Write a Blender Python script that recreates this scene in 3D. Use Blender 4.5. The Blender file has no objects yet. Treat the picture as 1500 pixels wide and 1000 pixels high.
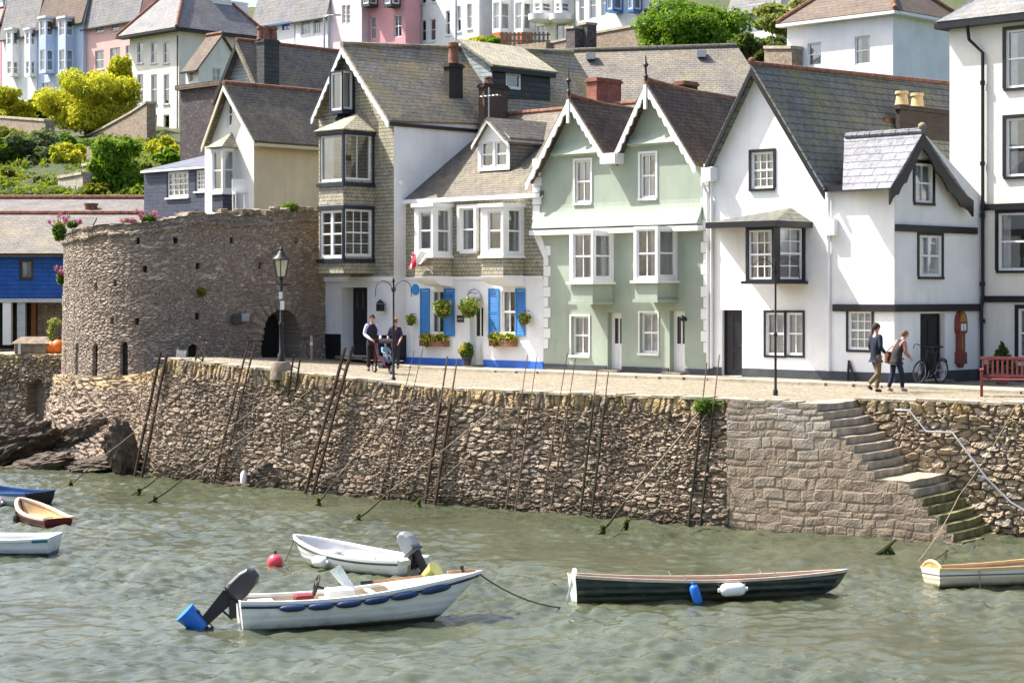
import bpy, bmesh, math, random
import numpy as np
from mathutils import Vector, Matrix
from mathutils.geometry import tessellate_polygon
random.seed(7); RNG = np.random.RandomState(7)
SC = bpy.context.scene; COL = SC.collection
F, CX, HY, EYE, QZ = 2850.0, 750.0, 430.0, 5.4, 2.9     # focal length in photo pixels, principal column, horizon row, eye and quay heights
PI = math.pi
def V(*a): return Vector(a)
def P(px, py, Y): return V((px-CX)*Y/F, Y, EYE+(HY-py)*Y/F)
def G(px, py, z=QZ): return P(px, py, F*(EYE-z)/(py-HY))
def lerp(a, b, t): return a+(b-a)*t

class MB:
    def __init__(s): s.v = []; s.f = []; s.m = []; s.cur = 0
    def poly(s, pts):
        i = len(s.v); s.v += [tuple(p) for p in pts]; s.f.append(tuple(range(i, i+len(pts)))); s.m.append(s.cur); return s
    def box(s, x0, x1, y0, y1, z0, z1, M=None):
        c = [V(x, y, z) for z in (z0, z1) for y in (y0, y1) for x in (x0, x1)]
        if M is not None: c = [M @ p for p in c]
        i = len(s.v); s.v += [tuple(p) for p in c]
        for q in ((0,2,3,1),(4,5,7,6),(0,1,5,4),(2,6,7,3),(0,4,6,2),(1,3,7,5)):
            s.f.append(tuple(i+k for k in q)); s.m.append(s.cur)
        return s
    def prism(s, pts, vec):
        n = len(pts); vec = Vector(vec); i = len(s.v)
        s.v += [tuple(p) for p in pts]+[tuple(Vector(p)+vec) for p in pts]
        s.f.append(tuple(range(i, i+n))); s.f.append(tuple(range(i+2*n-1, i+n-1, -1))); s.m += [s.cur]*2
        for k in range(n):
            j = (k+1) % n; s.f.append((i+k, i+j, i+n+j, i+n+k)); s.m.append(s.cur)
        return s
    def tube(s, pts, r, seg=8, cap=True):
        pts = [Vector(p) for p in pts]; n = len(pts)
        rr = [r]*n if not hasattr(r, '__len__') else r
        i = len(s.v); up = None
        for k in range(n):
            t = (pts[min(k+1, n-1)]-pts[max(k-1, 0)])
            t = t.normalized() if t.length > 1e-9 else V(0,0,1)
            if up is None: up = V(0,0,1) if abs(t.z) < .9 else V(1,0,0)
            a = t.cross(up); a = a.normalized() if a.length > 1e-6 else t.orthogonal().normalized()
            b = a.cross(t).normalized(); up = b
            for q in range(seg):
                an = 2*PI*q/seg; s.v.append(tuple(pts[k]+(a*math.cos(an)+b*math.sin(an))*rr[k]))
        for k in range(n-1):
            for q in range(seg):
                q2 = (q+1) % seg; s.f.append((i+k*seg+q, i+k*seg+q2, i+(k+1)*seg+q2, i+(k+1)*seg+q)); s.m.append(s.cur)
        if cap:
            s.f.append(tuple(i+q for q in reversed(range(seg)))); s.f.append(tuple(i+(n-1)*seg+q for q in range(seg))); s.m += [s.cur]*2
        return s
    def lathe(s, prof, c=(0,0,0), seg=16, M=None, sx=1, sy=1):
        i = len(s.v); c = Vector(c)
        for r, z in prof:
            for q in range(seg):
                p = V(r*sx*math.cos(2*PI*q/seg), r*sy*math.sin(2*PI*q/seg), z)
                if M is not None: p = M @ p
                s.v.append(tuple(p+c))
        n = len(prof)
        for k in range(n-1):
            for q in range(seg):
                q2 = (q+1) % seg; s.f.append((i+k*seg+q, i+k*seg+q2, i+(k+1)*seg+q2, i+(k+1)*seg+q)); s.m.append(s.cur)
        s.f.append(tuple(i+q for q in reversed(range(seg)))); s.f.append(tuple(i+(n-1)*seg+q for q in range(seg))); s.m += [s.cur]*2
        return s
    def ball(s, c, r, seg=14, rings=9, sc=(1,1,1), M=None):
        pr = [(max(1e-4, math.sin(PI*k/rings))*r, -math.cos(PI*k/rings)*r*sc[2]) for k in range(rings+1)]
        return s.lathe(pr, c, seg, M, sc[0], sc[1])
    def build(s, name, mat, parent=None, smooth=False, loc=None, bevel=0):
        me = bpy.data.meshes.new(name); me.from_pydata(s.v, [], s.f)
        mats = mat if isinstance(mat, (list, tuple)) else [mat]
        for m in mats: me.materials.append(m)
        if len(mats) > 1: me.polygons.foreach_set('material_index', s.m)
        uv = me.uv_layers.new(name='UVMap').data
        vs = [Vector(v) for v in s.v]
        for p in me.polygons:
            n = p.normal
            if abs(n.z) > .985: t, b = V(1,0,0), V(0,1,0)
            else:
                t = V(-n.y, n.x, 0).normalized(); b = n.cross(t)
            for li, vi in zip(p.loop_indices, p.vertices):
                w = vs[vi]; uv[li].uv = (w.dot(t), w.dot(b))
        if smooth: me.polygons.foreach_set('use_smooth', [True]*len(me.polygons))
        o = bpy.data.objects.new(name, me); COL.objects.link(o)
        if parent is not None: o.parent = parent
        if loc is not None: o.location = loc
        if smooth and smooth != 2:
            try: me.set_sharp_from_angle(angle=math.radians(42))
            except Exception: pass
        if bevel:
            bv = o.modifiers.new('soft', 'BEVEL'); bv.width = bevel; bv.segments = 2; bv.limit_method = 'ANGLE'
        return o

def tag(o, label, cat, group=None, kind=None):
    if label: o['label'] = label
    if cat: o['category'] = cat
    if group: o['group'] = group
    if kind: o['kind'] = kind
    return o
def thing(name, label, cat, loc=(0,0,0), rotz=0, group=None):
    o = bpy.data.objects.new(name, None); COL.objects.link(o); o.empty_display_size = .3
    o.location = loc; o.rotation_euler = (0,0,rotz)
    return tag(o, label, cat, group)
def struct(o): o['kind'] = 'structure'; return o

# ---------------------------------------------------------------- materials
def newmat(name):
    m = bpy.data.materials.new(name); m.use_nodes = True; nt = m.node_tree
    return m, nt, nt.nodes['Principled BSDF'], nt.nodes.new, nt.links.new
def setin(n, **k):
    for a, b in k.items():
        a = a.replace('_', ' ')
        if a in n.inputs: n.inputs[a].default_value = b
def c4(c): return (c[0], c[1], c[2], 1)
def ramp(N, cols):
    r = N('ShaderNodeValToRGB'); e = r.color_ramp.elements
    while len(e) < len(cols): e.new(.5)
    for k, (p, c) in enumerate(cols): e[k].position = p; e[k].color = c4(c) if len(c) == 3 else c
    return r
def mixc(N, L, fac, a, b, mode='MIX'):
    x = N('ShaderNodeMix'); x.data_type = 'RGBA'; x.blend_type = mode
    for k, q in ((0, fac), (6, a), (7, b)):
        if hasattr(q, 'is_linked'): L(q, x.inputs[k])
        else: x.inputs[k].default_value = q if k == 0 else c4(q)
    return x.outputs[2]
def noise(N, L, co, scale, detail=3, rough=.55, mp=None):
    t = N('ShaderNodeTexNoise'); setin(t, Scale=scale, Detail=detail, Roughness=rough)
    if mp is not None:
        m = N('ShaderNodeMapping'); m.inputs['Scale'].default_value = mp; L(co, m.inputs[0]); co = m.outputs[0]
    L(co, t.inputs['Vector']); return t.outputs[0]
def maprange(N, L, v, a, b, c=0, d=1):
    m = N('ShaderNodeMapRange'); L(v, m.inputs[0]); m.inputs[1].default_value = a; m.inputs[2].default_value = b; m.inputs[3].default_value = c; m.inputs[4].default_value = d
    return m.outputs[0]
def math_(N, L, op, a, b=None):
    m = N('ShaderNodeMath'); m.operation = op
    for k, q in ((0, a), (1, b)):
        if q is None: continue
        if hasattr(q, 'is_linked'): L(q, m.inputs[k])
        else: m.inputs[k].default_value = q
    return m.outputs[0]
def bump(N, L, bs, h, strength=.3, dist=.02):
    b = N('ShaderNodeBump'); setin(b, Strength=strength, Distance=dist); L(h, b.inputs['Height']); L(b.outputs[0], bs.inputs['Normal'])

def paint(name, col, rough=.7, var=.08, scale=1.5, streak=0, stain=(.25,.22,.16), bmp=.15, bscale=25, metal=0, spec=.35, coat=0):
    m, nt, bs, N, L = newmat(name)
    tc = N('ShaderNodeTexCoord').outputs['Object']
    n1 = noise(N, L, tc, scale, 5, .6)
    lo = tuple(max(0, x*(1-var*1.4)) for x in col); hi = tuple(min(.92, x*(1+var)) for x in col)
    c = mixc(N, L, maprange(N, L, n1, .3, .7), lo, hi)
    if streak:
        n2 = noise(N, L, tc, 1, 4, .65, (3.2, 3.2, .35))
        n3 = noise(N, L, tc, .7, 3, .6)
        f = math_(N, L, 'MULTIPLY', maprange(N, L, n2, .5, .8), maprange(N, L, n3, .35, .7))
        c = mixc(N, L, math_(N, L, 'MULTIPLY', f, streak), c, stain)
    L(c, bs.inputs['Base Color'])
    setin(bs, Roughness=rough, Metallic=metal, Coat_Weight=coat)
    bs.inputs['Specular IOR Level'].default_value = spec
    if bmp: bump(N, L, bs, noise(N, L, tc, bscale, 4, .6), bmp, .02)
    return m

def slate(name, c1, c2, moss=None, mossamt=.5, w=.28, h=.17, gap=.012, joint=(.03,.03,.03), bmp=.9, rough=.75, lap=.7):
    m, nt, bs, N, L = newmat(name)
    uv = N('ShaderNodeUVMap').outputs[0]
    tc = N('ShaderNodeTexCoord').outputs['Object']
    wob = noise(N, L, uv, 3, 2)
    add = N('ShaderNodeVectorMath'); add.operation = 'ADD'; sc = N('ShaderNodeVectorMath'); sc.operation = 'SCALE'; sc.inputs[3].default_value = .03
    comb = N('ShaderNodeCombineXYZ'); L(wob, comb.inputs[0]); L(wob, comb.inputs[1]); L(comb.outputs[0], sc.inputs[0]); L(uv, add.inputs[0]); L(sc.outputs[0], add.inputs[1])
    b = N('ShaderNodeTexBrick'); b.offset = .5; b.squash = 1
    setin(b, Scale=1, Mortar_Size=gap, Brick_Width=w, Row_Height=h, Mortar_Smooth=.3, Bias=-.1)
    b.inputs['Color1'].default_value = c4(c1); b.inputs['Color2'].default_value = c4(c2); b.inputs['Mortar'].default_value = c4(joint)
    L(add.outputs[0], b.inputs['Vector'])
    n1 = noise(N, L, tc, 1.1, 6, .65)
    c = mixc(N, L, maprange(N, L, n1, .35, .65, 0, .75), b.outputs[0], tuple(x*.42 for x in c1))
    c = mixc(N, L, maprange(N, L, noise(N, L, tc, 3.7, 5, .7), .45, .7, 0, .5), c, tuple(min(.7, x*1.5) for x in c1))
    n4 = noise(N, L, tc, 14, 3, .6)
    c = mixc(N, L, maprange(N, L, n4, .45, .75, 0, .55), c, tuple(min(.7, x*1.9) for x in c2))
    if moss:
        n2 = noise(N, L, tc, .8, 6, .7); n3 = noise(N, L, tc, 6, 3, .6)
        f = math_(N, L, 'MULTIPLY', maprange(N, L, n2, .42, .68), maprange(N, L, n3, .35, .6))
        c = mixc(N, L, math_(N, L, 'MULTIPLY', f, mossamt), c, moss)
    sx = N('ShaderNodeSeparateXYZ'); L(add.outputs[0], sx.inputs[0])
    fr = math_(N, L, 'FRACT', math_(N, L, 'DIVIDE', sx.outputs[1], h))
    c = mixc(N, L, maprange(N, L, fr, .16, .03, 0, lap), c, joint)      # dark gap under each lapped course
    L(c, bs.inputs['Base Color']); setin(bs, Roughness=rough); bs.inputs['Specular IOR Level'].default_value = .3
    hgt = math_(N, L, 'SUBTRACT', math_(N, L, 'MULTIPLY', fr, -.6), math_(N, L, 'MULTIPLY', b.outputs[1], .5))
    hgt = math_(N, L, 'ADD', hgt, math_(N, L, 'MULTIPLY', n4, .5))
    bump(N, L, bs, hgt, bmp, .03)
    return m

def stonemat(name, cols, scale=(2.2, 4.5), joint=(.12,.1,.08), jw=.06, bmp=.8, lichen=None):
    m, nt, bs, N, L = newmat(name)
    uv = N('ShaderNodeUVMap').outputs[0]
    mp = N('ShaderNodeMapping'); mp.inputs['Scale'].default_value = (scale[0], scale[1], 1); L(uv, mp.inputs[0])
    v = N('ShaderNodeTexVoronoi'); v.voronoi_dimensions = '2D'; setin(v, Scale=1); L(mp.outputs[0], v.inputs['Vector'])
    e = N('ShaderNodeTexVoronoi'); e.voronoi_dimensions = '2D'; e.feature = 'DISTANCE_TO_EDGE'; setin(e, Scale=1); L(mp.outputs[0], e.inputs['Vector'])
    sx = N('ShaderNodeSeparateColor'); L(v.outputs['Color'], sx.inputs[0])
    r = ramp(N, [(k/(len(cols)-1), c) for k, c in enumerate(cols)]); L(sx.outputs[0], r.inputs[0])
    n = noise(N, L, uv, 9, 5, .7)
    c = mixc(N, L, maprange(N, L, n, .35, .7, 0, .5), r.outputs[0], tuple(x*.5 for x in cols[0]))
    ef = maprange(N, L, e.outputs['Distance'], 0, jw)
    c = mixc(N, L, ef, joint, c)
    if lichen: c = mixc(N, L, maprange(N, L, noise(N, L, uv, 1.3, 5, .7), .55, .75, 0, .7), c, lichen)
    L(c, bs.inputs['Base Color']); setin(bs, Roughness=.9); bs.inputs['Specular IOR Level'].default_value = .2
    bump(N, L, bs, math_(N, L, 'ADD', ef, math_(N, L, 'MULTIPLY', n, .6)), bmp, .05)
    return m

def rubblemat(name, cols, joint, top=None, foot=None, topv=.8, footv=.16, topamt=.85, dark=None):
    m, nt, bs, N, L = newmat(name)
    at = N('ShaderNodeAttribute'); at.attribute_name = 'Stone'
    sx = N('ShaderNodeSeparateColor'); L(at.outputs['Color'], sx.inputs[0])
    tc = N('ShaderNodeTexCoord').outputs['Object']
    r = ramp(N, [(k/(len(cols)-1), c) for k, c in enumerate(cols)]); L(sx.outputs[0], r.inputs[0])
    n = noise(N, L, tc, 12, 5, .7)
    c = mixc(N, L, maprange(N, L, n, .35, .75, 0, .55), r.outputs[0], tuple(x*.4 for x in cols[0]))
    n5 = noise(N, L, tc, 30, 3, .6)
    c = mixc(N, L, maprange(N, L, n5, .55, .8, 0, .5), c, tuple(min(.7, x*1.7) for x in cols[-1]))
    n2 = noise(N, L, tc, .55, 5, .6)
    if dark: c = mixc(N, L, maprange(N, L, n2, .48, .66, 0, .75), c, dark)
    if top:
        f = math_(N, L, 'MULTIPLY', maprange(N, L, sx.outputs[2], topv, 1), maprange(N, L, noise(N, L, tc, 1.2, 5, .7), .4, .6))
        c = mixc(N, L, math_(N, L, 'MULTIPLY', f, topamt), c, top)
    if foot:
        vv = math_(N, L, 'ADD', sx.outputs[2], math_(N, L, 'MULTIPLY', math_(N, L, 'SUBTRACT', noise(N, L, tc, 1.7, 4, .6), .5), -.3))
        c = mixc(N, L, maprange(N, L, vv, footv, footv*.35, 0, .92), c, foot)
    c = mixc(N, L, sx.outputs[1], joint, c)
    L(c, bs.inputs['Base Color']); setin(bs, Roughness=.9); bs.inputs['Specular IOR Level'].default_value = .25
    bump(N, L, bs, n, .6, .03)
    return m

def glassmat(name, tint=(.75,.8,.82), refl=.22):
    m, nt, bs, N, L = newmat(name); nt.nodes.remove(bs)
    tr = N('ShaderNodeBsdfTransparent'); tr.inputs[0].default_value = c4(tint)
    gl = N('ShaderNodeBsdfGlossy'); gl.inputs['Roughness'].default_value = .03
    gl.inputs['Color'].default_value = (.95,.97,1,1)
    tc = N('ShaderNodeTexCoord').outputs['Object']
    b = N('ShaderNodeBump'); setin(b, Strength=.12, Distance=.05); L(noise(N, L, tc, 1.3, 2), b.inputs['Height']); L(b.outputs[0], gl.inputs['Normal'])
    fr = N('ShaderNodeFresnel'); fr.inputs[0].default_value = 1.5
    f = math_(N, L, 'ADD', fr.outputs[0], refl)
    mx = N('ShaderNodeMixShader'); L(f, mx.inputs[0]); L(tr.outputs[0], mx.inputs[1]); L(gl.outputs[0], mx.inputs[2])
    L(mx.outputs[0], nt.nodes['Material Output'].inputs[0])
    return m

def leafmat(name, cols, trans=.45):
    m, nt, bs, N, L = newmat(name)
    at = N('ShaderNodeAttribute'); at.attribute_name = 'Leaf'
    sx = N('ShaderNodeSeparateColor'); L(at.outputs['Color'], sx.inputs[0])
    r = ramp(N, [(k/(len(cols)-1), c) for k, c in enumerate(cols)]); L(sx.outputs[0], r.inputs[0])
    L(r.outputs[0], bs.inputs['Base Color']); setin(bs, Roughness=.55)
    bs.inputs['Specular IOR Level'].default_value = .3
    tl = N('ShaderNodeBsdfTranslucent'); L(mixc(N, L, .4, r.outputs[0], (.35,.45,.02)), tl.inputs[0])
    mx = N('ShaderNodeMixShader'); mx.inputs[0].default_value = trans; L(bs.outputs[0], mx.inputs[1]); L(tl.outputs[0], mx.inputs[2])
    L(mx.outputs[0], nt.nodes['Material Output'].inputs[0])
    return m

# ---------------------------------------------------------------- frames, faces, windows
class Fr:
    """a building's own axes: x along its front (to the right), y into the building, z up"""
    def __init__(s, O, ang=-45):
        s.O = Vector(O); s.a = math.radians(ang); c, n = math.cos(s.a), math.sin(s.a)
        s.d = V(c, n, 0); s.b = V(-n, c, 0)
    def loc(s, w): q = Vector(w)-s.O; return V(q.dot(s.d), q.dot(s.b), q.z)
    def world(s, l): return s.O+s.d*l[0]+s.b*l[1]+V(0,0,l[2])
    def _ray(s, px, py):
        o = s.loc((0,0,EYE)); r = V((px-CX)/F, 1, (HY-py)/F); return o, V(r.dot(s.d), r.dot(s.b), r.z)
    def front(s, px, py, y=0):
        o, r = s._ray(px, py); p = o+r*((y-o.y)/r.y); return p.x, p.z
    def side(s, px, py, x=0):
        o, r = s._ray(px, py); p = o+r*((x-o.x)/r.x); return p.y, p.z

class House:
    def __init__(s, name, label, cat, O, ang=-45):
        s.fr = Fr(O, ang); s.root = thing(name, label, cat, O, math.radians(ang))
    def face(s, kind, c=0): return Face(s, kind, c)
    def corner(s, pxM, pxR, pyM=400):
        """bay whose right wall edge is at column pxR on the front wall and whose front right corner shows at pxM: (x1, projection)"""
        x1 = s.fr.front(pxR, pyM)[0]; return x1, -s.fr.side(pxM, pyM, x1)[0]

class Face:
    def __init__(s, h, kind, c): s.h, s.k, s.c, s.holes = h, kind, c, []
    def pt(s, a, z, t=0):
        if s.k == 'f': return V(a, s.c-t, z)
        return V(s.c+t, a, z) if s.k == 'r' else V(s.c-t, a, z)
    def at(s, px, py): return s.h.fr.front(px, py, s.c) if s.k == 'f' else s.h.fr.side(px, py, s.c)
    def rect(s, x0, y0, x1, y1):
        mx, my = (x0+x1)/2, (y0+y1)/2
        return s.at(x0, my)[0], s.at(x1, my)[0], s.at(mx, y1)[1], s.at(mx, y0)[1]
    def bx(s, mb, a0, a1, z0, z1, t0, t1):
        p, q = s.pt(a0, z0, t0), s.pt(a1, z1, t1)
        mb.box(min(p.x,q.x), max(p.x,q.x), min(p.y,q.y), max(p.y,q.y), z0, z1); return mb
    def strip(s, name, mat, a0, a1, z0, z1, t0, t1, parent=None, bevel=0):
        return s.bx(MB(), a0, a1, z0, z1, t0, t1).build(name, mat, parent or s.h.root, bevel=bevel)
    def pxstrip(s, name, mat, x0, y0, x1, y1, t0, t1, parent=None):
        r = s.rect(x0, y0, x1, y1); return s.strip(name, mat, *r, t0, t1, parent)
    def wall(s, mb, outline, depth=.14, holes=None):
        hs = s.holes if holes is None else holes
        loops = [[V(a, z, 0) for a, z in outline]]+[[V(h[0],h[2],0),V(h[1],h[2],0),V(h[1],h[3],0),V(h[0],h[3],0)] for h in hs]
        flat = [p for l in loops for p in l]
        for t in tessellate_polygon(loops): mb.poly([s.pt(flat[i].x, flat[i].y) for i in t])
        for a0, a1, z0, z1 in hs:
            c = [(a0,z0),(a1,z0),(a1,z1),(a0,z1)]
            for k in range(4):
                (a,z),(b,w) = c[k], c[(k+1)%4]
                mb.poly([s.pt(a,z), s.pt(b,w), s.pt(b,w,-depth), s.pt(a,z,-depth)])
        return mb
    def win(s, x0, y0, x1, y1, **k): return s.window(*s.rect(x0, y0, x1, y1), **k)
    def window(s, a0, a1, z0, z1, mat=None, fw=.06, cols=2, rows=1, sash=True, depth=.09, curtain='net', sill=None, sur=None, surw=.08, name='window', bar=.028, surt=.03, open_=0, label=None, mull=0, lod=0):
        mat = mat or M['white_paint']; curtain = random.choice(('net','net','drapes','blind','right')) if curtain == 'net' else curtain; s.holes.append((a0, a1, z0, z1)); d = depth
        if a1-a0 < .3: fw = min(fw, (a1-a0)*.14)
        mb = MB(); t0, t1 = -d-.02, -d+.05
        s.bx(mb, a0, a0+fw, z0, z1, t0, t1); s.bx(mb, a1-fw, a1, z0, z1, t0, t1)
        s.bx(mb, a0+fw, a1-fw, z0, z0+fw*1.2, t0, t1); s.bx(mb, a0+fw, a1-fw, z1-fw, z1, t0, t1)
        i0, i1, j0, j1 = a0+fw, a1-fw, z0+fw*1.2, z1-fw
        zm = (j0+j1)/2
        if sash: s.bx(mb, i0, i1, zm-.028, zm+.028, t0+.004, t1-.008)
        for m_ in range(mull):
            a = lerp(i0, i1, (m_+1)/(mull+1)); s.bx(mb, a-fw*.7, a+fw*.7, j0, j1, t0+.002, t1-.002)
        for c in range(1, cols):
            a = lerp(i0, i1, c/cols); s.bx(mb, a-bar/2, a+bar/2, j0, j1, t0+.01, t1-.018)
        segs = [(j0, zm-.028), (zm+.028, j1)] if sash else [(j0, j1)]
        for q0, q1 in segs:
            for r in range(1, rows):
                z = lerp(q0, q1, r/rows); s.bx(mb, i0, i1, z-bar/2, z+bar/2, t0+.012, t1-.022)
        w = mb.build(name, mat, s.h.root)
        if label: w['label'] = label
        MB().poly([s.pt(i0,j0,t0+.02), s.pt(i1,j0,t0+.02), s.pt(i1,j1,t0+.02), s.pt(i0,j1,t0+.02)]).build('pane', M['glass'], w)
        if curtain:
            cm = MB(); W = i1-i0; n = max(6, int(W/.045))
            spans = {'net': [(0,1)], 'drapes': [(0,.26),(.74,1)], 'left': [(0,.45)], 'right': [(.6,1)], 'blind': [(0,1)]}[curtain]
            for p0, p1 in spans:
                k = max(3, int(n*(p1-p0))); pr = None
                zb = j0+.02 if curtain != 'blind' else lerp(j0, j1, .45)
                for q in range(k+1):
                    a = lerp(i0+W*p0, i0+W*p1, q/k); t = t0-.05+(.022*math.sin(q*2.1+a*3) if curtain != 'blind' else 0)
                    cur = (s.pt(a, zb, t), s.pt(a, j1, t))
                    if pr: cm.poly([pr[0], cur[0], cur[1], pr[1]])
                    pr = cur
            cm.build('blind' if curtain == 'blind' else 'curtain', M['curtain'], w)
        if sill:
            s.strip('sill', sill, a0-.06, a1+.06, z0-.075, z0-.002, -.05, .07, w)
        if sur:
            m2 = MB(); u = surw
            s.bx(m2, a0-u, a0-.001, z0-(0 if sill else u), z1+u, .002, surt); s.bx(m2, a1+.001, a1+u, z0-(0 if sill else u), z1+u, .002, surt)
            s.bx(m2, a0, a1, z1+.001, z1+u, .002, surt)
            if not sill: s.bx(m2, a0, a1, z0-u, z0-.001, .002, surt)
            m2.build('surround', sur, w)
        return w
    def door(s, x0, y0, x1, y1, z0=0, mat=None, depth=.14, panels='glazed', frame=None, name='door'):
        a0, a1, _, z1 = s.rect(x0, y0, x1, y1); s.holes.append((a0, a1, z0, z1)); d = depth
        mb = MB(); s.bx(mb, a0+.05, a1-.05, z0+.02, z1-.05, -d-.05, -d)
        W = a1-a0; H = z1-z0
        def pan(u0, u1, v0, v1): s.bx(mb, a0+W*u0, a0+W*u1, z0+H*v0, z0+H*v1, -d, -d+.014)
        for u0, u1 in ((.16,.46),(.54,.84)):
            pan(u0, u1, .08, .34)
            if panels != 'glazed': pan(u0, u1, .42, .9)
        o = mb.build(name, mat, s.h.root)
        if panels == 'glazed':
            g = MB()
            for u0, u1 in ((.2,.45),(.55,.8)): g.poly([s.pt(a0+W*u0, z0+H*.46, -d+.004), s.pt(a0+W*u1, z0+H*.46, -d+.004), s.pt(a0+W*u1, z0+H*.9, -d+.004), s.pt(a0+W*u0, z0+H*.9, -d+.004)])
            g.build('glazing', M['dark_glass'], o)
        k = MB(); k.ball(s.pt(a0+W*.87, z0+H*.45, -d+.035), .035, 8, 6); k.build('knob', M['iron'], o, True)
        f = MB(); s.bx(f, a0, a0+.05, z0, z1, -d-.06, -d+.03); s.bx(f, a1-.05, a1, z0, z1, -d-.06, -d+.03); s.bx(f, a0+.05, a1-.05, z1-.05, z1, -d-.06, -d+.03)
        f.build('door_frame', frame or mat, o)
        return o

def bay(h, pxL, pxM, pxR, pyT, pyB, mat, name='bay', shelf=None):
    """square oriel on the front wall; returns faces whose windows are added before finish()"""
    x1, p = h.corner(pxM, pxR, (pyT+pyB)/2); x0 = h.fr.front(pxL, (pyT+pyB)/2, -p)[0]
    zt, zb = h.fr.front(pxM, pyT, -p)[1], h.fr.front(pxM, pyB, -p)[1]
    f, r, l = h.face('f', -p), h.face('r', x1), h.face('l', x0)
    def finish():
        mb = MB(); f.wall(mb, [(x0,zb),(x1,zb),(x1,zt),(x0,zt)], .1); r.wall(mb, [(-p,zb),(0,zb),(0,zt),(-p,zt)], .1); l.wall(mb, [(-p,zb),(0,zb),(0,zt),(-p,zt)], .1)
        mb.poly([(x0,-p,zb),(x1,-p,zb),(x1,0,zb),(x0,0,zb)]); mb.poly([(x0,-p,zt),(x1,-p,zt),(x1,0,zt),(x0,0,zt)])
        mb.poly([(x0+.01,-.004,zb),(x1-.01,-.004,zb),(x1-.01,-.004,zt),(x0+.01,-.004,zt)])
        return mb.build(name, mat, h.root)
    return x0, x1, p, zb, zt, f, r, finish
def ring(h, name, mat, x0, x1, p, z0, z1, out, parent=None):
    """moulding round three sides of a bay"""
    mb = MB(); mb.box(x0-out, x1+out, -p-out, -p-.002, z0, z1); mb.box(x1+.002, x1+out, -p, -.002, z0, z1); mb.box(x0-out, x0-.002, -p, -.002, z0, z1)
    return mb.build(name, mat, parent or h.root)

def slab(mb, pts, th=.07):
    pts = [Vector(p) for p in pts]; n = (pts[1]-pts[0]).cross(pts[2]-pts[0]).normalized()
    if n.z > 0: n = -n
    return mb.prism(pts, n*th)
def barge(h, name, mat, p0, p1, y, w=.22, th=.05, scallop=0, parent=None):
    """bargeboard in the plane y from (x,z) p0 (eave) to p1 (apex)"""
    a, b = V(p0[0], y, p0[1]), V(p1[0], y, p1[1]); L = (b-a).length
    down = V(0,0,-1); n = scallop or 1; pts = []
    for k in range(n*6+1):
        t = k/(n*6); q = w if not scallop else w*(.68+.32*abs(math.sin(PI*t*n)))
        pts.append(a.lerp(b, t)+down*q)
    top = [b, a]
    mb = MB()
    for k in range(len(pts)-1):
        t0, t1 = k/(len(pts)-1), (k+1)/(len(pts)-1)
        mb.prism([a.lerp(b, t0), a.lerp(b, t1), pts[k+1], pts[k]], (0, -th, 0))
    return mb.build(name, mat, parent or h.root)

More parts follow.
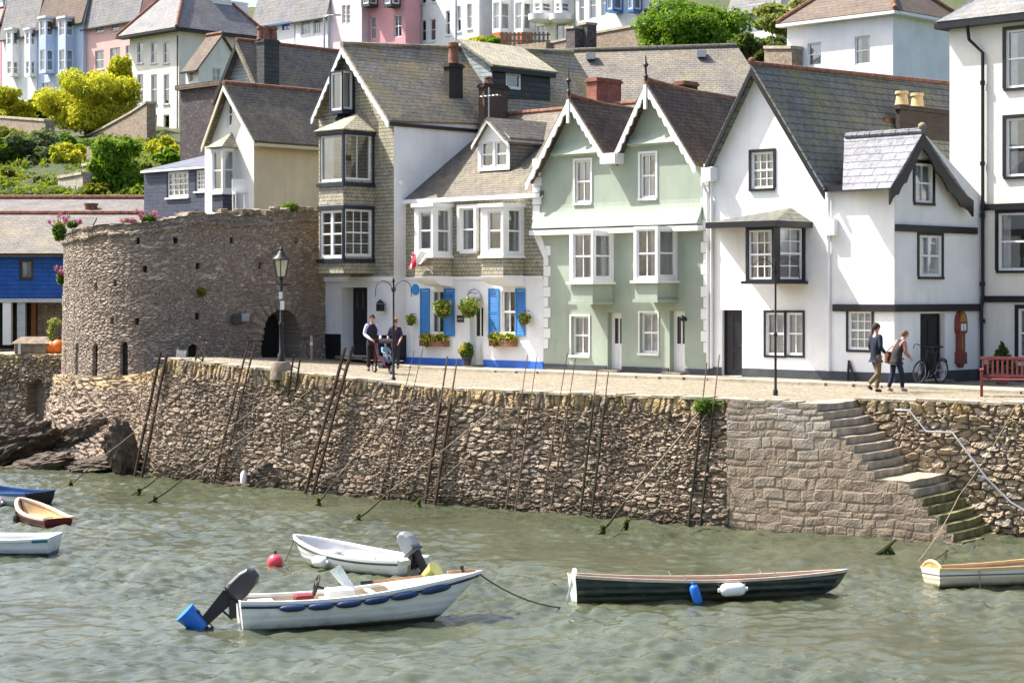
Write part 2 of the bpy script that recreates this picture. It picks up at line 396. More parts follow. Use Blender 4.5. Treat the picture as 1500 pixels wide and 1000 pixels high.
def rubble(name, pos, nrm, ul, vl, du, dv, cell, disp, mat, parent=None, seed=1, top=None, jw=.22, edge_soft=.3, holes=None):
    """a sheet of individually raised stones: pos(u,v)->xyz arrays, nrm(u,v)->outward normals; writes the colour attribute Stone = (stone id, joint, height share)"""
    nu, nv = int(ul/du)+1, int(vl/dv)+1
    rs = np.random.RandomState(seed)
    U, Vv = np.meshgrid(np.linspace(0, ul, nu), np.linspace(0, vl, nv), indexing='ij')
    def worley(cu, cv, off, pw=3.2):
        tab = np.random.RandomState(seed+off).rand(256, 256, 5)
        wob = .25*np.sin(U*1.7+off)+.18*np.sin(U*4.1+Vv*2)
        y = Vv/cv+wob*.6+.12*np.sin(U*9.3+Vv*7); x = U/cu+.3*np.sin(Vv*3.3+U*.7)+.1*np.sin(Vv*13+U*5)
        iy = np.floor(y).astype(int); f1 = np.full(U.shape, 9.); f2 = f1.copy(); rid = np.zeros(U.shape); tl = np.zeros(U.shape)
        for dy in (-1,0,1):
            cy = iy+dy; xs = x+(cy % 2)*.5; ix = np.floor(xs).astype(int)
            for dx in (-1,0,1):
                cx = ix+dx; t = tab[cx % 256, cy % 256]
                ax, ay = cx+.5+(t[...,0]-.5)*.95-xs, cy+.5+(t[...,1]-.5)*.75-y; sx_ = .62+.85*t[...,4]
                d = ((np.abs(ax)/sx_)**pw+np.abs(ay)**pw)**(1/pw)
                m = d < f1; f2 = np.where(m, f1, np.minimum(f2, d)); rid = np.where(m, t[...,2], rid); tl = np.where(m, ax*(t[...,3]-.5)*2.2+ay*(t[...,0]-.5)*3.0, tl); f1 = np.where(m, d, f1)
        return f2-f1, rid, tl
    e, rid, tl = worley(cell[0], cell[1], 0)
    e2, rid2, tl2 = worley(cell[0]*.52, cell[1]*.6, 91)
    small = (np.sin(U*.9+seed)+np.sin(Vv*2.3+U*.5)+np.sin(U*2.9-Vv*1.3)+.6*np.sin(U*6.1+Vv*4)) > .5
    e = np.where(small, e2, e); rid = np.where(small, rid2, rid); tl = np.where(small, tl2, tl)
    if top:
        e3, rid3, tl3 = worley(top[1], top[2], 47); m = Vv > vl-top[0]; e = np.where(m, e3, e); rid = np.where(m, rid3, rid); tl = np.where(m, tl3, tl)
    j = np.clip(e/jw, 0, 1); j = j*j*(3-2*j)
    e4, rid4, tl4 = worley(cell[0]*.3, cell[1]*.36, 133)
    rough = rs.rand(nu, nv)*.22+.30*(rid4-.5)
    swell = .45*np.sin(U*1.9+Vv*2.3+seed)*np.sin(Vv*2.9-U*.8)
    proud = (rid*7.3) % 1
    h = disp*(.62*j+.75*(proud*j)-.55+rough*j+.75*tl*j+swell)
    if holes is not None: h = holes(U, Vv, h)
    p = np.stack(pos(U, Vv), -1); n = np.stack(nrm(U, Vv), -1)
    p = p+n*h[..., None]
    co = p.reshape(-1, 3)
    idx = np.arange(nu*nv).reshape(nu, nv)
    q = np.stack([idx[:-1,:-1], idx[1:,:-1], idx[1:,1:], idx[:-1,1:]], -1).reshape(-1, 4)
    col = np.stack([rid, .15+.85*j, Vv/vl, np.ones_like(j)], -1).reshape(-1, 4)
    return rawmesh(name, co, q, mat, parent, attr=('Stone', col), smooth=False)

def rawmesh(name, co, quads, mat, parent=None, attr=None, smooth=True):
    me = bpy.data.meshes.new(name); n, k = quads.shape
    me.vertices.add(len(co)); me.vertices.foreach_set('co', co.astype(np.float32).ravel())
    me.loops.add(n*k); me.loops.foreach_set('vertex_index', quads.astype(np.int32).ravel())
    me.polygons.add(n); me.polygons.foreach_set('loop_start', np.arange(0, n*k, k, dtype=np.int32)); me.polygons.foreach_set('loop_total', np.full(n, k, np.int32))
    me.polygons.foreach_set('use_smooth', np.full(n, smooth))
    me.update(calc_edges=True); me.validate()
    if attr:
        ca = me.color_attributes.new(attr[0], 'FLOAT_COLOR', 'POINT'); ca.data.foreach_set('color', attr[1].astype(np.float32).ravel())
    me.materials.append(mat); o = bpy.data.objects.new(name, me); COL.objects.link(o)
    if parent is not None: o.parent = parent
    return o

def leaves(name, blobs, n, size, mat, parent=None, seed=1, flat=.5, up=.3, shell=.35):
    """n leaf-shaped quads scattered through the outer shells of the blobs [(cx,cy,cz,rx,ry,rz)]"""
    rs = np.random.RandomState(seed); b = np.array(blobs, float)
    wgt = (b[:,3]*b[:,4]*b[:,5])**(2/3); k = rs.choice(len(b), n, p=wgt/wgt.sum())
    d = rs.normal(size=(n,3)); d /= np.linalg.norm(d, axis=1)[:,None]
    rad = 1-shell*rs.rand(n)**1.5*1.6+rs.normal(size=n)*.06
    c = b[k,:3]+d*b[k,3:]*np.clip(rad, .1, 1.3)[:,None]
    nrm = d+rs.normal(size=(n,3))*.75; nrm[:,2] += up; nrm /= np.linalg.norm(nrm, axis=1)[:,None]
    t = np.cross(nrm, rs.normal(size=(n,3))); t /= np.linalg.norm(t, axis=1)[:,None]; w = np.cross(nrm, t)
    s = size*(.55+.9*rs.rand(n))[:,None]
    bend = nrm*s*.25
    co = np.stack([c-t*s, c-w*s*flat+bend, c+t*s, c+w*s*flat+bend], 1).reshape(-1, 3)
    q = np.arange(n*4).reshape(-1, 4)
    clump = rs.rand(len(b))[k]
    v = np.clip(.62*rs.rand(n)+.38*clump, 0, 1); col = np.repeat(np.stack([v, v, v, np.ones(n)], -1), 4, 0)
    return rawmesh(name, co, q, mat, parent, ('Leaf', col), smooth=False)

def bush(name, label, cat, c, r, n, size, mat, group=None, seed=1, nb=14, trunk=True, squash=1, base=None):
    rs = random.Random(seed); c = Vector(c); gz = base if base is not None else c.z-r[2]
    t = thing(name, label, cat, (c.x, c.y, gz), 0, group); o = V(0, 0, c.z-gz); bl = []
    for k in range(nb):
        th, u = rs.uniform(0, 2*PI), rs.uniform(-.6, .98); q = math.sqrt(max(0, 1-u*u)); f = rs.uniform(.5, .86)
        rr = rs.uniform(.16, .40)
        bl.append((o.x+r[0]*f*q*math.cos(th), o.y+r[1]*f*q*math.sin(th), o.z+r[2]*f*u, r[0]*rr, r[1]*rr, r[2]*rr))
    bl.append((o.x, o.y, o.z-.1*r[2], r[0]*.60, r[1]*.60, r[2]*.60)); bl.append((o.x+.12*r[0], o.y, o.z-.35*r[2], r[0]*.66, r[1]*.6, r[2]*.45))
    leaves('crown', bl, n, size, mat, t, seed)
    if trunk:
        mb = MB(); H = c.z-gz
        mb.tube([(0,0,-.4),(.05*r[0],0,H*.35),(0,.03*r[1],H*.8)], [.07*r[0]+.03,.06*r[0]+.02,.03*r[0]], 8)
        for k in range(5):
            a = 2*PI*k/5+seed; mb.tube([(0,0,H*.3),(.3*r[0]*math.cos(a),.3*r[1]*math.sin(a),H*.75),(.5*r[0]*math.cos(a),.5*r[1]*math.sin(a),H*1.05)], [.04*r[0]+.015,.03*r[0]+.01,.008], 6)
        mb.build('trunk', M['bark'], t, True)
    return t
M = {}
# ---------------------------------------------------------------- palette
M['white_paint'] = paint('white_paint', (.80,.80,.79), .45, .03, 2, .12, bmp=.05)
M['white_wall'] = paint('white_wall', (.82,.82,.82), .8, .07, .8, .42, (.42,.40,.35), .25, 14)
M['offwhite_wall'] = paint('offwhite_wall', (.80,.77,.69), .8, .07, .8, .45, (.42,.38,.30), .25, 14)
M['cream_wall'] = paint('cream_wall', (.74,.64,.44), .85, .1, .7, .35, (.40,.33,.22), .25, 12)
M['green_wall'] = paint('green_wall', (.345,.40,.325), .8, .11, .8, .65, (.19,.235,.16), .25, 14)
M['blue_plinth'] = paint('blue_plinth', (.035,.14,.55), .6, .12, 2, .2, (.05,.07,.15))
M['dark_plinth'] = paint('dark_plinth', (.06,.065,.075), .7, .2, 2, .3, (.15,.14,.13))
M['black_paint'] = paint('black_paint', (.014,.015,.019), .4, .2, 2, bmp=.08)
M['navy_paint'] = paint('navy_paint', (.02,.028,.05), .45, .2, 2, bmp=.08)
M['shutter_blue'] = paint('shutter_blue', (.04,.24,.60), .5, .1, 3, bmp=.05)
M['iron'] = paint('iron', (.018,.018,.02), .5, .3, 6, bmp=.2)
M['rust'] = paint('rusty_iron', (.07,.045,.03), .85, .55, 5, bmp=.6, bscale=40)
M['rust_light'] = paint('weathered_rail', (.17,.12,.085), .85, .4, 5, bmp=.5, bscale=40)
M['galv'] = paint('galvanised', (.48,.49,.50), .45, .15, 6, metal=.6)
M['curtain'] = paint('curtain', (.86,.86,.86), .9, .1, 5, bmp=0)
M['glass'] = glassmat('glass', (.93,.95,.96), .16); M['dark_glass'] = paint('dark_glass', (.02,.022,.025), .08, .3, 1, bmp=0, spec=.8)
M['bark'] = paint('bark', (.07,.05,.035), .9, .3, 8, bmp=.8)
M['brick_red'] = slate('red_brick', (.30,.085,.05), (.24,.06,.04), None, 0, .22, .075, .012, (.28,.22,.18), .6)
M['brick_dark'] = slate('sooty_brick', (.050,.036,.030), (.028,.022,.020), None, 0, .22, .075, .008, (.05,.045,.04), .6)
M['brick_brown'] = slate('brown_brick', (.11,.068,.048), (.07,.045,.034), None, 0, .22, .075, .01, (.10,.085,.07), .6)
M['terracotta'] = paint('terracotta', (.225,.105,.068), .85, .35, 5, .3, (.15,.12,.08), .4)
M['pot_yellow'] = paint('pot_yellow', (.58,.43,.22), .8, .15, 5)
M['slate_hung'] = slate('hung_slate', (.42,.385,.29), (.29,.265,.205), (.46,.40,.20), .5, .17, .125, .012, (.045,.042,.038), .8)
M['slate_hung_dark'] = slate('hung_slate_dark', (.25,.24,.21), (.18,.17,.15), (.30,.27,.17), .5, .17, .125, .012, (.04,.038,.036), .8)
M['roof_lichen'] = slate('roof_lichen', (.32,.285,.23), (.24,.21,.18), (.48,.34,.07), .8, .28, .18, .012, (.04,.036,.03))
M['roof_brown'] = slate('roof_brown', (.175,.15,.125), (.115,.10,.085), (.30,.26,.14), .7, .26, .15, .014, (.04,.035,.03))
M['roof_dark'] = slate('roof_dark', (.12,.082,.064), (.068,.052,.046), (.24,.17,.08), .75, .24, .15, .016, (.015,.013,.012))
M['roof_slate'] = slate('roof_slate', (.165,.17,.165), (.12,.125,.122), (.25,.24,.07), .8, .34, .26, .018, (.02,.02,.022))
M['roof_pale'] = slate('roof_pale', (.25,.25,.28), (.19,.195,.22), (.22,.22,.18), .3, .42, .3, .018, (.07,.07,.08))
M['roof_grey'] = slate('roof_grey', (.20,.18,.16), (.14,.125,.115), (.33,.27,.11), .6, .28, .17, .014, (.05,.045,.04))
M['roof_far'] = slate('roof_far', (.19,.19,.205), (.15,.15,.165), (.34,.28,.14), .5, .4, .28, .015, (.12,.12,.13), .4)
M['roof_rust'] = slate('roof_rust', (.145,.108,.09), (.105,.08,.068), (.22,.14,.06), .6, .35, .25, .015, (.05,.04,.035), .5)
M['navy_board'] = slate('navy_board', (.055,.065,.095), (.048,.056,.082), None, 0, 4, .16, .01, (.02,.023,.035), .7, .6)
M['blue_board'] = slate('blue_board', (.012,.085,.36), (.010,.075,.33), None, 0, 5, .17, .008, (.004,.03,.12), .6, .5)
M['clad_grey'] = slate('clad_grey', (.06,.062,.07), (.05,.052,.06), (.07,.085,.03), .5, 3, .2, .01, (.02,.02,.02), .6)
M['slate_pale'] = slate('pale_cladding', (.36,.40,.40), (.31,.35,.36), None, 0, 3, .16, .012, (.12,.13,.13), .7)
M['rubble_dark'] = stonemat('dark_rubble', [(.10,.08,.085),(.16,.13,.13),(.08,.075,.09),(.2,.165,.15)], (4.5,9), (.06,.05,.05))
M['garden_stone'] = stonemat('garden_stone', [(.30,.235,.175),(.40,.32,.24),(.24,.19,.15),(.36,.31,.25)], (4.2,8.5), (.14,.11,.08), lichen=(.22,.18,.09))
M['pale_stone'] = stonemat('pale_stone', [(.40,.36,.30),(.48,.44,.37),(.34,.30,.25)], (3.6,7), (.2,.17,.13))
M['step_stone'] = paint('step_stone', (.40,.33,.245), .9, .3, 3, .4, (.12,.10,.07), .8, 12)
M['step_green'] = paint('step_green', (.21,.19,.085), .9, .45, 3, .4, (.05,.07,.02), .8, 12)
M['rock'] = paint('rock', (.10,.075,.053), .85, .55, 1.6, .5, (.035,.03,.025), 1.0, 6)
M['base_stone'] = paint('base_stone', (.24,.19,.14), .9, .35, 4, bmp=.8, bscale=12)
M['void_shade'] = paint('void_shade', (.012,.011,.010), .9, .3, 2)  # near-black colour standing in for shade inside openings
quay_cols = [(.235,.18,.133),(.375,.295,.215),(.295,.228,.17),(.44,.365,.28),(.33,.24,.165),(.38,.32,.26),(.26,.205,.16)]
M['rubble_quay'] = rubblemat('quay_rubble', quay_cols, (.17,.13,.09), (.50,.36,.13), (.055,.04,.024), .84, .26, .8, (.26,.21,.165))
M['rubble_back'] = rubblemat('stair_back_rubble', [(.30,.22,.145),(.46,.36,.24),(.38,.295,.21),(.52,.45,.36)], (.17,.125,.08), (.42,.29,.09), (.10,.075,.03), .86, .22)
M['rubble_fort'] = rubblemat('fort_rubble', [(.23,.18,.145),(.42,.33,.265),(.30,.24,.20),(.60,.51,.43),(.19,.155,.14),(.46,.36,.27)], (.18,.14,.105), (.13,.13,.10), None, .9, .1, .6, (.24,.185,.15))
M['ashlar'] = rubblemat('ashlar_blocks', [(.30,.23,.165),(.39,.305,.225),(.33,.255,.185),(.43,.35,.27),(.27,.21,.16)], (.22,.165,.115), (.45,.43,.40), (.075,.055,.032), .6, .17, .85, (.26,.20,.15))
M['leaf_yellow'] = leafmat('leaf_yellow', [(.26,.28,.015),(.58,.55,.03),(.80,.72,.07)])
M['leaf_lime'] = leafmat('leaf_lime', [(.05,.13,.008),(.11,.24,.012),(.18,.32,.02)])
M['leaf_green'] = leafmat('leaf_green', [(.03,.08,.012),(.065,.15,.018),(.13,.22,.025)])
M['leaf_dark'] = leafmat('leaf_dark', [(.018,.035,.012),(.035,.06,.02),(.06,.09,.03)])
M['leaf_grey'] = leafmat('leaf_grey', [(.05,.08,.05),(.085,.12,.075),(.14,.17,.09)])
M['leaf_pale'] = leafmat('leaf_pale', [(.12,.15,.035),(.26,.28,.09),(.42,.42,.20)])
M['leaf_olive'] = leafmat('leaf_olive', [(.10,.10,.012),(.17,.16,.02),(.26,.23,.03)])
M['petal_pink'] = leafmat('petal_pink', [(.42,.06,.20),(.55,.10,.30),(.62,.20,.40)], .3)
M['petal_yellow'] = leafmat('petal_yellow', [(.60,.42,.02),(.75,.60,.04),(.7,.65,.2)], .3)
M['petal_mix'] = leafmat('petal_mix', [(.55,.05,.06),(.70,.50,.05),(.72,.66,.3)], .3)
M['pink_wall'] = paint('pink_wall', (.72,.46,.43), .85, .06, .6, .15, (.45,.32,.28), .2)
M['pink_deep'] = paint('pink_deep', (.66,.33,.36), .85, .06, .6, .15, (.45,.25,.25), .2)
M['pink_pale'] = paint('pink_pale', (.75,.62,.65), .85, .06, .6, .1, (.45,.38,.36), .2)
M['blue_pale'] = paint('blue_pale', (.50,.58,.76), .85, .05, .6, .12, (.35,.38,.44), .2)
M['blue_trim'] = paint('blue_trim', (.05,.17,.42), .5, .1, 2)
M['cream_trim'] = paint('cream_trim', (.66,.58,.40), .7, .08, 2)
M['bark_orange'] = paint('orange_brick', (.50,.17,.07), .85, .15, 3)
# ---------------------------------------------------------------- camera, light, sky
cam = bpy.data.cameras.new('camera'); cam.sensor_width = 36; cam.lens = 36*F/1500; cam.shift_y = -(500-HY)/1500; cam.clip_end = 2000; cam.clip_start = .5
co_ = bpy.data.objects.new('camera', cam); COL.objects.link(co_); co_.location = (0,0,EYE); co_.rotation_euler = (PI/2,0,0); SC.camera = co_
SUN_EL, SUN_AZ = math.radians(53), math.radians(SUN_A) if 'SUN_A' in globals() else math.radians(20)
S = V(-math.cos(SUN_AZ)*math.cos(SUN_EL), math.sin(SUN_AZ)*math.cos(SUN_EL), math.sin(SUN_EL))
sl = bpy.data.lights.new('sun', 'SUN'); sl.energy = 5.0; sl.angle = math.radians(.5); sl.color = (1,.965,.90)
so = bpy.data.objects.new('sun', sl); COL.objects.link(so); so.rotation_euler = S.to_track_quat('Z', 'Y').to_euler(); so.location = (-30,20,60)
W = bpy.data.worlds.new('World'); SC.world = W; W.use_nodes = True; wn = W.node_tree
sk = wn.nodes.new('ShaderNodeTexSky'); sk.sky_type = 'NISHITA'; sk.sun_disc = False; sk.sun_elevation = SUN_EL; sk.sun_rotation = math.atan2(S.x, S.y); sk.dust_density = 4; sk.air_density = 1.0
wn.links.new(sk.outputs[0], wn.nodes['Background'].inputs[0]); wn.nodes['Background'].inputs[1].default_value = .15
SC.view_settings.view_transform = 'Standard'; SC.view_settings.look = 'None'; SC.view_settings.exposure = 1.0; SC.view_settings.gamma = 1
SC.cycles.max_bounces = 6; SC.cycles.transparent_max_bounces = 10; SC.cycles.caustics_reflective = False; SC.cycles.caustics_refractive = False
SC.cycles.use_denoising = True

# ---------------------------------------------------------------- facade line and ground heights
FO = V(-1.36, 64.8, 0); FD_, FB_ = V(.70711,-.70711,0), V(.70711,.70711,0)
def sw(x, y): q = V(x,y,0)-FO; return q.dot(FD_), -q.dot(FB_)
def zg(x, y):
    s, w = sw(x, y); k = max(0, -3.5+1.27*w-s)
    return QZ+min(.55, .045*k)
def xy(s, w): q = FO+FD_*s-FB_*w; return q.x, q.y
def onfacade(px, w=0):
    "point of the facade line (moved w towards the water) seen at column px"
    r = V((px-CX)/F, 1, 0); o = FO-FB_*w; return r*(o.dot(FB_)/r.dot(FB_))

# ---------------------------------------------------------------- water
xs = np.concatenate([[-400,-150,-60], np.arange(-27, 20, .066), [60,150,400]]); ys = np.concatenate([[-60,0,15], np.arange(24, 72, .066), [100]])
X, Y = np.meshgrid(xs, ys, indexing='ij'); Z = np.zeros_like(X); rs = np.random.RandomState(3)
for k in range(90):
    lam = .17*(10**(rs.rand()**1.7*.95)); th = math.radians(-62)+rs.normal()*.75; kx, ky = math.cos(th)*2*PI/lam, math.sin(th)*2*PI/lam
    ph = rs.rand()*6.28; a = .0078*lam**.95*(.6+.8*rs.rand())
    ar = kx*X+ky*Y+ph+.8*np.sin(.21*X+.13*Y+k); Z += a*(np.sin(ar)+.25*np.sin(2*ar+.5))
gust = .75+.35*np.sin(.31*X+.5*Y)*np.sin(.17*X-.23*Y+1)+.2*np.sin(.9*X+.4*Y)
Z *= gust; Z[:3] = 0; Z[-3:] = 0; Z[:,:3] = 0; Z[:,-1:] = 0
idx = np.arange(X.size).reshape(X.shape); q = np.stack([idx[:-1,:-1], idx[1:,:-1], idx[1:,1:], idx[:-1,1:]], -1).reshape(-1,4)
m, nt, bs, N, L = newmat('harbour_water')
tc = N('ShaderNodeTexCoord').outputs['Object']
n1 = noise(N, L, tc, .25, 3)
L(mixc(N, L, maprange(N, L, n1, .35, .65), (.056,.064,.036), (.086,.095,.058)), bs.inputs['Base Color'])
setin(bs, Roughness=.025, IOR=1.45); bs.inputs['Specular IOR Level'].default_value = .5
bump(N, L, bs, noise(N, L, tc, 6.5, 5, .68, (1,1.5,1)), .22, .03)
M['water'] = m
water = struct(rawmesh('water', np.stack([X,Y,Z], -1).reshape(-1,3), q, m))

# ---------------------------------------------------------------- quay wall
basepx = [(222,699),(330,709),(460,722),(650,738),(850,756),(1066,773)]
BASE = [G(x, y, 0) for x, y in basepx]
def polyline(pts):
    L = [0]
    for a, b in zip(pts, pts[1:]): L.append(L[-1]+(b-a).length)
    A = np.array([tuple(p) for p in pts]); L = np.array(L)
    return L[-1], (lambda u: [np.interp(u, L, A[:,k]) for k in range(3)])
qlen, qpos = polyline(BASE)
dq = (BASE[-1]-BASE[0]).normalized(); nq = V(dq.y, -dq.x, 0)     # outward normal, towards the water
BAT = .55
def topz(x, y): return np.vectorize(zg)(x, y)+.02
tx, ty, _ = qpos(np.linspace(0, qlen, 60)); tz = topz(tx-nq.x*BAT, ty-nq.y*BAT)
QH = 3.35
def qp(U, Vv):
    x, y, _ = qpos(U); t = np.interp(U, np.linspace(0, qlen, 60), tz); f = Vv/QH; z = -.4+f*(t+.4)
    sag = .12*np.sin(U*.7)*np.sin(f*3.1)
    return x-nq.x*(BAT*f-sag), y-nq.y*(BAT*f-sag), z
def qn(U, Vv): o = np.ones_like(U); return nq.x*o*.98, nq.y*o*.98, .16*o
quay = thing('quay_wall', 'long rough rubble quay wall rising out of the green water below the cottages', 'wall', (BASE[3].x, BASE[3].y, 0))
def unroot(o, r):
    o.parent = r; o.matrix_parent_inverse = r.matrix_basis.inverted(); return o
unroot(rubble('rubble_face', qp, qn, qlen, QH, .025, .025, (.29,.12), .085, M['rubble_quay'], None, 5, top=(.40,.15,.5)), quay)

# right-hand section: ashlar face, flight of steps, back wall
FW = Fr(G(1066,773,0), math.degrees(math.atan2((G(1400,798,0)-G(1066,773,0)).y, (G(1400,798,0)-G(1066,773,0)).x)))
QT = 2.93
stpx = [1195.6,1204,1215,1225,1237.6,1250,1261,1270,1280,1330,1338,1350,1359,1373,1385,1396,1408]
stx = [FW.front(p, 690)[0] for p in stpx]; NS = len(stx); rise = (QT+.12)/NS; SWD = 2.3
stz = [QT-rise*k for k in range(NS)]
def stair_top(u):
    z = np.full(u.shape, -.5)
    for x, zz in reversed(list(zip(stx, stz))): z = np.where(u < x, zz, z)
    return z
def brickwall(name, frame, x0, x1, z0, z1, y, mat, disp, seed, rowh=(.2,.34), wid=(.3,.75), step=.027, keep=None):
    rs = np.random.RandomState(seed); nu, nv = int((x1-x0)/step), int((z1-z0)/step)
    U, Z = np.meshgrid(np.linspace(x0, x1, nu), np.linspace(z0, z1, nv), indexing='ij'); Uw = U+.03*np.sin(Z*5+U*2); Zw = Z+.035*np.sin(U*1.1+Z)+.02*np.sin(U*4.3)
    rows = [z0-.3]
    while rows[-1] < z1+.3: rows.append(rows[-1]+rs.uniform(*rowh))
    rows = np.array(rows); r = np.searchsorted(rows, Zw)-1; e = np.minimum(Zw-rows[r], rows[r+1]-Zw); rid = np.zeros_like(U)
    for k in range(len(rows)-1):
        js = [x0-1]; 
        while js[-1] < x1+1: js.append(js[-1]+rs.uniform(*wid))
        js = np.array(js); ids = rs.rand(len(js)+1); m_ = r == k
        q = np.searchsorted(js, Uw[m_])-1; e[m_] = np.minimum(e[m_], np.minimum(Uw[m_]-js[q], js[q+1]-Uw[m_])); rid[m_] = ids[q]
    jj = .028+.02*np.sin(U*3.1+Z*5); j = np.clip(e/jj, 0, 1); h = disp*(j*(.4+.9*rid)+rs.rand(nu, nv)*.45+.5*np.sin(U*7+Z*3+rid*9)*np.sin(Z*11-U*4))
    P_ = np.stack([frame.O.x+frame.d.x*U+frame.b.x*(y-h), frame.O.y+frame.d.y*U+frame.b.y*(y-h), frame.O.z+Z], -1).reshape(-1,3)
    idx = np.arange(nu*nv).reshape(nu, nv); q = np.stack([idx[:-1,:-1], idx[1:,:-1], idx[1:,1:], idx[:-1,1:]], -1).reshape(-1,4)
    if keep is not None:
        cu = ((U[:-1,:-1]+U[1:,1:])/2).ravel(); cz = ((Z[:-1,:-1]+Z[1:,1:])/2).ravel(); q = q[keep(cu, cz)]
    col = np.stack([rid, .2+.8*j, (Z-z0)/(z1-z0), np.ones_like(j)], -1).reshape(-1,4)
    return rawmesh(name, P_, q, mat, None, ('Stone', col), smooth=False)
unroot(brickwall('ashlar_face', FW, -.05, stx[-1], -.4, QT, .06, M['ashlar'], .015, 11, rowh=(.13,.27), wid=(.16,.62), keep=lambda u, z: z < stair_top(u)-.012), quay)
XR = FW.front(1600, 700, SWD)[0]
def bp(U, Vv): x = stx[0]-.2+U; return FW.O.x+FW.d.x*x+FW.b.x*SWD, FW.O.y+FW.d.y*x+FW.b.y*SWD, -.4+Vv
def bn(U, Vv): o = np.ones_like(U); return -FW.b.x*o, -FW.b.y*o, 0*o
unroot(rubble('back_face', bp, bn, XR-stx[0]+.2, QT+.4, .03, .03, (.34,.15), .075, M['rubble_back'], None, 21, top=(.3,.3,.3)), quay)
steps = thing('stone_steps', 'flight of worn stone steps descending into the water, green with weed at the foot', 'steps', FW.world((stx[0],0,0)), FW.a)
for k in range(NS):
    mb = MB(); x0 = (stx[k-1]-.35 if k else stx[0]-.5)-stx[0]; x1 = stx[k]-stx[0]; jg = random.uniform(-.02,.02)
    n = 7; z1 = stz[k]; z0 = z1-rise-(.0 if k < NS-1 else .5)
    ptsb = []
    for q in range(n+1):
        y = lerp(.085+jg*.3, SWD+.02, q/n); ptsb.append((x1+random.uniform(-.025,.02)-.02*math.sin(q), y, z1+random.uniform(-.014,.008)-.02*math.sin(PI*q/n)))
    for a, b in zip(ptsb, ptsb[1:]):
        mb.poly([(x0,a[1],z1-.004), (a[0],a[1],a[2]), (b[0],b[1],b[2]), (x0,b[1],z1-.004)]); mb.poly([(a[0],a[1],a[2]), (a[0]-.012,a[1],z0), (b[0]-.012,b[1],z0), (b[0],b[1],b[2])])
    a = ptsb[0]; mb.poly([(x0,a[1],z0), (a[0]-.012,a[1],z0), (a[0],a[1],a[2]), (x0,a[1],z1-.004)])
    mb.build('step', M['step_green'] if k > 10 else M['step_stone'], steps)
# coping stones along both edges
mb = MB(); rs_ = random.Random(4)
edge = []
for u in np.linspace(0, qlen, 26):
    x, y, _ = [float(c) for c in qpos(u)]; x -= nq.x*BAT; y -= nq.y*BAT; edge.append(V(x, y, zg(x, y)+.02))
e2 = [FW.world((x, .06, QT)) for x in np.linspace(.1, stx[0]-.5, 5)]; e3 = [FW.world((x, SWD, QT)) for x in np.linspace(stx[0]-.1, XR, 12)]
def coping(mb, pts, nn, wd=.5, over=.05):
    for a, b in zip(pts, pts[1:]):
        Ls = (b-a).length; t = 0; d = (b-a).normalized()
        while t < Ls-.2:
            w = min(rs_.uniform(.5,1.0), Ls-t); p0, p1 = a.lerp(b, (t+.012)/Ls), a.lerp(b, (t+w-.012)/Ls); o = over+rs_.uniform(-.04,.03); h = rs_.uniform(-.015,.02)
            q = [p0+nn*o, p1+nn*o, p1-nn*wd, p0-nn*wd]; mb.prism([c+V(0,0,h-.02) for c in q], (0,0,.06)); t += w
coping(mb, edge, nq); coping(mb, e2, -FW.b); coping(mb, e3, -FW.b, .45)
M['coping'] = paint('coping', (.38,.33,.25), .9, .3, 2.5, .4, (.36,.26,.10), .7, 14)
unroot(mb.build('coping', M['coping'], None), quay)
# handrail by the steps
hr = thing('handrail', 'bent galvanised handrail on the wall above the stone steps', 'handrail', FW.world((stx[0],SWD,0)), FW.a)
pts = []
for px, py in ((1311,600),(1332,601),(1357,632),(1395,633),(1445,700),(1480,735),(1500,747),(1530,770)):
    x, z = FW.front(px, py, SWD-.22); pts.append((x-stx[0], -.22, z))
MB().tube(pts, .028, 8).build('rail', M['galv'], hr, True)
for i in (0, 2, 4, 6):
    mb = MB(); p = V(*pts[i]); mb.tube([p, p+V(0,.1,-.12), p+V(0,.3,-.14)], .018, 6); mb.build('bracket', M['iron'], hr, True)

# ---------------------------------------------------------------- paving
m, nt, bs, N, L = newmat('cobbles'); uvn = N('ShaderNodeTexCoord').outputs['Object']
mp = N('ShaderNodeMapping'); mp.inputs['Scale'].default_value = (5.5,8,1); mp.inputs['Rotation'].default_value = (0,0,PI/4); L(uvn, mp.inputs[0])
v = N('ShaderNodeTexVoronoi'); v.voronoi_dimensions = '2D'; setin(v, Scale=1); L(mp.outputs[0], v.inputs['Vector'])
e = N('ShaderNodeTexVoronoi'); e.voronoi_dimensions = '2D'; e.feature = 'DISTANCE_TO_EDGE'; setin(e, Scale=1); L(mp.outputs[0], e.inputs['Vector'])
sx = N('ShaderNodeSeparateColor'); L(v.outputs['Color'], sx.inputs[0])
r = ramp(N, [(0,(.215,.175,.125)),(.5,(.30,.25,.18)),(1,(.37,.315,.24))]); L(sx.outputs[0], r.inputs[0])
ef = maprange(N, L, e.outputs['Distance'], 0, .12); c = mixc(N, L, ef, (.10,.085,.055), r.outputs[0])
c = mixc(N, L, maprange(N, L, noise(N, L, uvn, .9, 5, .7), .50, .70, 0, .6), c, (.19,.18,.06))
L(c, bs.inputs['Base Color']); setin(bs, Roughness=.9); bump(N, L, bs, ef, .7, .03); M['cobbles'] = m
outer = [V(BASE[0].x-.25, BASE[0].y+1.6, 0)]+[p-nq*.12 for p in edge]+[FW.world((x,.3,0)) for x in np.linspace(.3, stx[0]-.45, 4)]+[FW.world((x, SWD+.12, 0)) for x in np.linspace(stx[0]-.4, XR, 8)]
mb = MB(); R = 14; grid = []
nO = len(outer)
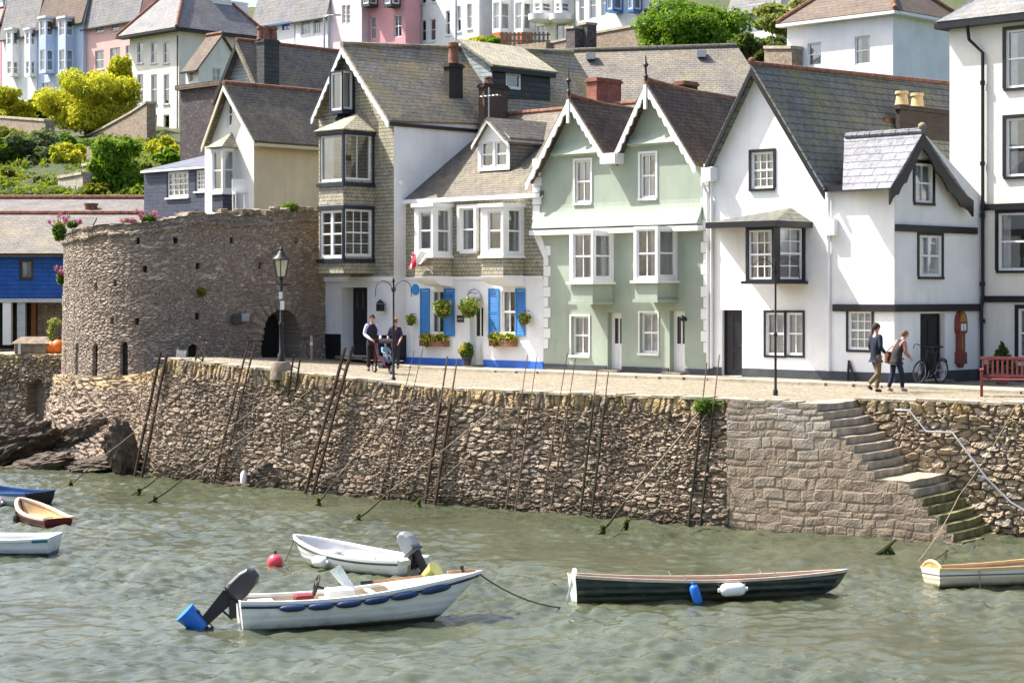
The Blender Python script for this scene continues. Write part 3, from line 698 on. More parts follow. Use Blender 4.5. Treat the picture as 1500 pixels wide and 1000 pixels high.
for k, p in enumerate(outer):
    s, w = sw(p.x, p.y); s2 = lerp(s, lerp(-16, 24, k/(nO-1)), .55); row = []
    for i in range(R+1):
        t = i/R; x, y = xy(lerp(s, s2, t), lerp(w, -4.5, t)); row.append((x, y, zg(x, y)))
    grid.append(row)
for a, b in zip(grid, grid[1:]):
    for i in range(R): mb.poly([a[i], b[i], b[i+1], a[i+1]])
struct(mb.build('quay_paving', M['cobbles']))
mb = MB()
for s in np.arange(-3.2, 22, .85):
    w0, w1 = 0.02, 1.5+.12*math.sin(s); q = [xy(s+.008, w0), xy(s+.842, w0), xy(s+.842, w1), xy(s+.008, w1)]; h = random.uniform(-.008,.008)
    mb.prism([(x, y, zg(x,y)-.05) for x, y in q], (0,0,.13+h))
struct(mb.build('pavement', paint('paving_slab', (.36,.315,.245), .9, .2, 3, .3, (.30,.27,.15), .5, 14)))

# ---------------------------------------------------------------- hillside
def hill(x, y):
    w = y+.25*(x+25); return float(np.interp(w, [60,70,84,89,95,110,125,160,175,200,260,400], [1.5,2.6,2.8,6.5,9.7,12.7,15.2,20.2,23.5,29,44,60]))
hx = np.linspace(-75, 70, 74); hy = np.concatenate([np.linspace(77.5, 130, 55), np.linspace(134, 330, 40)])
HX, HYg = np.meshgrid(hx, hy, indexing='ij'); HZ = np.vectorize(hill)(HX, HYg)+.25*np.sin(HX*1.3)*np.sin(HYg*.9)
idx = np.arange(HX.size).reshape(HX.shape); q = np.stack([idx[:-1,:-1], idx[1:,:-1], idx[1:,1:], idx[:-1,1:]], -1).reshape(-1,4)
# no ground above the quay itself: the sheet starts behind the row of houses
s_ = ((HX-FO.x)*FB_.x+(HYg-FO.y)*FB_.y); HZ = np.where(s_ < 6, np.minimum(HZ, 2.3), HZ)
m, nt, bs, N, L = newmat('hillside'); tc = N('ShaderNodeTexCoord').outputs['Object']
L(mixc(N, L, maprange(N, L, noise(N, L, tc, .35, 5, .65), .4, .6), (.045,.075,.018), (.09,.09,.035)), bs.inputs['Base Color']); setin(bs, Roughness=.95); bump(N, L, bs, noise(N, L, tc, 3, 5, .7), 1, .3)
struct(rawmesh('hillside', np.stack([HX,HYg,HZ], -1).reshape(-1,3), q, m))

# ---------------------------------------------------------------- rocks at the foot of the fort
from mathutils import noise as mnoise
def rock(px, py, Y, r, label, rot=0, seed=1, tilt=0):
    rs = np.random.RandomState(seed); bm = bmesh.new(); bmesh.ops.create_icosphere(bm, subdivisions=5, radius=1)
    dirs = rs.normal(size=(14,3)); dirs /= np.linalg.norm(dirs, axis=1)[:,None]; off = .62+.3*rs.rand(14)
    for v in bm.verts:
        d = np.array(v.co); k = min(1.0, min((o/max(1e-3, float(d@n)) for n, o in zip(dirs, off) if d@n > .05), default=1.0))
        v.co = v.co*k*(1+.05*math.sin(d[0]*9+d[2]*11+seed)+.035*math.sin(d[1]*17+d[2]*23))
    for v in bm.verts:
        q_ = v.co*2.3+Vector((seed*7.1,0,0)); v.co *= 1+.22*(abs(mnoise.noise(q_))-.2)+.10*mnoise.noise(q_*3.1)+.05*mnoise.noise(q_*8)
    bmesh.ops.scale(bm, vec=r, verts=bm.verts)
    me = bpy.data.meshes.new('rock'); bm.to_mesh(me); bm.free(); me.materials.append(M['rock'])
    o = bpy.data.objects.new('rock', me); COL.objects.link(o); o.location = P(px, py, Y); o.rotation_euler = (0, tilt, rot)
    return tag(o, label, 'rock', 'rocks at the foot of the fort')
rock(22,660,62.0,(1.9,1.0,.72), 'large dark slanting rock at the water edge by the frame edge', -.5, 1, -.5)
rock(118,640,62.3,(1.0,.8,.72), 'dark upright slab of rock just under the left end of the fort', -.4, 2, -.75)
rock(62,683,60.2,(1.5,.7,.38), 'low wet ledge of rock lying under the large slanting rock', -.3, 3, -.2)
rock(140,683,59.3,(1.1,.6,.3), 'flat dark rock just clear of the water below the fort', -.3, 4, -.15)
rock(176,655,58.6,(.55,.55,1.0), 'tall narrow dark rock leaning on the fort base nearest the ladders', -.3, 5, -.35)
rock(398,700,54.1,(.55,.45,.45), 'rounded dark boulder at the foot of the quay wall', .2, 6)
rock(352,712,54.6,(.5,.4,.16), 'small flat rock awash beside the rounded boulder', .1, 7)
# ---------------------------------------------------------------- stone fort
fpx = [(100,76),(90,71),(91,69),(98,67.2),(120,65.6),(160,64.4),(205,63.8),(245,63.9),(290,64.5),(340,65.4),(400,66.9),(478,69.3)]
FP = [V((p-CX)/F*Y, Y, 0) for p, Y in fpx]
for _ in range(2):   # round the plan off
    Q = [FP[0]]
    for a, b in zip(FP, FP[1:]): Q += [a.lerp(b,.25), a.lerp(b,.75)]
    FP = Q+[FP[-1]]
flen, fpos = polyline(FP)
us = np.linspace(0, flen, 300); fx, fy, _ = fpos(us); gx, gy = np.gradient(fx), np.gradient(fy); gl = np.hypot(gx, gy); fnx, fny = gy/gl, -gx/gl
fpxs = CX+F*fx/fy
FI0 = int(np.argmin(fpxs)); topy = np.interp(fpxs, [88,100,130,135,240,242,275,277,330,332,400,402,478], [346,340,334,330,324,320,317,312,312,316,315,309,309])
topz_ = EYE+(HY-topy)*fy/F+.07*(np.random.RandomState(5).rand(60)[np.arange(300)//5]-.5)
FB0, FH = 2.2, 5.8
def fpz(U, Vv):
    x, y, _ = fpos(U); t = np.interp(U, us, topz_); f = Vv/FH; z = FB0+f*(t-FB0)
    nx, ny = np.interp(U, us, fnx), np.interp(U, us, fny); b = -.10*f
    return x+nx*b, y+ny*b, z
def fn_(U, Vv): return np.interp(U, us, fnx), np.interp(U, us, fny), 0*U
fort = thing('stone_fort', 'curved grey brown stone fort with gun slits and an arched gateway', 'fort', (FP[30].x, FP[30].y, 2.6))
def u_at(px): return float(np.interp(px, fpxs[FI0:], us[FI0:]))
def f_at(px, py, out=0):
    u = u_at(px); x, y, _ = [float(c) for c in fpos(u)]; nx, ny = float(np.interp(u, us, fnx)), float(np.interp(u, us, fny)); x += nx*out; y += ny*out
    return V(x, y, EYE+(HY-py)*y/F), V(nx, ny, 0), V(-ny, nx, 0)
slits = [(95,503,548,8),(112,503,548,8),(139,502,555,10),(181,501,550,10)]
putlogs = [(199,353),(258,352),(342,352),(436,352),(291,389),(383,389),(167,415),(290,463),(199,470),(138,420),(210,394),(163,470)]
HOLES = []
for px, y0, y1, w in slits: u = u_at(px); h = w/2/33; HOLES.append((u-h, u+h, f_at(px,y1)[0].z, f_at(px,y0)[0].z, .5, 1))
for px, py in putlogs: u = u_at(px); z = f_at(px,py)[0].z; HOLES.append((u-.075, u+.075, z-.1, z+.09, .22, 0))
HOLES.append((u_at(277), u_at(290), f_at(283,528)[0].z, f_at(283,504)[0].z, .5, 1))
gc, gn_, gt = f_at(412, 528); ug = u_at(412); GR = .95
def fholes(U, Vv, h):
    t = np.interp(U, us, topz_); z = FB0+Vv/FH*(t-FB0)
    for a, b, z0, z1, d, arch in HOLES:
        zz = z1-(np.abs(U-(a+b)/2)/((b-a)/2))**2*(.12 if arch else 0)
        h = np.where((U > a) & (U < b) & (z > z0) & (z < zz), -d, h)
    zb = 3.05; sp = zb+.85; r = np.hypot(U-ug, np.maximum(z-sp, 0)); ins = (np.abs(U-ug) < GR) & (r < GR) & (z > zb-.6)
    h = np.where(ins, -.9, h)
    rr = np.hypot(U-ug, z-sp); an = np.arctan2(z-sp, U-ug); vs = (rr > GR) & (rr < GR+.62) & (z > sp-.1)      # voussoirs of the relieving arch
    h = np.where(vs, .05+.06*(np.sin(an*26) > -.55)+.02*np.sin(an*7), h)
    h = np.where(np.abs(Vv-FH*.945) < .05, h+.08, h)
    return h
unroot(rubble('wall', fpz, fn_, flen, FH, .03, .03, (.30,.085), .032, M['rubble_fort'], None, 31, holes=fholes, jw=.3), fort)
for a, b, z0, z1, d, arch in HOLES:      # black panels painting the shade inside the openings
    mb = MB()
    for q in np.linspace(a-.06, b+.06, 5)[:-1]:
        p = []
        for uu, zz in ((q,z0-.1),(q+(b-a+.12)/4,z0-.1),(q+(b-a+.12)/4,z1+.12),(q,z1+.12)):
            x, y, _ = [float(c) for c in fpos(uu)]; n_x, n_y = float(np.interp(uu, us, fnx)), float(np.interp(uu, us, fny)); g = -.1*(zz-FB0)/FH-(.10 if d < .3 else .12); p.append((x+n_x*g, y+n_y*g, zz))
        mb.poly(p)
    unroot(mb.build('gun_slit_shade' if arch else 'putlog_shade', M['void_shade']), fort)
# the sea wall under the fort, battered down to the rocks
low = [G(40,655,.6), G(92,684,.1), G(135,690,0), G(180,694,0), G(226,699,0), G(262,702.5,0)]
low[0].z = low[1].z = 0
upp = [f_at(91,549,.25)[0], f_at(97,550,.3)[0], f_at(125,552,.3)[0], f_at(170,552,.3)[0], f_at(215,548,.35)[0], P(252,534,58)]
ll, lpos = polyline(low); lu, upos = polyline(upp)
def sp_(U, Vv):
    f = Vv/3.6; a = lpos(U); b = upos(U/ll*lu); g = f**.85; fz = np.clip(f, 0, 1)
    return a[0]+(b[0]-a[0])*g, a[1]+(b[1]-a[1])*g, -.4+(b[2]+.4)*fz
ld = (low[-1]-low[1]).normalized()
def sn_(U, Vv): o = np.ones_like(U); return ld.y*o*.8, -ld.x*o*.8, .55*o
unroot(rubble('sea_wall', sp_, sn_, ll, 3.6, .03, .03, (.32,.13), .1, M['rubble_quay'], None, 41), fort)
# ledge between the sea wall and the tower
mb = MB()
for a, b in zip(upp[:-1], upp[1:-1]):
    mb.poly([a, b, b+V(.1,1.6,.02), a+V(.1,1.6,.02)])
unroot(mb.build('ledge', M['garden_stone']), fort)
# wall head behind the parapet so that the top reads as masonry, not as a sheet
mb = MB()
for k in range(40, 299, 1):
    a, b = V(fx[k]-fnx[k]*.10, fy[k]-fny[k]*.10, topz_[k]), V(fx[k+1]-fnx[k+1]*.10, fy[k+1]-fny[k+1]*.10, topz_[k+1])
    i0, i1 = V(fnx[k],fny[k],0), V(fnx[k+1],fny[k+1],0); h = .05*math.sin(k*1.7)+.04*math.sin(k*.61)
    mb.poly([a+i0*.06, b+i1*.06, b-i1*.7+V(0,0,.03+h), a-i0*.7+V(0,0,.03+h)])
unroot(mb.build('wall_head', M['garden_stone']), fort)
# loose stones along the broken top edge
rs_ = random.Random(9); mb = MB()
for k in range(46):
    px = rs_.uniform(330, 462) if k > 16 else rs_.uniform(96, 140); u = u_at(px); i = int(np.searchsorted(us, u))-1
    c = V(fx[i]-fnx[i]*rs_.uniform(.15,.5), fy[i]-fny[i]*rs_.uniform(.15,.5), topz_[i]+.04)
    mb.box(-rs_.uniform(.1,.25), rs_.uniform(.1,.25), -.12, .12, -.06, rs_.uniform(.04,.17 if px > 200 else .1), Matrix.Translation(c) @ Matrix.Rotation(rs_.uniform(0,3), 4, 'Z') @ Matrix.Rotation(rs_.uniform(-.2,.2), 4, 'X'))
unroot(mb.build('loose_stones', M['garden_stone'], bevel=.03), fort)
# black sheet that paints the shade inside the gateway
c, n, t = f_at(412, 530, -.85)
mb = MB(); mb.poly([c-t*1.3+V(0,0,-.6), c+t*1.3+V(0,0,-.6), c+t*1.3+V(0,0,2.3), c-t*1.3+V(0,0,2.3)]); unroot(mb.build('gateway', M['void_shade']), fort)
def plate(name, label, px0, py0, px1, py1, mat, out=.08, th=.04):
    a, n, t = f_at((px0+px1)/2, (py0+py1)/2, out); s = F/a.y; w, h = (px1-px0)/2/s/max(.3, abs(t.x)), (py1-py0)/2/s
    o = MB().prism([a-t*w+V(0,0,-h), a+t*w+V(0,0,-h), a+t*w+V(0,0,h), a-t*w+V(0,0,h)], n*th).build(name, mat); return tag(o, label, 'sign')
plate('plaque', 'dark slate plaque fixed to the fort wall beside the gateway', 338,460,350,475, M['clad_grey'])
plate('notice_board', 'small pale grey notice beside the dark slate plaque on the fort', 350.5,459,361,470, paint('notice', (.33,.37,.40), .5, .2, 14))
def valerian(px, py, w, h, label, seed, Yb, hang=False):
    c = P(px, py, Yb); t = thing('flowering_plant', label, 'plant', c, 0, 'pink flowering plants on the fort'); s = Yb/F
    if hang: leaves('foliage', [(0,0,-h*s*.15,w*s*.32,w*s*.3,h*s*.38)], 500, .07, M['leaf_green'], t, seed)
    else: leaves('foliage', [(0,0,-h*s*.1,w*s*.28,w*s*.3,h*s*.32)], 380, .07, M['leaf_green'], t, seed)
    rs = random.Random(seed); bl = []
    for k in range(15): bl.append((rs.uniform(-.5,.5)*w*s, rs.uniform(-.3,.3)*w*s, rs.uniform(0,.55)*h*s, .08,.08,.07))
    leaves('blossom', bl, 420, .035, M['petal_pink'], t, seed+1, shell=.9)
    mb = MB()
    for b in bl: mb.tube([(b[0]*.3,b[1]*.3,-h*s*.2),(b[0]*.8,b[1]*.8,b[2]*.6),b[:3]], .008, 4)
    mb.build('stems', M['leaf_green'], t)
valerian(87,334,30,36,'pink valerian with green leaves at the left corner of the fort top',51,69.0,True)
valerian(218,321,36,22,'pink valerian in the middle of the fort top before the navy house',53,64.5)
valerian(106,328,24,14,'wispy pink valerian just right of the fort corner plant',54,68)
valerian(188,326,22,9,'few pink valerian sprigs left of the middle clump on the fort',55,64.6)
valerian(89,404,15,22,'pink valerian growing from a crack on the fort side in front of blue boards',56,69.3,True)
w = thing('weed_tuft', 'small green weed on the broken fort top below the cream house', 'plant', P(425,304,68))
leaves('foliage', [(0,0,0,.3,.25,.18)], 300, .06, M['leaf_green'], w, 3); MB().tube([(0,0,-.4),(0,0,.1)], .015, 5).build('stem', M['leaf_green'], w)
w = thing('weed_tuft', 'yellow green moss cushion stuck on the shaded fort wall', 'plant', f_at(294,428,.05)[0])
leaves('foliage', [(0,0,0,.13,.13,.16)], 260, .05, M['leaf_olive'], w, 4); MB().tube([(0,.1,-.05),(0,0,.05)], .012, 5).build('stem', M['leaf_green'], w)
# ================================================================ the row of old houses on the quay
def base_at(px, w=0, z=None):
    p = onfacade(px, w); p.z = zg(p.x, p.y) if z is None else z; return p
def gable_roof(h, name, mat, eL, ap, eR, y0, y1, th=.09, lift=0, right_only=False, ridge=None):
    """two slopes from the (x,z) of left eave, apex, right eave, running from y0 back to y1"""
    mb = MB(); q = [(p[0], p[1]) for p in (eL, ap, eR)]
    A0, A1 = V(q[1][0], y0, q[1][1]), V(q[1][0], y1, q[1][1]+lift)
    for e in (q[0], q[2]):
        slab(mb, [V(e[0], y0, e[1]), A0, A1, V(e[0], y1, e[1]+lift*.6)], th)
    o = mb.build(name, mat, h.root)
    if ridge: ridge_tiles(A0+V(0,0,.03), A1+V(0,0,.03), ridge, o, sag=.0)
    return o
def ridge_tiles(a, b, mat, parent, r=.1, sag=0, name='ridge'):
    n = max(4, int((b-a).length/.4)); mb = MB()
    for k in range(n):
        p, q = a.lerp(b, k/n), a.lerp(b, (k+.96)/n); p.z -= sag*math.sin(PI*k/n); q.z -= sag*math.sin(PI*(k+1)/n)
        mb.tube([p, q], [r, r*.93], 8)
    return mb.build(name, mat, parent)
def chimney(h, pxL, pxM, pxR, pyT, pyB, c, mat, cap=None, pots=(), potmat=None, taper=None, name='chimney', potr=.13, poth=.45):
    """stack whose near corner is at column pxM in the plane y=c of the house"""
    x1, z1 = h.fr.front(pxM, pyT, c); x0 = h.fr.front(pxL, pyT, c)[0]; z0 = h.fr.front(pxM, pyB, c)[1]; y1 = h.fr.side(pxR, pyT, x1)[0]
    mb = MB(); zc = z1-.14; mb.box(x0, x1, c, y1, z0, zc)
    o = mb.build(name, mat, h.root)
    cm = MB(); cm.box(x0-.05, x1+.05, c-.05, y1+.05, zc+.001, zc+.08); cm.box(x0-.01, x1+.01, c-.01, y1+.01, zc+.081, z1); cm.build('cap', cap or mat, o)
    for f_ in pots:
        p = V(lerp(x0, x1, f_[0]), lerp(c, y1, f_[1]), z1); m2 = MB(); m2.lathe([(potr*1.1,0),(potr,.06),(potr*.8,poth*.75),(potr*1.05,poth*.8),(potr,poth),(potr*.7,poth),(potr*.7,poth*.8)], p, 12); m2.build('chimney_pot', potmat or M['terracotta'], o, True)
    return o, (x0, x1, c, y1, z0, z1)
def downpipe(h, pts, mat, r=.045, name='downpipe'):
    return MB().tube(pts, r, 8).build(name, mat, h.root, True)
def finial(h, p, mat, s=1.0):
    return MB().lathe([(.05*s,0),(.05*s,.15*s),(.11*s,.2*s),(.05*s,.27*s),(.04*s,.55*s),(.12*s,.66*s),(.04*s,.76*s),(.03*s,.95*s),(.002,1.1*s)], p, 10).build('finial', mat, h.root, True)
WP = M['white_paint']

# ---------------------------------------------------------------- tall slate-hung house
def tall_house():
    O = base_at(577, .55, 3.1)
    h = House('slate_hung_house', 'tall narrow house hung with pale slates, white blank side wall and dark framed oriel windows', 'house', O)
    f = h.face('f', 0); r = h.face('r', 0); xL = f.at(467, 400)[0]; l = h.face('l', xL)
    zs = f.at(573, 405)[1]; zeR = f.at(578, 178)[1]; zeL = f.at(470, 176)[1]; ap = f.at(511, 69)
    D = 8.5
    # ground floor: white, with a deep entrance
    gh = f.rect(500, 421, 538, 521); gh = (gh[0], gh[1], .12, gh[3]); low = MB(); f.holes = [gh]
    f.wall(low, [(xL,0),(0,0),(0,zs),(xL,zs)], .55); low.build('ground_floor_wall', M['white_wall'], h.root)
    d = h.face('f', .56); dm = MB(); d.bx(dm, gh[0], gh[1], .12, gh[3], -.06, 0); door = dm.build('door', M['black_paint'], h.root)
    dm = MB()
    for k in range(4): a = lerp(gh[0]+.08, gh[1]-.08, (k+.5)/4); d.bx(dm, a-.07, a+.07, gh[3]-.75, gh[3]-.15, .001, .012)
    dm.build('glazing', M['dark_glass'], door)
    f.strip('step', M['base_stone'], gh[0]-.05, gh[1]+.05, 0, .115, -.5, .25)
    zp = f.at(575, 491)[1]
    pm = MB(); f.bx(pm, xL, gh[0]-.02, 0, zp, .002, .03); f.bx(pm, gh[1]+.02, 0, 0, zp, .002, .03); r.bx(pm, 0, D, 0, zp, .002, .03); pm.build('plinth', M['black_paint'], h.root)
    # upper floors
    f.holes = []; um = MB(); f.wall(um, [(xL,zs),(0,zs),(0,zeR),ap,(xL,zeL)]); um.build('slate_hanging', M['slate_hung'], h.root)
    sm = MB(); r.wall(sm, [(0,0),(D,0),(D,zeR+.34),(0,zeR)]); sm.build('side_wall', M['white_wall'], h.root)
    sm = MB(); l.wall(sm, [(0,0),(D,0),(D,zeL),(0,zeL)]); sm.poly([(xL,D,0),(0,D,0),(0,D,zeR),(ap[0],D,ap[1]),(xL,D,zeL)]); sm.build('rear_wall', M['slate_hung_dark'], h.root)
    f.strip('string_course', M['white_wall'], xL, 0, zs-.16, zs-.002, .002, .09)
    # bay over two floors
    x0, x1, p, zb, zt, bf, br, fin = bay(h, 467, 503, 548, 190, 400, M['slate_hung'], 'bay')
    nv = M['navy_paint']
    bf.win(468.5,198,501.5,266, mat=WP, sash=False, cols=1, curtain='left', fw=.07); br.win(505,196,544,264, mat=WP, sash=False, cols=2, curtain=None, fw=.07)
    bf.win(468.5,308,501.5,378, mat=WP, cols=2, rows=2, fw=.09, curtain=None, mull=1); br.win(505,306,545,376, mat=WP, cols=3, rows=2, fw=.09, curtain=None)
    fin()
    for a, b in ((197,267),(306,379)):
        z1, z0 = h.fr.front(503, a, -p)[1], h.fr.front(503, b, -p)[1]
        ring(h, 'window_head', nv, x0, x1, p, z1, z1+.13, .05); ring(h, 'window_sill', nv, x0, x1, p, z0-.13, z0, .07)
        mb = MB(); mb.box(x1-.06, x1+.025, -p-.025, -p+.06, z0+.001, z1-.001); mb.build('corner_post', nv, h.root); MB().box(x1+.002, x1+.025, -.09, -.002, z0+.001, z1-.001).build('wall_post', nv, h.root)
    # little hipped roof of the bay
    ax, az = f.at(529, 163); o = .14; e = zt+.02
    mb = MB(); a = V(ax, .0, az); A, B, C_, D_ = V(x0-o,-.0,e), V(x0-o,-p-o,e), V(x1+o,-p-o,e), V(x1+o,-.0,e)
    slab(mb, [B, C_, a], .06); slab(mb, [C_, D_, a], .06); slab(mb, [A, B, a], .06); mb.build('bay_roof', M['slate_hung'], h.root)
    ring(h, 'fascia', nv, x0, x1, p, e-.13, e-.075, .1)
    # gable oriel
    x0, x1, p, zb, zt, bf, br, fin = bay(h, 482, 501, 520, 103, 166, nv, 'gable_oriel')
    bf.win(483.5,106,500,162, mat=WP, sash=False, cols=1, fw=.07, curtain='right'); br.win(502.5,104,517,160, mat=WP, sash=False, cols=1, fw=.07, curtain='net'); fin()
    mb = MB(); mb.tube([(x0+.3,-p*.5,zb-.02),((x0+x1)/2,-.05,zb-.35)], [.3,.12], 8); mb.build('bracket', nv, h.root)
    # roof, bargeboards, chimney
    ov = .34; EL, AP, ER = h.fr.front(456, 172, -ov), h.fr.front(500.5, 66, -ov), h.fr.front(569.5, 176, -ov)
    gable_roof(h, 'roof', M['roof_lichen'], EL, AP, ER, -ov, 11.5, lift=.75, ridge=M['roof_lichen'])
    barge(h, 'bargeboard', WP, (EL[0], EL[1]-.08), (AP[0], AP[1]-.1), -ov+.02, .24, .05, 9); barge(h, 'bargeboard', WP, (ER[0], ER[1]-.08), (AP[0], AP[1]-.1), -ov+.02, .24, .05, 12)
    MB().box(ER[0]-.16, ER[0]-.02, -.2, 7.2, ER[1]-.18, ER[1]-.06).build('gutter', M['black_paint'], h.root)
    chimney(h, 650, 658, 678, 92, 168, h.fr.side(658,165,-.62)[0], M['brick_dark'], M['brick_dark'], [(.5,.5)], M['terracotta'], potr=.2, poth=.75)
    # flat-topped dormer on the rear right-hand slope; shaded face coloured dark, sunlit cheek pale
    yc = h.fr.side(674, 76, AP[0])[0]; xd, zt = h.fr.front(721, 97, yc); rd = h.face('r', xd); y1 = rd.at(806,98)[0]; zb = rd.at(760,160)[1]-1.2; zr = AP[1]+.45
    rd.win(741,107,764,131, sash=False, cols=1, curtain=None, fw=.09); dm = MB(); rd.wall(dm, [(yc,zb),(y1,zb),(y1,zt),(yc,zt)], .12); dm.poly([(xd,y1,zb),(AP[0],y1,zr-1),(AP[0],y1,zr+.2),(xd,y1,zt)]); dm.build('dormer', M['clad_grey'], h.root)
    MB().prism([(xd-.01,yc,zb),(xd-.01,yc,zt),(AP[0],yc,zr+.15),(AP[0],yc,zr-.6)], (0,.06,0)).build('dormer_cheek', M['slate_pale'], h.root)
    dm = MB(); slab(dm, [(xd+.22,yc-.18,zt+.03),(xd+.22,y1+.2,zt+.03),(AP[0],y1+.2,zr+.28),(AP[0],yc-.18,zr+.28)], .09); dm.build('dormer_roof', M['slate_hung'], h.root)
    rd.strip('dormer_fascia', M['black_paint'], yc-.1, y1+.12, zt-.2, zt-.03, .003, .2); zl = rd.at(770,152)[1]; rd.strip('lead_flashing', M['galv'], yc+.4, y1, zl-.05, zl+.03, .003, .05)
    # lantern and pipe
    la = f.at(564, 447); mb = MB(); mb.box(la[0]-.1, la[0]+.1, -.32, -.12, la[1]-.2, la[1]+.05); mb.lathe([(.16,.06),(.02,.2)], (la[0],-.22,la[1]), 8); mb.box(la[0]-.015, la[0]+.015, -.12, -.002, la[1]+.02, la[1]+.05); mb.build('wall_lantern', M['iron'], h.root)
    lp = r.at(585, 268); MB().ball((.06, lp[0], lp[1]), .11, 12, 8).build('wall_light', WP, h.root, True)
    downpipe(h, [(xL-.06,-.06,0), (xL-.06,-.06,zs)], M['black_paint'])
tall_house()

# ---------------------------------------------------------------- white cottage with blue shutters
def cottage():
    O = base_at(592); h = House('white_cottage', 'low white cottage with blue shutters, slate hung upper floor and brown slate roof', 'house', O)
    f = h.face('f', 0); xR = f.at(796, 480)[0]; zs = f.at(690, 405)[1]; ze = f.at(690, 287)[1]; zp = f.at(690, 526)[1]
    r, l = h.face('r', xR), h.face('l', 0); WW = M['white_wall']
    wins = [dict(x=(632,651), sh=((616.5,630),(651.5,666.5))), dict(x=(735,755), sh=((716.5,732),(756,770)))]
    for w in wins:
        f.win(w['x'][0], 425, w['x'][1], 489, cols=2, rows=1, curtain='drapes', sill=WP)
        for a, b in w['sh']:
            A = f.rect(a, 422.5, b, 492); mb = MB(); t0, t1 = .012, .05
            f.bx(mb, A[0], A[0]+.05, A[2], A[3], t0, t1); f.bx(mb, A[1]-.05, A[1], A[2], A[3], t0, t1)
            for z in (A[2], (A[2]+A[3])/2-.03, A[3]-.07): f.bx(mb, A[0]+.05, A[1]-.05, z, z+.07, t0, t1-.003)
            n = 24
            for k in range(n):
                z = lerp(A[2]+.08, A[3]-.09, k/n); p = [f.pt(A[0]+.05, z, t0+.004), f.pt(A[1]-.05, z, t0+.004), f.pt(A[1]-.05, z+.05, t1-.008), f.pt(A[0]+.05, z+.05, t1-.008)]
                p = [f.pt(A[0]+.05, z, t1-.006), f.pt(A[1]-.05, z, t1-.006), f.pt(A[1]-.05, z+.05, t0+.006), f.pt(A[0]+.05, z+.05, t0+.006)]; mb.poly(p)
            mb.build('shutter', M['shutter_blue'], h.root)
    f.door(688, 441, 708, 530, 0.1, WP, .2, 'glazed', WP)
    a0, a1, z0, z1 = f.rect(686, 416, 706, 438); mb = MB(); cx = (a0+a1)/2
    for k in range(9):   # shell hood over the door
        q = PI*k/9; q2 = PI*(k+1)/9; R = (a1-a0)/2*1.05
        mb.poly([(cx,-.02,z0), (cx+R*math.cos(q),-.03,z0+R*.95*math.sin(q)), (cx+R*math.cos((q+q2)/2)*1.04,-.1,z0+R*1.02*math.sin((q+q2)/2)), (cx+R*math.cos(q2),-.03,z0+R*.95*math.sin(q2))])
        mb.poly([(cx,-.45,z0+.02), (cx+R*math.cos(q),-.06,z0+R*.95*math.sin(q)), (cx+R*math.cos(q2),-.06,z0+R*.95*math.sin(q2))])
    mb.build('door_hood', M['galv'], h.root)
    lw = MB(); f.wall(lw, [(0,0),(xR,0),(xR,zs),(0,zs)], .2); lw.build('ground_floor_wall', WW, h.root)
    dr = f.rect(688,441,708,530); pm = MB(); f.bx(pm, 0, dr[0]-.03, 0, zp, .002, .035); f.bx(pm, dr[1]+.03, xR, 0, zp, .002, .035); l.bx(pm, 0, 1, 0, zp, .002, .03); pm.build('plinth', M['blue_plinth'], h.root)
    f.strip('door_step', M['base_stone'], dr[0]-.1, dr[1]+.1, 0, .1, -.15, .35)
    f.holes = []
    mw = f.win(677,305,698,368, cols=1, curtain='net', sur=WP, surw=.12, sill=WP, surt=.14, depth=.02)
    um = MB(); f.wall(um, [(0,zs),(xR,zs),(xR,ze),(0,ze)]); um.build('slate_hanging', M['slate_hung'], h.root)
    for L_, Mx, R_, wl, wr in ((607,634,663,(613,631.5),(641,660)), (704,737,768,(714,734),(745,764))):
        x0, x1, p, zb, zt, bf, br, fin = bay(h, L_, Mx, R_, 300, 375, WP, 'bay_window')
        bf.win(wl[0],309,wl[1],367, cols=1, curtain='net'); br.win(wr[0],306,wr[1],371, cols=1, curtain='drapes'); fin()
        ring(h, 'cornice', WP, x0, x1, p, zt-.06, zt+.06, .09); ring(h, 'bay_sill', WP, x0, x1, p, zb-.06, zb+.02, .07)
        mb = MB(); mb.box(x0+.02, x1-.02, -p+.02, -.003, zs+.02, zb-.065); mb.build('bay_apron', M['slate_hung'], h.root)
        mb = MB(); n = 6      # plaster cove carrying the bay
        for k in range(n):
            t, u = k/n, (k+1)/n; q = lambda s: (p*math.sqrt(max(0, 1-(1-s)**2)) if s < 1 else p, zs-.34+.36*s)
            (a, za), (b, zb_) = q(t), q(u)
            mb.poly([(x0,-a,za),(x1,-a,za),(x1,-b,zb_),(x0,-b,zb_)]); mb.poly([(x1,-a,za),(x1,0,za),(x1,0,zb_),(x1,-b,zb_)]); mb.poly([(x0,-a,za),(x0,0,za),(x0,0,zb_),(x0,-b,zb_)])
        mb.build('bay_cove', WW, h.root)
    f.strip('string_course', WW, 0, xR, zs-.1, zs-.002, .002, .05)
    D = 6.5; yr, zr = h.fr.side(716, 185, 0); zr2 = ze+(zr-ze)/yr*4.6
    mb = MB(); l.wall(mb, [(0,0),(D+2,0),(D+2,ze),(4.6,zr2),(0,ze)]); r.wall(mb, [(0,0),(D+2,0),(D+2,ze),(4.6,zr2),(0,ze)]); mb.poly([(0,D+2,0),(xR,D+2,0),(xR,D+2,ze),(0,D+2,ze)]); mb.build('side_wall', WW, h.root)
    mb = MB(); o = .2; k = (zr2-ze)/4.6
    slab(mb, [(-.05,-o,ze-o*k+.05),(xR+.02,-o,ze-o*k+.05),(xR+.02,4.6,zr2+.05),(-.05,4.6,zr2+.05)], .08); slab(mb, [(-.05,D+2.2,ze),(xR+.02,D+2.2,ze),(xR+.02,4.6,zr2+.05),(-.05,4.6,zr2+.05)], .08)
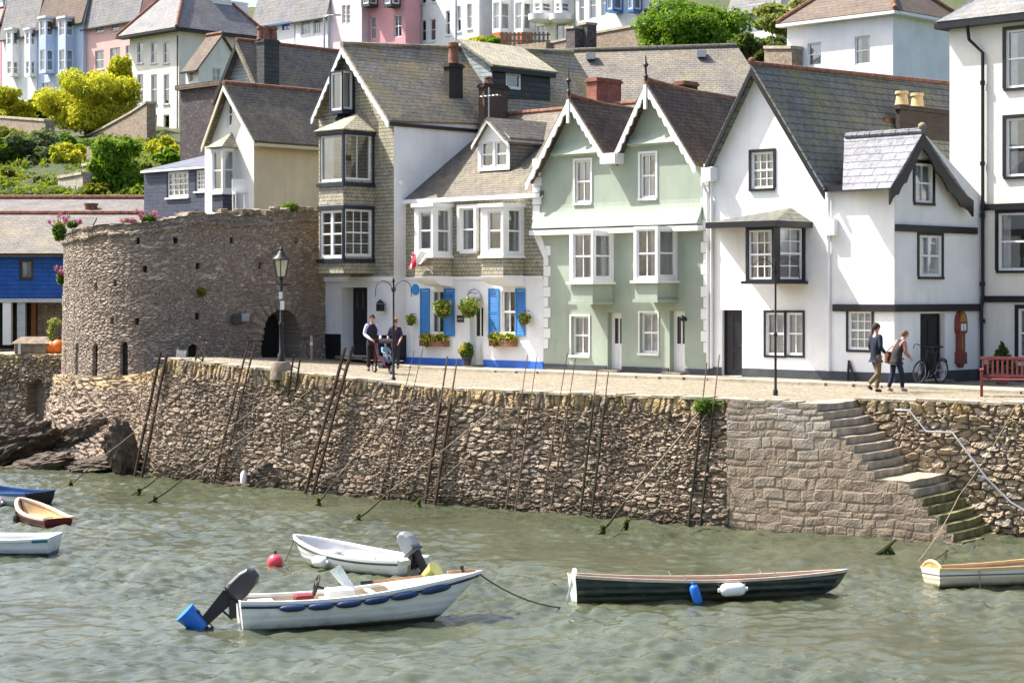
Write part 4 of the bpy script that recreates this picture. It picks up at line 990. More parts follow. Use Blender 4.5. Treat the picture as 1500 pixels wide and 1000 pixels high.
    rf = mb.build('roof', M['roof_brown'], h.root); ridge_tiles(V(0,4.6,zr2+.08), V(xR,4.6,zr2+.08), M['terracotta'], rf)
    f.strip('gutter', WP, -.05, xR, ze-.17, ze-.03, .02, .2)
    # dormer
    a0, a1, z0, z1 = None, None, None, None
    y = 1.15; fd = h.face('f', y); x0 = fd.at(700,220)[0]; x1 = fd.at(746.5,220)[0]; zb, ze2 = fd.at(722,250)[1], fd.at(722,203)[1]; ap = fd.at(718.5,172)
    fd.win(704.5,208,722,245, cols=1, curtain='net'); fd.win(725,207,742.5,244, cols=1, curtain='net')
    mb = MB(); fd.wall(mb, [(x0,zb),(x1,zb),(x1,ze2),(ap[0],ap[1]-.08),(x0,ze2)], .1); mb.build('dormer_front', WP, h.root)
    mb = MB(); h.face('r', x1).wall(mb, [(y,zb),(y+3.4,ze2),(y,ze2)]); h.face('l', x0).wall(mb, [(y,zb),(y+3.4,ze2),(y,ze2)]); mb.build('dormer_cheek', M['slate_hung_dark'], h.root)
    gable_roof(h, 'dormer_roof', M['roof_grey'], (x0-.14, ze2-.16), ap, (x1+.14, ze2-.16), y-.2, y+4.2)
    barge(h, 'dormer_bargeboard', WP, (x0-.13, ze2-.22), (ap[0], ap[1]-.06), y-.16, .12, .04); barge(h, 'dormer_bargeboard', WP, (x1+.13, ze2-.22), (ap[0], ap[1]-.06), y-.16, .12, .04)
    chimney(h, 701, 709.5, 744, 122, 200, 3.3, M['brick_brown'], M['brick_dark'], [(.5,.3)], M['terracotta'], potr=.16, poth=.25)
    mb = MB(); p = V(*[h.fr.front(716,180,3.2)[k] if k == 0 else 0 for k in (0,)], 3.2, h.fr.front(716,180,3.2)[1])
    mb.tube([p, p+V(0,0,1.25)], .025, 6); mb.tube([p+V(-.45,0,.95), p+V(.45,0,.95)], .02, 5)
    for k in range(5): mb.tube([p+V(-.4+.2*k,-.22,.95), p+V(-.4+.2*k,.22,.95)], .012, 4)
    mb.build('aerial', M['galv'], h.root)
    # hanging things, each on its own
    def wpt(px, py, t): a, z = f.at(px, py); return h.fr.world(f.pt(a, z, t))
    def basket(px, py, r, label, seed, wall=False, mat='leaf_lime'):
        c = wpt(px, py, .12+r if not wall else .1+r*.6); t = thing('flower_basket', label, 'flower basket', c, 0, 'flower baskets on the white cottage')
        leaves('foliage', [(0,0,.05,r,r,r*.75),(0,0,-r*.5,r*.7,r*.7,r*.5)], 420 if not wall else 200, .06, M[mat], t, seed); leaves('blossom', [(0,0,.05,r*1.05,r*1.05,r*.8)], 110 if not wall else 50, .045, M['petal_yellow' if seed % 2 else 'petal_mix'], t, seed+9, shell=.15)
        mb = MB(); mb.lathe([(.02,-r*.95),(r*.5,-r*.75),(r*.7,-r*.3)], (0,0,0), 10); mb.build('pot', M['bark'] if not wall else M['terracotta'], t, True)
        b = h.fr.loc(c); w_ = h.fr.world((b.x, 0, b.z+r*1.3))-c; mb = MB(); mb.tube([w_, V(0,0,r*1.35), V(0,0,r*.3)], .012, 5); mb.build('hook', M['iron'], t)
    basket(663,452,.33,'round hanging basket of yellow and green plants in front of the left pair of shutters',1); basket(702,450,.36,'wider hanging basket beneath the grey door hood of the white cottage',2)
    basket(608,469,.17,'small wall pot of plants near the blue round plaque',3,True); basket(775.5,467,.2,'wall pot with orange yellow flowers right of the last blue shutter',4,True)
    def wbox(x0, x1, label, seed):
        a0, a1, z0, z1 = f.rect(x0, 495, x1, 507); c = h.fr.world(((a0+a1)/2, -.02, z0)); W_ = a1-a0; t = thing('window_box', label, 'window box', c, h.fr.a, 'window boxes of the white cottage')
        MB().box(-W_/2, W_/2, -.24, -.03, 0, .2).build('trough', M['terracotta'], t, bevel=.015)
        bl = [(lerp(-W_/2, W_/2, (k+.5)/6), -.15, .27+.04*math.sin(k*2), .16, .15, .14) for k in range(6)]+[(lerp(-W_/2, W_/2, .3), -.27, .08, .1, .06, .14)]
        leaves('foliage', bl, 420, .055, M['leaf_green'], t, seed); leaves('blossom', [(b[0],b[1]-.02,b[2]+.03,b[3]*1.05,b[4]*1.05,b[5]*1.1) for b in bl], 240, .045, M['petal_yellow'], t, seed+5, shell=.2)
    wbox(622,660,'window box full of yellow flowers under the left ground floor window',11); wbox(724,760,'window box of yellow flowers under the ground floor window right of the door',12)
    c = wpt(695, 533, .35); c.z = zg(c.x, c.y)+.13; t = thing('planter', 'plant pot with bushy plant standing at the cottage door step', 'planter', c)
    MB().lathe([(.12,0),(.17,.25),(.19,.26),(.19,.3),(.15,.3),(.14,.22)], (0,0,0), 12).build('pot', M['clad_grey'], t, True); leaves('foliage', [(0,0,.48,.24,.24,.26)], 380, .07, M['leaf_green'], t, 4); leaves('blossom', [(-.1,-.08,.52,.16,.16,.2)], 70, .05, M['petal_yellow'], t, 5)
    a, z = f.at(609,424); t = MB().lathe([(.19,0),(.19,.03),(.17,.035)], (0,0,0), 24, Matrix.Rotation(PI/2, 4, 'X')).build('round_plaque', M['shutter_blue']); t.location = h.fr.world((a,-.003,z)); t.rotation_euler = (0,0,h.fr.a); tag(t, 'round blue plaque on the white wall at the cottage corner', 'plaque')
    a0, a1, z0, z1 = f.rect(670,462,680,472); t = thing('wall_sign', 'small dark square sign between the two hanging baskets', 'sign', h.fr.world((a0,0,z0)), h.fr.a); MB().box(0, a1-a0, -.03, -.003, 0, z1-z0).build('board', M['clad_grey'], t, bevel=.008); MB().box(.05, a1-a0-.05, -.034, -.0305, (z1-z0)*.4, (z1-z0)*.6).build('inset', M['galv'], t)
    # flag on a pole from the bay
    c = wpt(647, 373, 1.05); t = thing('flag', 'white flag with red block drooping from a short pole at the left bay window', 'flag', c, h.fr.a)
    MB().tube([(-.45,.15,.05),(.9,-.3,.08)], .016, 6).build('pole', WP, t)
    cl = MB(); cl.cur = 0; nx, nz = 16, 7
    def fp(i, k): u, v = i/nx, k/nz; return V(-.28+1.05*u-.12*v, -.06-.2*u+.06*math.sin(u*9+v*4), .06-.52*v*(1-.55*u)+.03*math.sin(u*12+v*2)-.05*v)
    for i in range(nx):
        for k in range(nz): cl.cur = 1 if (i < 6 and not (k == 0 or (i == 2 and k > 4))) or (i in (9,) and k > 5) else 0; cl.poly([fp(i,k), fp(i+1,k), fp(i+1,k+1), fp(i,k+1)])
    cl.build('cloth', [paint('flag_white', (.8,.79,.77), .9, .05), paint('flag_red', (.62,.03,.06), .9, .08)], t, 2)
    return h
cottage()

# ---------------------------------------------------------------- pale green house with two gables
def green_house():
    O = base_at(797); h = House('green_house', 'pale green rendered house with two white bargeboarded gables and white doors', 'house', O)
    f = h.face('f', 0); GW = M['green_wall']; xR = f.at(1039, 450)[0]; xL = f.at(783, 300)[0]
    for x in ((842.5,235,865.5,297), (938,225,961,290)): f.win(*x, cols=2, curtain='net', sill=WP, sur=WP, surw=.07)
    for x in ((837,463,863,520), (937.5,458,964,517)): f.win(*x, cols=2, curtain='net', sill=WP, sur=WP, surw=.05, depth=.16)
    f.door(890,458,910.5,546, .14, WP, .22, 'glazed', WP); f.door(981,455,1003,551, .14, WP, .22, 'glazed', WP)
    GB = [[h.fr.front(*p_, -.35) for p_ in t_] for t_ in (((770,266),(833,141),(886,226)), ((900,222),(946,119),(1019,240)))]
    (l0, l1, l2), (r0, r1, r2) = GB; dn = lambda p_: (p_[0], p_[1]-.12)
    m1, m2 = (l2[1]-l1[1])/(l2[0]-l1[0]), (r1[1]-r0[1])/(r1[0]-r0[0]); vx_ = (r0[1]-l1[1]+m1*l1[0]-m2*r0[0])/(m1-m2)
    eL, aL, v, aR, eR = (xL, l0[1]+(xL-l0[0])*(l1[1]-l0[1])/(l1[0]-l0[0])-.12), dn(l1), (vx_, l1[1]+m1*(vx_-l1[0])-.12), dn(r1), (xR-.02, r2[1]+(xR-.02-r2[0])*(r2[1]-r1[1])/(r2[0]-r1[0])-.12)
    zl0, zl1 = f.at(800,337), f.at(1022,325); zl = (zl0[1]+zl1[1])/2
    mb = MB(); f.wall(mb, [(0,0),(xR,0),(xR,eR[1]),aR,v,aL,eL,(xL,f.at(783,300)[1]),(0,zl-.5)], .22); mb.build('front_wall', GW, h.root)
    D = 8; mb = MB(); h.face('r', xR).wall(mb, [(0,0),(D,0),(D,eR[1]),(0,eR[1])]); h.face('l', xL).wall(mb, [(0,zl),(D,zl),(D,eL[1]),(0,eL[1])]); h.face('l', 0).wall(mb, [(0,0),(D,0),(D,zl),(0,zl)]); mb.poly([(xL,D,0),(xR,D,0),(xR,D,eR[1]),(xL,D,eR[1])]); mb.build('side_wall', M['white_wall'], h.root)
    ds = [f.rect(890,458,910.5,546), f.rect(981,455,1003,551)]; zp = f.at(900,536)[1]; pm = MB(); e = [0]+[q for d in ds for q in (d[0]-.03, d[1]+.03)]+[xR]
    for k in range(0, 6, 2): f.bx(pm, e[k], e[k+1], 0, zp, .002, .035)
    pm.build('plinth', M['dark_plinth'], h.root)
    for d in ds: f.strip('door_step', M['base_stone'], d[0]-.08, d[1]+.08, 0, .14, -.2, .3)
    # bell-cast skirts: over the first-floor ledge and at the foot of each gable
    def skirt(name, pts, out, drop, ledge=0):
        mb = MB(); n = 6
        for a, b in zip(pts, pts[1:]):
            for k in range(n):
                t, u = k/n, (k+1)/n; g = lambda s: (out*s**1.7, drop*(1-s))
                (o0, d0), (o1, d1) = g(t), g(u)
                mb.poly([f.pt(a[0], a[1]+d0, o0+.003), f.pt(b[0], b[1]+d0, o0+.003), f.pt(b[0], b[1]+d1, o1+.003), f.pt(a[0], a[1]+d1, o1+.003)])
            for q_ in (a, b): mb.poly([f.pt(q_[0], q_[1]-.06, .002)]+[f.pt(q_[0], q_[1]+drop*(1-k/n), out*(k/n)**1.7+.003) for k in range(n+1)])
            mb.poly([f.pt(a[0], a[1], out+.003), f.pt(b[0], b[1], out+.003), f.pt(b[0], b[1]-.06, .002), f.pt(a[0], a[1]-.06, .002)])
        return mb.build(name, GW, h.root)
    skirt('wall_skirt', [(xL+.1,zl),(xR-.25,zl)], .3, .75)
    f.strip('ledge', WP, xL+.05, xR-.2, zl-.22, zl-.063, .003, .31)
    a0, a1 = f.at(793,236), f.at(886,212); z = f.at(845,226)[1]; g0 = lambda e, a, zz: lerp(e[0], a[0], (zz-e[1])/(a[1]-e[1])); skirt('gable_skirt', [(max(a0[0]+.05, g0(eL,aL,z+.4)),z),(g0(v,aL,z+.42),z)], .22, .42)
    b0 = f.at(905,220); z2 = f.at(950,211)[1]; skirt('gable_skirt', [(g0(v,aR,z2+.3),z2),(g0(eR,aR,z2+.42),z2)], .22, .42)
    for L_, Mx, R_, yt, yb, wl, wr, ys in ((834,868,899,337,413,(839,866),(873,896),446), (928,963,992.5,331,411,(932,960),(967,989.5),443)):
        x0, x1, p, zb, zt, bf, br, fin = bay(h, L_, Mx, R_, yt, yb, WP, 'bay_window')
        bf.win(wl[0],yt+5,wl[1],yb-4, cols=2, curtain='net', fw=.05); br.win(wr[0],yt+6,wr[1],yb-6, cols=1, curtain='right', fw=.05); fin()
        ring(h, 'bay_sill', WP, x0, x1, p, zb-.07, zb+.01, .08)
        zk = h.fr.front(Mx, ys, -p)[1]; mb = MB(); mb.box(x0+.03, x1-.03, -p+.03, -.002, zk+.1, zb-.075); mb.build('bay_apron', GW, h.root)
        mb = MB(); mb.prism([(x0-.02,-p-.03,zk),(x1+.03,-p-.03,zk),(x1+.03,-.002,zk),(x0-.02,-.002,zk)], (0,0,.098)); mb.build('apron_moulding', M['cream_trim'] if 0 else GW, h.root)
    # roofs
    ov = .35; R_ = []
    for EL, AP, ER, back in (((770,266),(833,141),(886,226),5.2), ((900,222),(946,119),(1019,240),7.2)):
        q = [h.fr.front(*p_, -ov) for p_ in (EL, AP, ER)]; rf = gable_roof(h, 'roof', M['roof_dark'], q[0], q[1], q[2], -ov, back, lift=-.25)
        ridge_tiles(V(q[1][0],-ov,q[1][1]+.04), V(q[1][0],back,q[1][1]-.2), M['terracotta'], rf, sag=.18)
        barge(h, 'bargeboard', WP, (q[0][0], q[0][1]-.07), (q[1][0], q[1][1]-.09), -ov+.02, .3, .05, 8); barge(h, 'bargeboard', WP, (q[2][0], q[2][1]-.07), (q[1][0], q[1][1]-.09), -ov+.02, .3, .05, 9)
        finial(h, V(q[1][0], -ov, q[1][1]), M['iron'], .75); MB().box(q[1][0]-.05, q[1][0]+.05, -ov-.06, -ov+.02, q[1][1]-.85, q[1][1]-.12).build('pendant', WP, h.root); R_.append(q)
    vx = (R_[0][2][0]+R_[1][0][0])/2; vz = min(R_[0][2][1], R_[1][0][1]); MB().box(vx-.32, vx+.3, -ov-.1, -.01, vz-.3, vz+.02).build('rainwater_head', WP, h.root)
    # white quoins on both edges, and the corbel under the left gable
    mb = MB()
    for k in range(17):
        w = .3 if k % 2 else .2; z = .75+k*.33
        f.bx(mb, xR-w, xR-.003, z, z+.31, .003, .03)
        if z < zl-.8: f.bx(mb, .003, w, z, z+.31, .003, .03)
    mb.build('quoins', WP, h.root)
    mb = MB(); z = f.at(790,300)[1]
    for k in range(8):
        mb.box(xL-.02, xL+.28+.05*(k%2), -.06-.02*(k%2), .02, z-.9+.3*k, z-.62+.3*k)
    mb.prism([(xL-.02,-.06,z-.92),(xL+.3,-.06,z-.92),(.22,-.06,z-1.7),(.02,-.06,z-1.7)], (0,.055,0)); mb.build('corbel', WP, h.root)
    chimney(h, 859, 874, 910, 113, 150, 4.0, M['brick_red'], M['brick_red'])
    o, c = chimney(h, 987, 1001, 1022, 118, 140, 6.5, M['brick_dark'], M['terracotta'])
    sc = f.at(1006,467); t = thing('satellite_lamp', 'small black wall lamp beside the right white door', 'lamp', h.fr.world((sc[0],0,sc[1])), h.fr.a); MB().tube([(0,0,0),(0,-.22,.1),(.1,-.26,.04)], .02, 6).build('arm', M['iron'], t); MB().lathe([(.11,-.06),(.06,.06),(.01,.1)], (.1,-.26,0), 10).build('shade', M['iron'], t, True); t.name = 'wall_lamp'
    downpipe(h, [(xR+.02,-.09,.3),(xR+.02,-.09,eR[1]-.5),(xR-.02,-.3,eR[1]-.15)], WP)
green_house()

# ---------------------------------------------------------------- white house with black trim and its cross wing
def white_house():
    O = base_at(1040); h = House('white_gabled_house', 'white rendered house with black timber trim, canopy over its oriel and a cross wing', 'house', O)
    f = h.face('f', 0); BK = M['black_paint']; WW = M['white_wall']; r = h.face('r', 0)
    xW0 = f.at(1222,500)[0]; xW = f.at(1310,500)[0]; xg = f.at(1213,280)[0]
    f.win(1101,223,1133,276, cols=3, rows=2, curtain='drapes', sur=BK, surw=.09, sill=BK)
    f.win(1122,458,1149,520, cols=2, curtain='net', sur=BK, surw=.07); f.win(1152.5,458,1176,520, cols=2, curtain='net', sur=BK, surw=.07)
    f.win(1243,456,1277,512, cols=3, rows=2, curtain='net', sur=BK, surw=.07)
    f.door(1058,454,1087,556, .1, BK, .12, 'solid', BK)
    eL, ap, eR = f.at(1042,234), f.at(1109,99), f.at(1213,272); zw = f.at(1260,272)[1]
    mb = MB(); f.wall(mb, [(0,0),(xW,0),(xW,zw),(eR[0],zw),(eR[0],eR[1]),ap,eL,(0,eL[1])], .13); mb.build('front_wall', WW, h.root)
    rw = h.face('r', xW)
    rw.win(1340,240,1366,297, cols=2, rows=1, curtain='net', sur=BK, surw=.1, sill=BK); rw.win(1346,345,1379,405, cols=2, curtain='net', sur=BK, surw=.09, sill=BK)
    rw.door(1348,459,1384,556, .1, BK, .2, 'solid', BK)
    yb, zb_ = rw.at(1437,300); zf = rw.at(1312,276)[1]; ya, za = rw.at(1357,199)
    mb = MB(); rw.wall(mb, [(0,0),(yb,0),(yb,zb_+.25),(ya,za),(0,zf)], .13); mb.build('wing_wall', WW, h.root)
    D = 11; mb = MB(); h.face('l', 0).wall(mb, [(0,0),(D,0),(D,eL[1]),(0,eL[1])]); h.face('r', eR[0]).wall(mb, [(0,zw-.2),(D,zw-.2),(D,eR[1]),(0,eR[1])]); mb.poly([(0,D,0),(eR[0],D,0),(eR[0],D,eR[1]),(ap[0],D,ap[1]),(0,D,eL[1])]); mb.poly([(eR[0]-.5,yb,0),(xW-.01,yb,0),(xW-.01,yb,zb_+.2),(eR[0]-.5,yb,zb_+.2)]); mb.poly([(eR[0],0.3,0),(eR[0],D,0),(eR[0],D,zw),(eR[0],.3,zw)]); mb.build('side_wall', WW, h.root)
    # plinth and bands
    zp = f.at(1150,541)[1]; d1 = f.rect(1058,454,1087,556); d2 = rw.rect(1348,459,1384,556)
    pm = MB(); f.bx(pm, 0, d1[0]-.02, 0, zp, .002, .035); f.bx(pm, d1[1]+.02, xW+.035, 0, zp, .002, .035); rw.bx(pm, .0, d2[0]-.02, 0, zp, .002, .035); rw.bx(pm, d2[1]+.02, yb, 0, zp, .002, .035); pm.build('plinth', M['dark_plinth'], h.root)
    z = f.at(1265,451)[1]; mb = MB(); f.bx(mb, xW0, xW+.09, z-.1, z+.1, .003, .09); rw.bx(mb, 0, yb-.05, z-.1, z+.1, .003, .088); mb.build('timber_band', BK, h.root)
    rw.pxstrip('timber_band', BK, 1311,331,1429,341, .003, .08)
    f.strip('door_step', M['base_stone'], d1[0]-.1, d1[1]+.1, 0, .09, -.1, .3); rw.strip('door_step', M['base_stone'], d2[0]-.1, d2[1]+.1, 0, .09, -.15, .25)
    # oriel under its canopy
    x0, x1, p, zb, zt, bf, br, fin = bay(h, 1092, 1134, 1180, 331, 413, BK, 'oriel')
    bf.win(1096,337,1130,409, cols=3, rows=2, curtain='net', fw=.05); br.win(1143,334,1176,409, cols=2, rows=2, curtain='blind', fw=.05); fin()
    ring(h, 'oriel_sill', BK, x0, x1, p, zb-.05, zb+.03, .09)
    z0 = f.at(1110,330)[1]; c0 = h.fr.front(1034,325,-p-.25)[0]; cx1 = x1+.22; zt2 = z0+.42; pk = (x0+x1)/2
    mb = MB(); e = z0+.05; A, B, C_, D_ = V(.02,-.003,e), V(c0+.02,-p-.22,e), V(cx1,-p-.22,e), V(cx1,-.003,e); T = V(pk,-.003,zt2+.05); T2 = V(x0,-.003,zt2)
    slab(mb, [B, C_, T], .1); slab(mb, [C_, D_, T], .1); slab(mb, [B, T, A], .1); mb.build('canopy', M['roof_slate'], h.root)
    mb = MB(); mb.box(c0, cx1+.03, -p-.27, -p-.12, e-.17, e-.003); mb.box(cx1-.1, cx1+.03, -p-.118, -.003, e-.17, e-.003); mb.build('canopy_fascia', BK, h.root)
    # main roof
    ov = .3; q = [h.fr.front(*p_, -ov) for p_ in ((1032,241),(1101,95),(1208,277))]
    mb = MB(); A0 = V(q[1][0],-ov,q[1][1]); L_ = 11.5; A1 = V(q[1][0],L_,q[1][1]+.25)
    slab(mb, [V(q[0][0],-ov,q[0][1]), A0, A1, V(q[0][0],L_,q[0][1])], .1); slab(mb, [V(q[2][0],-ov,q[2][1]), A0, A1, V(q[2][0],L_,q[2][1])], .1); rf = mb.build('roof', M['roof_slate'], h.root)
    ridge_tiles(A0+V(0,0,.04), A1+V(0,0,.04), M['terracotta'], rf, .075)
    for k in (0, 2): barge(h, 'bargeboard', BK, (q[k][0], q[k][1]-.09), (q[1][0], q[1][1]-.1), -ov+.02, .2, .05)
    MB().box(q[0][0]-.05, q[0][0]+.3, -ov-.1, -.02, q[0][1]-.5, q[0][1]-.1).build('rainwater_head', WP, h.root); downpipe(h, [(.12,-.08,.3),(.12,-.08,q[0][1]-.3)], WP)
    MB().ball(A0+V(0,0,.12), .1, 10, 7).build('finial', M['terracotta'], h.root, True)
    # wing roof: ridge along the front, gable end to the right
    og = .28; ex, rz = xW+og, rw.at(1352,196); X = h.face('r', ex); e1, a_, e2 = X.at(1304,275), X.at(1352,194), X.at(1426,299); xe = h.fr.front(1237,200,a_[0])[0]; xe = min(xe, eR[0]+.4)
    mb = MB(); slab(mb, [(ex,e1[0],e1[1]),(ex,a_[0],a_[1]),(h.fr.front(1237,197,a_[0])[0],a_[0],a_[1]),(h.fr.front(1234,272,e1[0])[0],e1[0],e1[1])], .09); slab(mb, [(ex,e2[0],e2[1]),(ex,a_[0],a_[1]),(h.fr.front(1237,197,a_[0])[0],a_[0],a_[1]),(h.fr.front(1237,197,a_[0])[0],e2[0],e2[1])], .09); wf = mb.build('wing_roof', M['roof_pale'], h.root)
    ridge_tiles(V(ex,a_[0],a_[1]+.04), V(h.fr.front(1237,197,a_[0])[0]+.05,a_[0],a_[1]+.04), M['roof_pale'], wf, .1); MB().ball((ex-.02,a_[0],a_[1]+.16), .12, 10, 7).build('finial', M['base_stone'], h.root, True)
    f.strip('wing_gutter', BK, xg, ex-.03, zw-.14, zw+.02, .02, .22)
    for e in (e1, e2):      # curved black bargeboards of the wing
        n = 12; mb = MB(); pr = None
        for k in range(n+1):
            t = k/n; y = lerp(a_[0], e[0], t); z = lerp(a_[1]-.1, e[1]-.1, t)-.16*math.sin(PI*t); w = .36-.1*abs(math.sin(t*PI*4))
            if e is e2 and t > .8: z += .1*(t-.8)*5
            cur = (y, z+.1+.03*math.sin(PI*t), z-w)
            if pr: mb.prism([(ex-.05,pr[0],pr[1]),(ex-.05,cur[0],cur[1]),(ex-.05,cur[0],cur[2]),(ex-.05,pr[0],pr[2])], (.06,0,0))
            pr = cur
        mb.build('wing_bargeboard', BK, h.root)
    o, c = chimney(h, 1312, 1318, 1392, 153, 240, 5.2, M['brick_dark'], M['brick_dark'], [(.5,.08),(.5,.38)], M['pot_yellow'], potr=.2, poth=.42)
    chimney(h, 1290, 1296, 1322, 172, 215, 4.9, M['brick_brown'], M['terracotta'], name='chimney')
    mb = MB(); a = f.at(1216,300); mb.tube([(a[0],-.07,zp),(a[0],-.07,zw-.2)], .05, 8); mb.box(a[0]-.1, a[0]+.28, -.2, -.003, f.at(1218,345)[1], f.at(1218,322)[1]); mb.build('downpipe', WW, h.root)
    # boot rails in front of the plinth
    for px in (1246, 1258):
        a = f.at(px,556)[0]; t = thing('iron_bar', 'black iron strut leaning on the plinth %s the walking couple' % ('left of' if px < 1250 else 'just behind'), 'strut', h.fr.world((a,-.15,.02)), h.fr.a); MB().tube([(0,0,0),(-.02 if px < 1250 else -.3,.1,.62)], .035, 6).build('bar', M['iron'], t); MB().box(-.06,.06,-.06,.06,-.02,.02).build('foot', M['iron'], t)
    # clock-shaped wall cabinet
    t = thing('longcase_clock', 'tall dark red wooden longcase clock fixed on the white wall beside the bicycle', 'clock', None or h.fr.world((xW, rw.at(1404,500)[0], rw.at(1404,538)[1])), h.fr.a+PI/2)
    s = 1/42.; H = rw.at(1404,456)[1]-rw.at(1404,538)[1]; R = H/82; wood = paint('clock_wood', (.22,.045,.03), .45, .25, 5, bmp=.1, coat=.3)
    def pl(w0, w1, z0, z1, d): return [(-w0*R*1.35,-.004,z0*R),(w0*R*1.35,-.004,z0*R),(w1*R*1.35,-.004,z1*R),(-w1*R*1.35,-.004,z1*R)], d
    mb = MB()
    for w0, w1, z0, z1, d in ((1,5,0,6,.12),(7,7.5,6,8,.16),(7.5,7.5,8,22,.15),(5.6,5.6,22,50,.12),(6.2,8,50,54,.16),(8,8,54,66,.16)): q, dd = pl(w0,w1,z0,z1,d); mb.prism(q, (0,-dd,0))
    arc = [(-8*R*1.35,-.004,66*R),(8*R*1.35,-.004,66*R)]+[(8*R*1.35*math.cos(PI*k/12),-.004,(66+16*math.sin(PI*k/12))*R) for k in range(1,12)]; mb.prism(arc, (0,-.15,0)); mb.build('case', wood, t, bevel=.01)
    gold = paint('clock_gold', (.42,.28,.05), .4, .2, 6, metal=.5); arc2 = [(-6*R*1.35,-.155,67*R),(6*R*1.35,-.155,67*R)]+[(6*R*1.35*math.cos(PI*k/12),-.155,(67+12*math.sin(PI*k/12))*R) for k in range(1,12)]; MB().prism(arc2, (0,-.015,0)).build('arch_dial', gold, t)
    mb = MB()
    for q in (-3.6, 2): mb.box(q*R*1.35-.04, q*R*1.35+.06, -.185, -.161, 54*R, 64*R)
    mb.build('pillars', WP, t); MB().box(-.03,.03,-.135,-.121,26*R,46*R).build('door_inlay', gold, t)
    return h, xW, yb, zb_
WH, WXW, WYB, WZB = white_house()

# ---------------------------------------------------------------- tall cream house at the right edge
def right_house():
    O = WH.fr.world((WXW, WYB+.02, 0)); O.z = zg(O.x, O.y)
    h = House('cream_house', 'tall cream house at the right edge with black sills and a black drainpipe', 'house', O); BK = M['black_paint']
    f = h.face('f', 0); xL = f.at(1391,100)[0]; xR = f.at(1640,200)[0]; zt = f.at(1440,33)[1]; OW = M['offwhite_wall']
    def sw_(a, b, y0, y1, **k): f.win(a, y0, b, y1, cols=1, sur=BK, surw=.11, sill=BK, curtain='drapes', **k)
    for a, b in ((1474,1516),(1560,1602)): sw_(a, b, 43, 128); sw_(a, b, 173, 258)
    for a, b in ((1463,1512),(1560,1602)): sw_(a, b, 312, 396)
    for a, b in ((1492,1530),(1560,1602)): sw_(a, b, 452, 525)
    mb = MB(); f.wall(mb, [(xL,0),(xR,0),(xR,zt),(xL,zt)], .12); mb.build('front_wall', OW, h.root)
    D = 8; mb = MB(); h.face('l', xL).wall(mb, [(0,0),(D,0),(D,zt),(0,zt)]); h.face('r', xR).wall(mb, [(0,0),(D,0),(D,zt),(0,zt)]); mb.poly([(xL,D,0),(xR,D,0),(xR,D,zt),(xL,D,zt)]); mb.build('side_wall', OW, h.root)
    mb = MB(); e = zt+.12; o = .3; x0, x1 = xL-o, xR+o; y0, y1 = -o, D+o; ym = D/2; rz = e+3.2; a, b = V(x0+4, ym, rz), V(x1-4, ym, rz)
    slab(mb, [(x0,y0,e),(x1,y0,e),b,a], .08); slab(mb, [(x0,y1,e),(x1,y1,e),b,a], .08); slab(mb, [(x0,y0,e),(x0,y1,e),a], .08); slab(mb, [(x1,y0,e),(x1,y1,e),b], .08); mb.build('roof', M['roof_far'], h.root)
    mb = MB(); mb.box(x0, x1, -o-.06, -.003, e-.22, e-.07); mb.box(x0, xL-.003, -.003, D, e-.22, e-.07); mb.build('eaves_gutter', BK, h.root)
    for y, t in ((303,.07),(438,.075)): z = f.at(1470,y)[1]; f.strip('timber_band', BK, .02, xR, z-.09, z+.09, .003, t)
    zp = f.at(1470,532)[1]; f.strip('plinth', M['dark_plinth'], 0.03, xR, 0, zp*.9, .002, .04)
    z3 = f.at(1440,40)[1]; px_ = f.at(1442,300)[0]; xa = f.at(1425,40)[0]
    pts = [(xa,-.3,e-.2),(xa,-.2,z3-.35),(px_,-.09,z3-.75),(px_,-.09,f.at(1442,440)[1]),(px_,-.16,f.at(1442,450)[1]),(px_,-.13,.05)]
    o_ = downpipe(h, pts, BK, .05)
    for y in (122, 240, 316, 416, 470): MB().lathe([(.075,-.06),(.075,.06)], (px_,-.1,f.at(1442,y)[1]), 8).build('collar', BK, o_)
right_house()
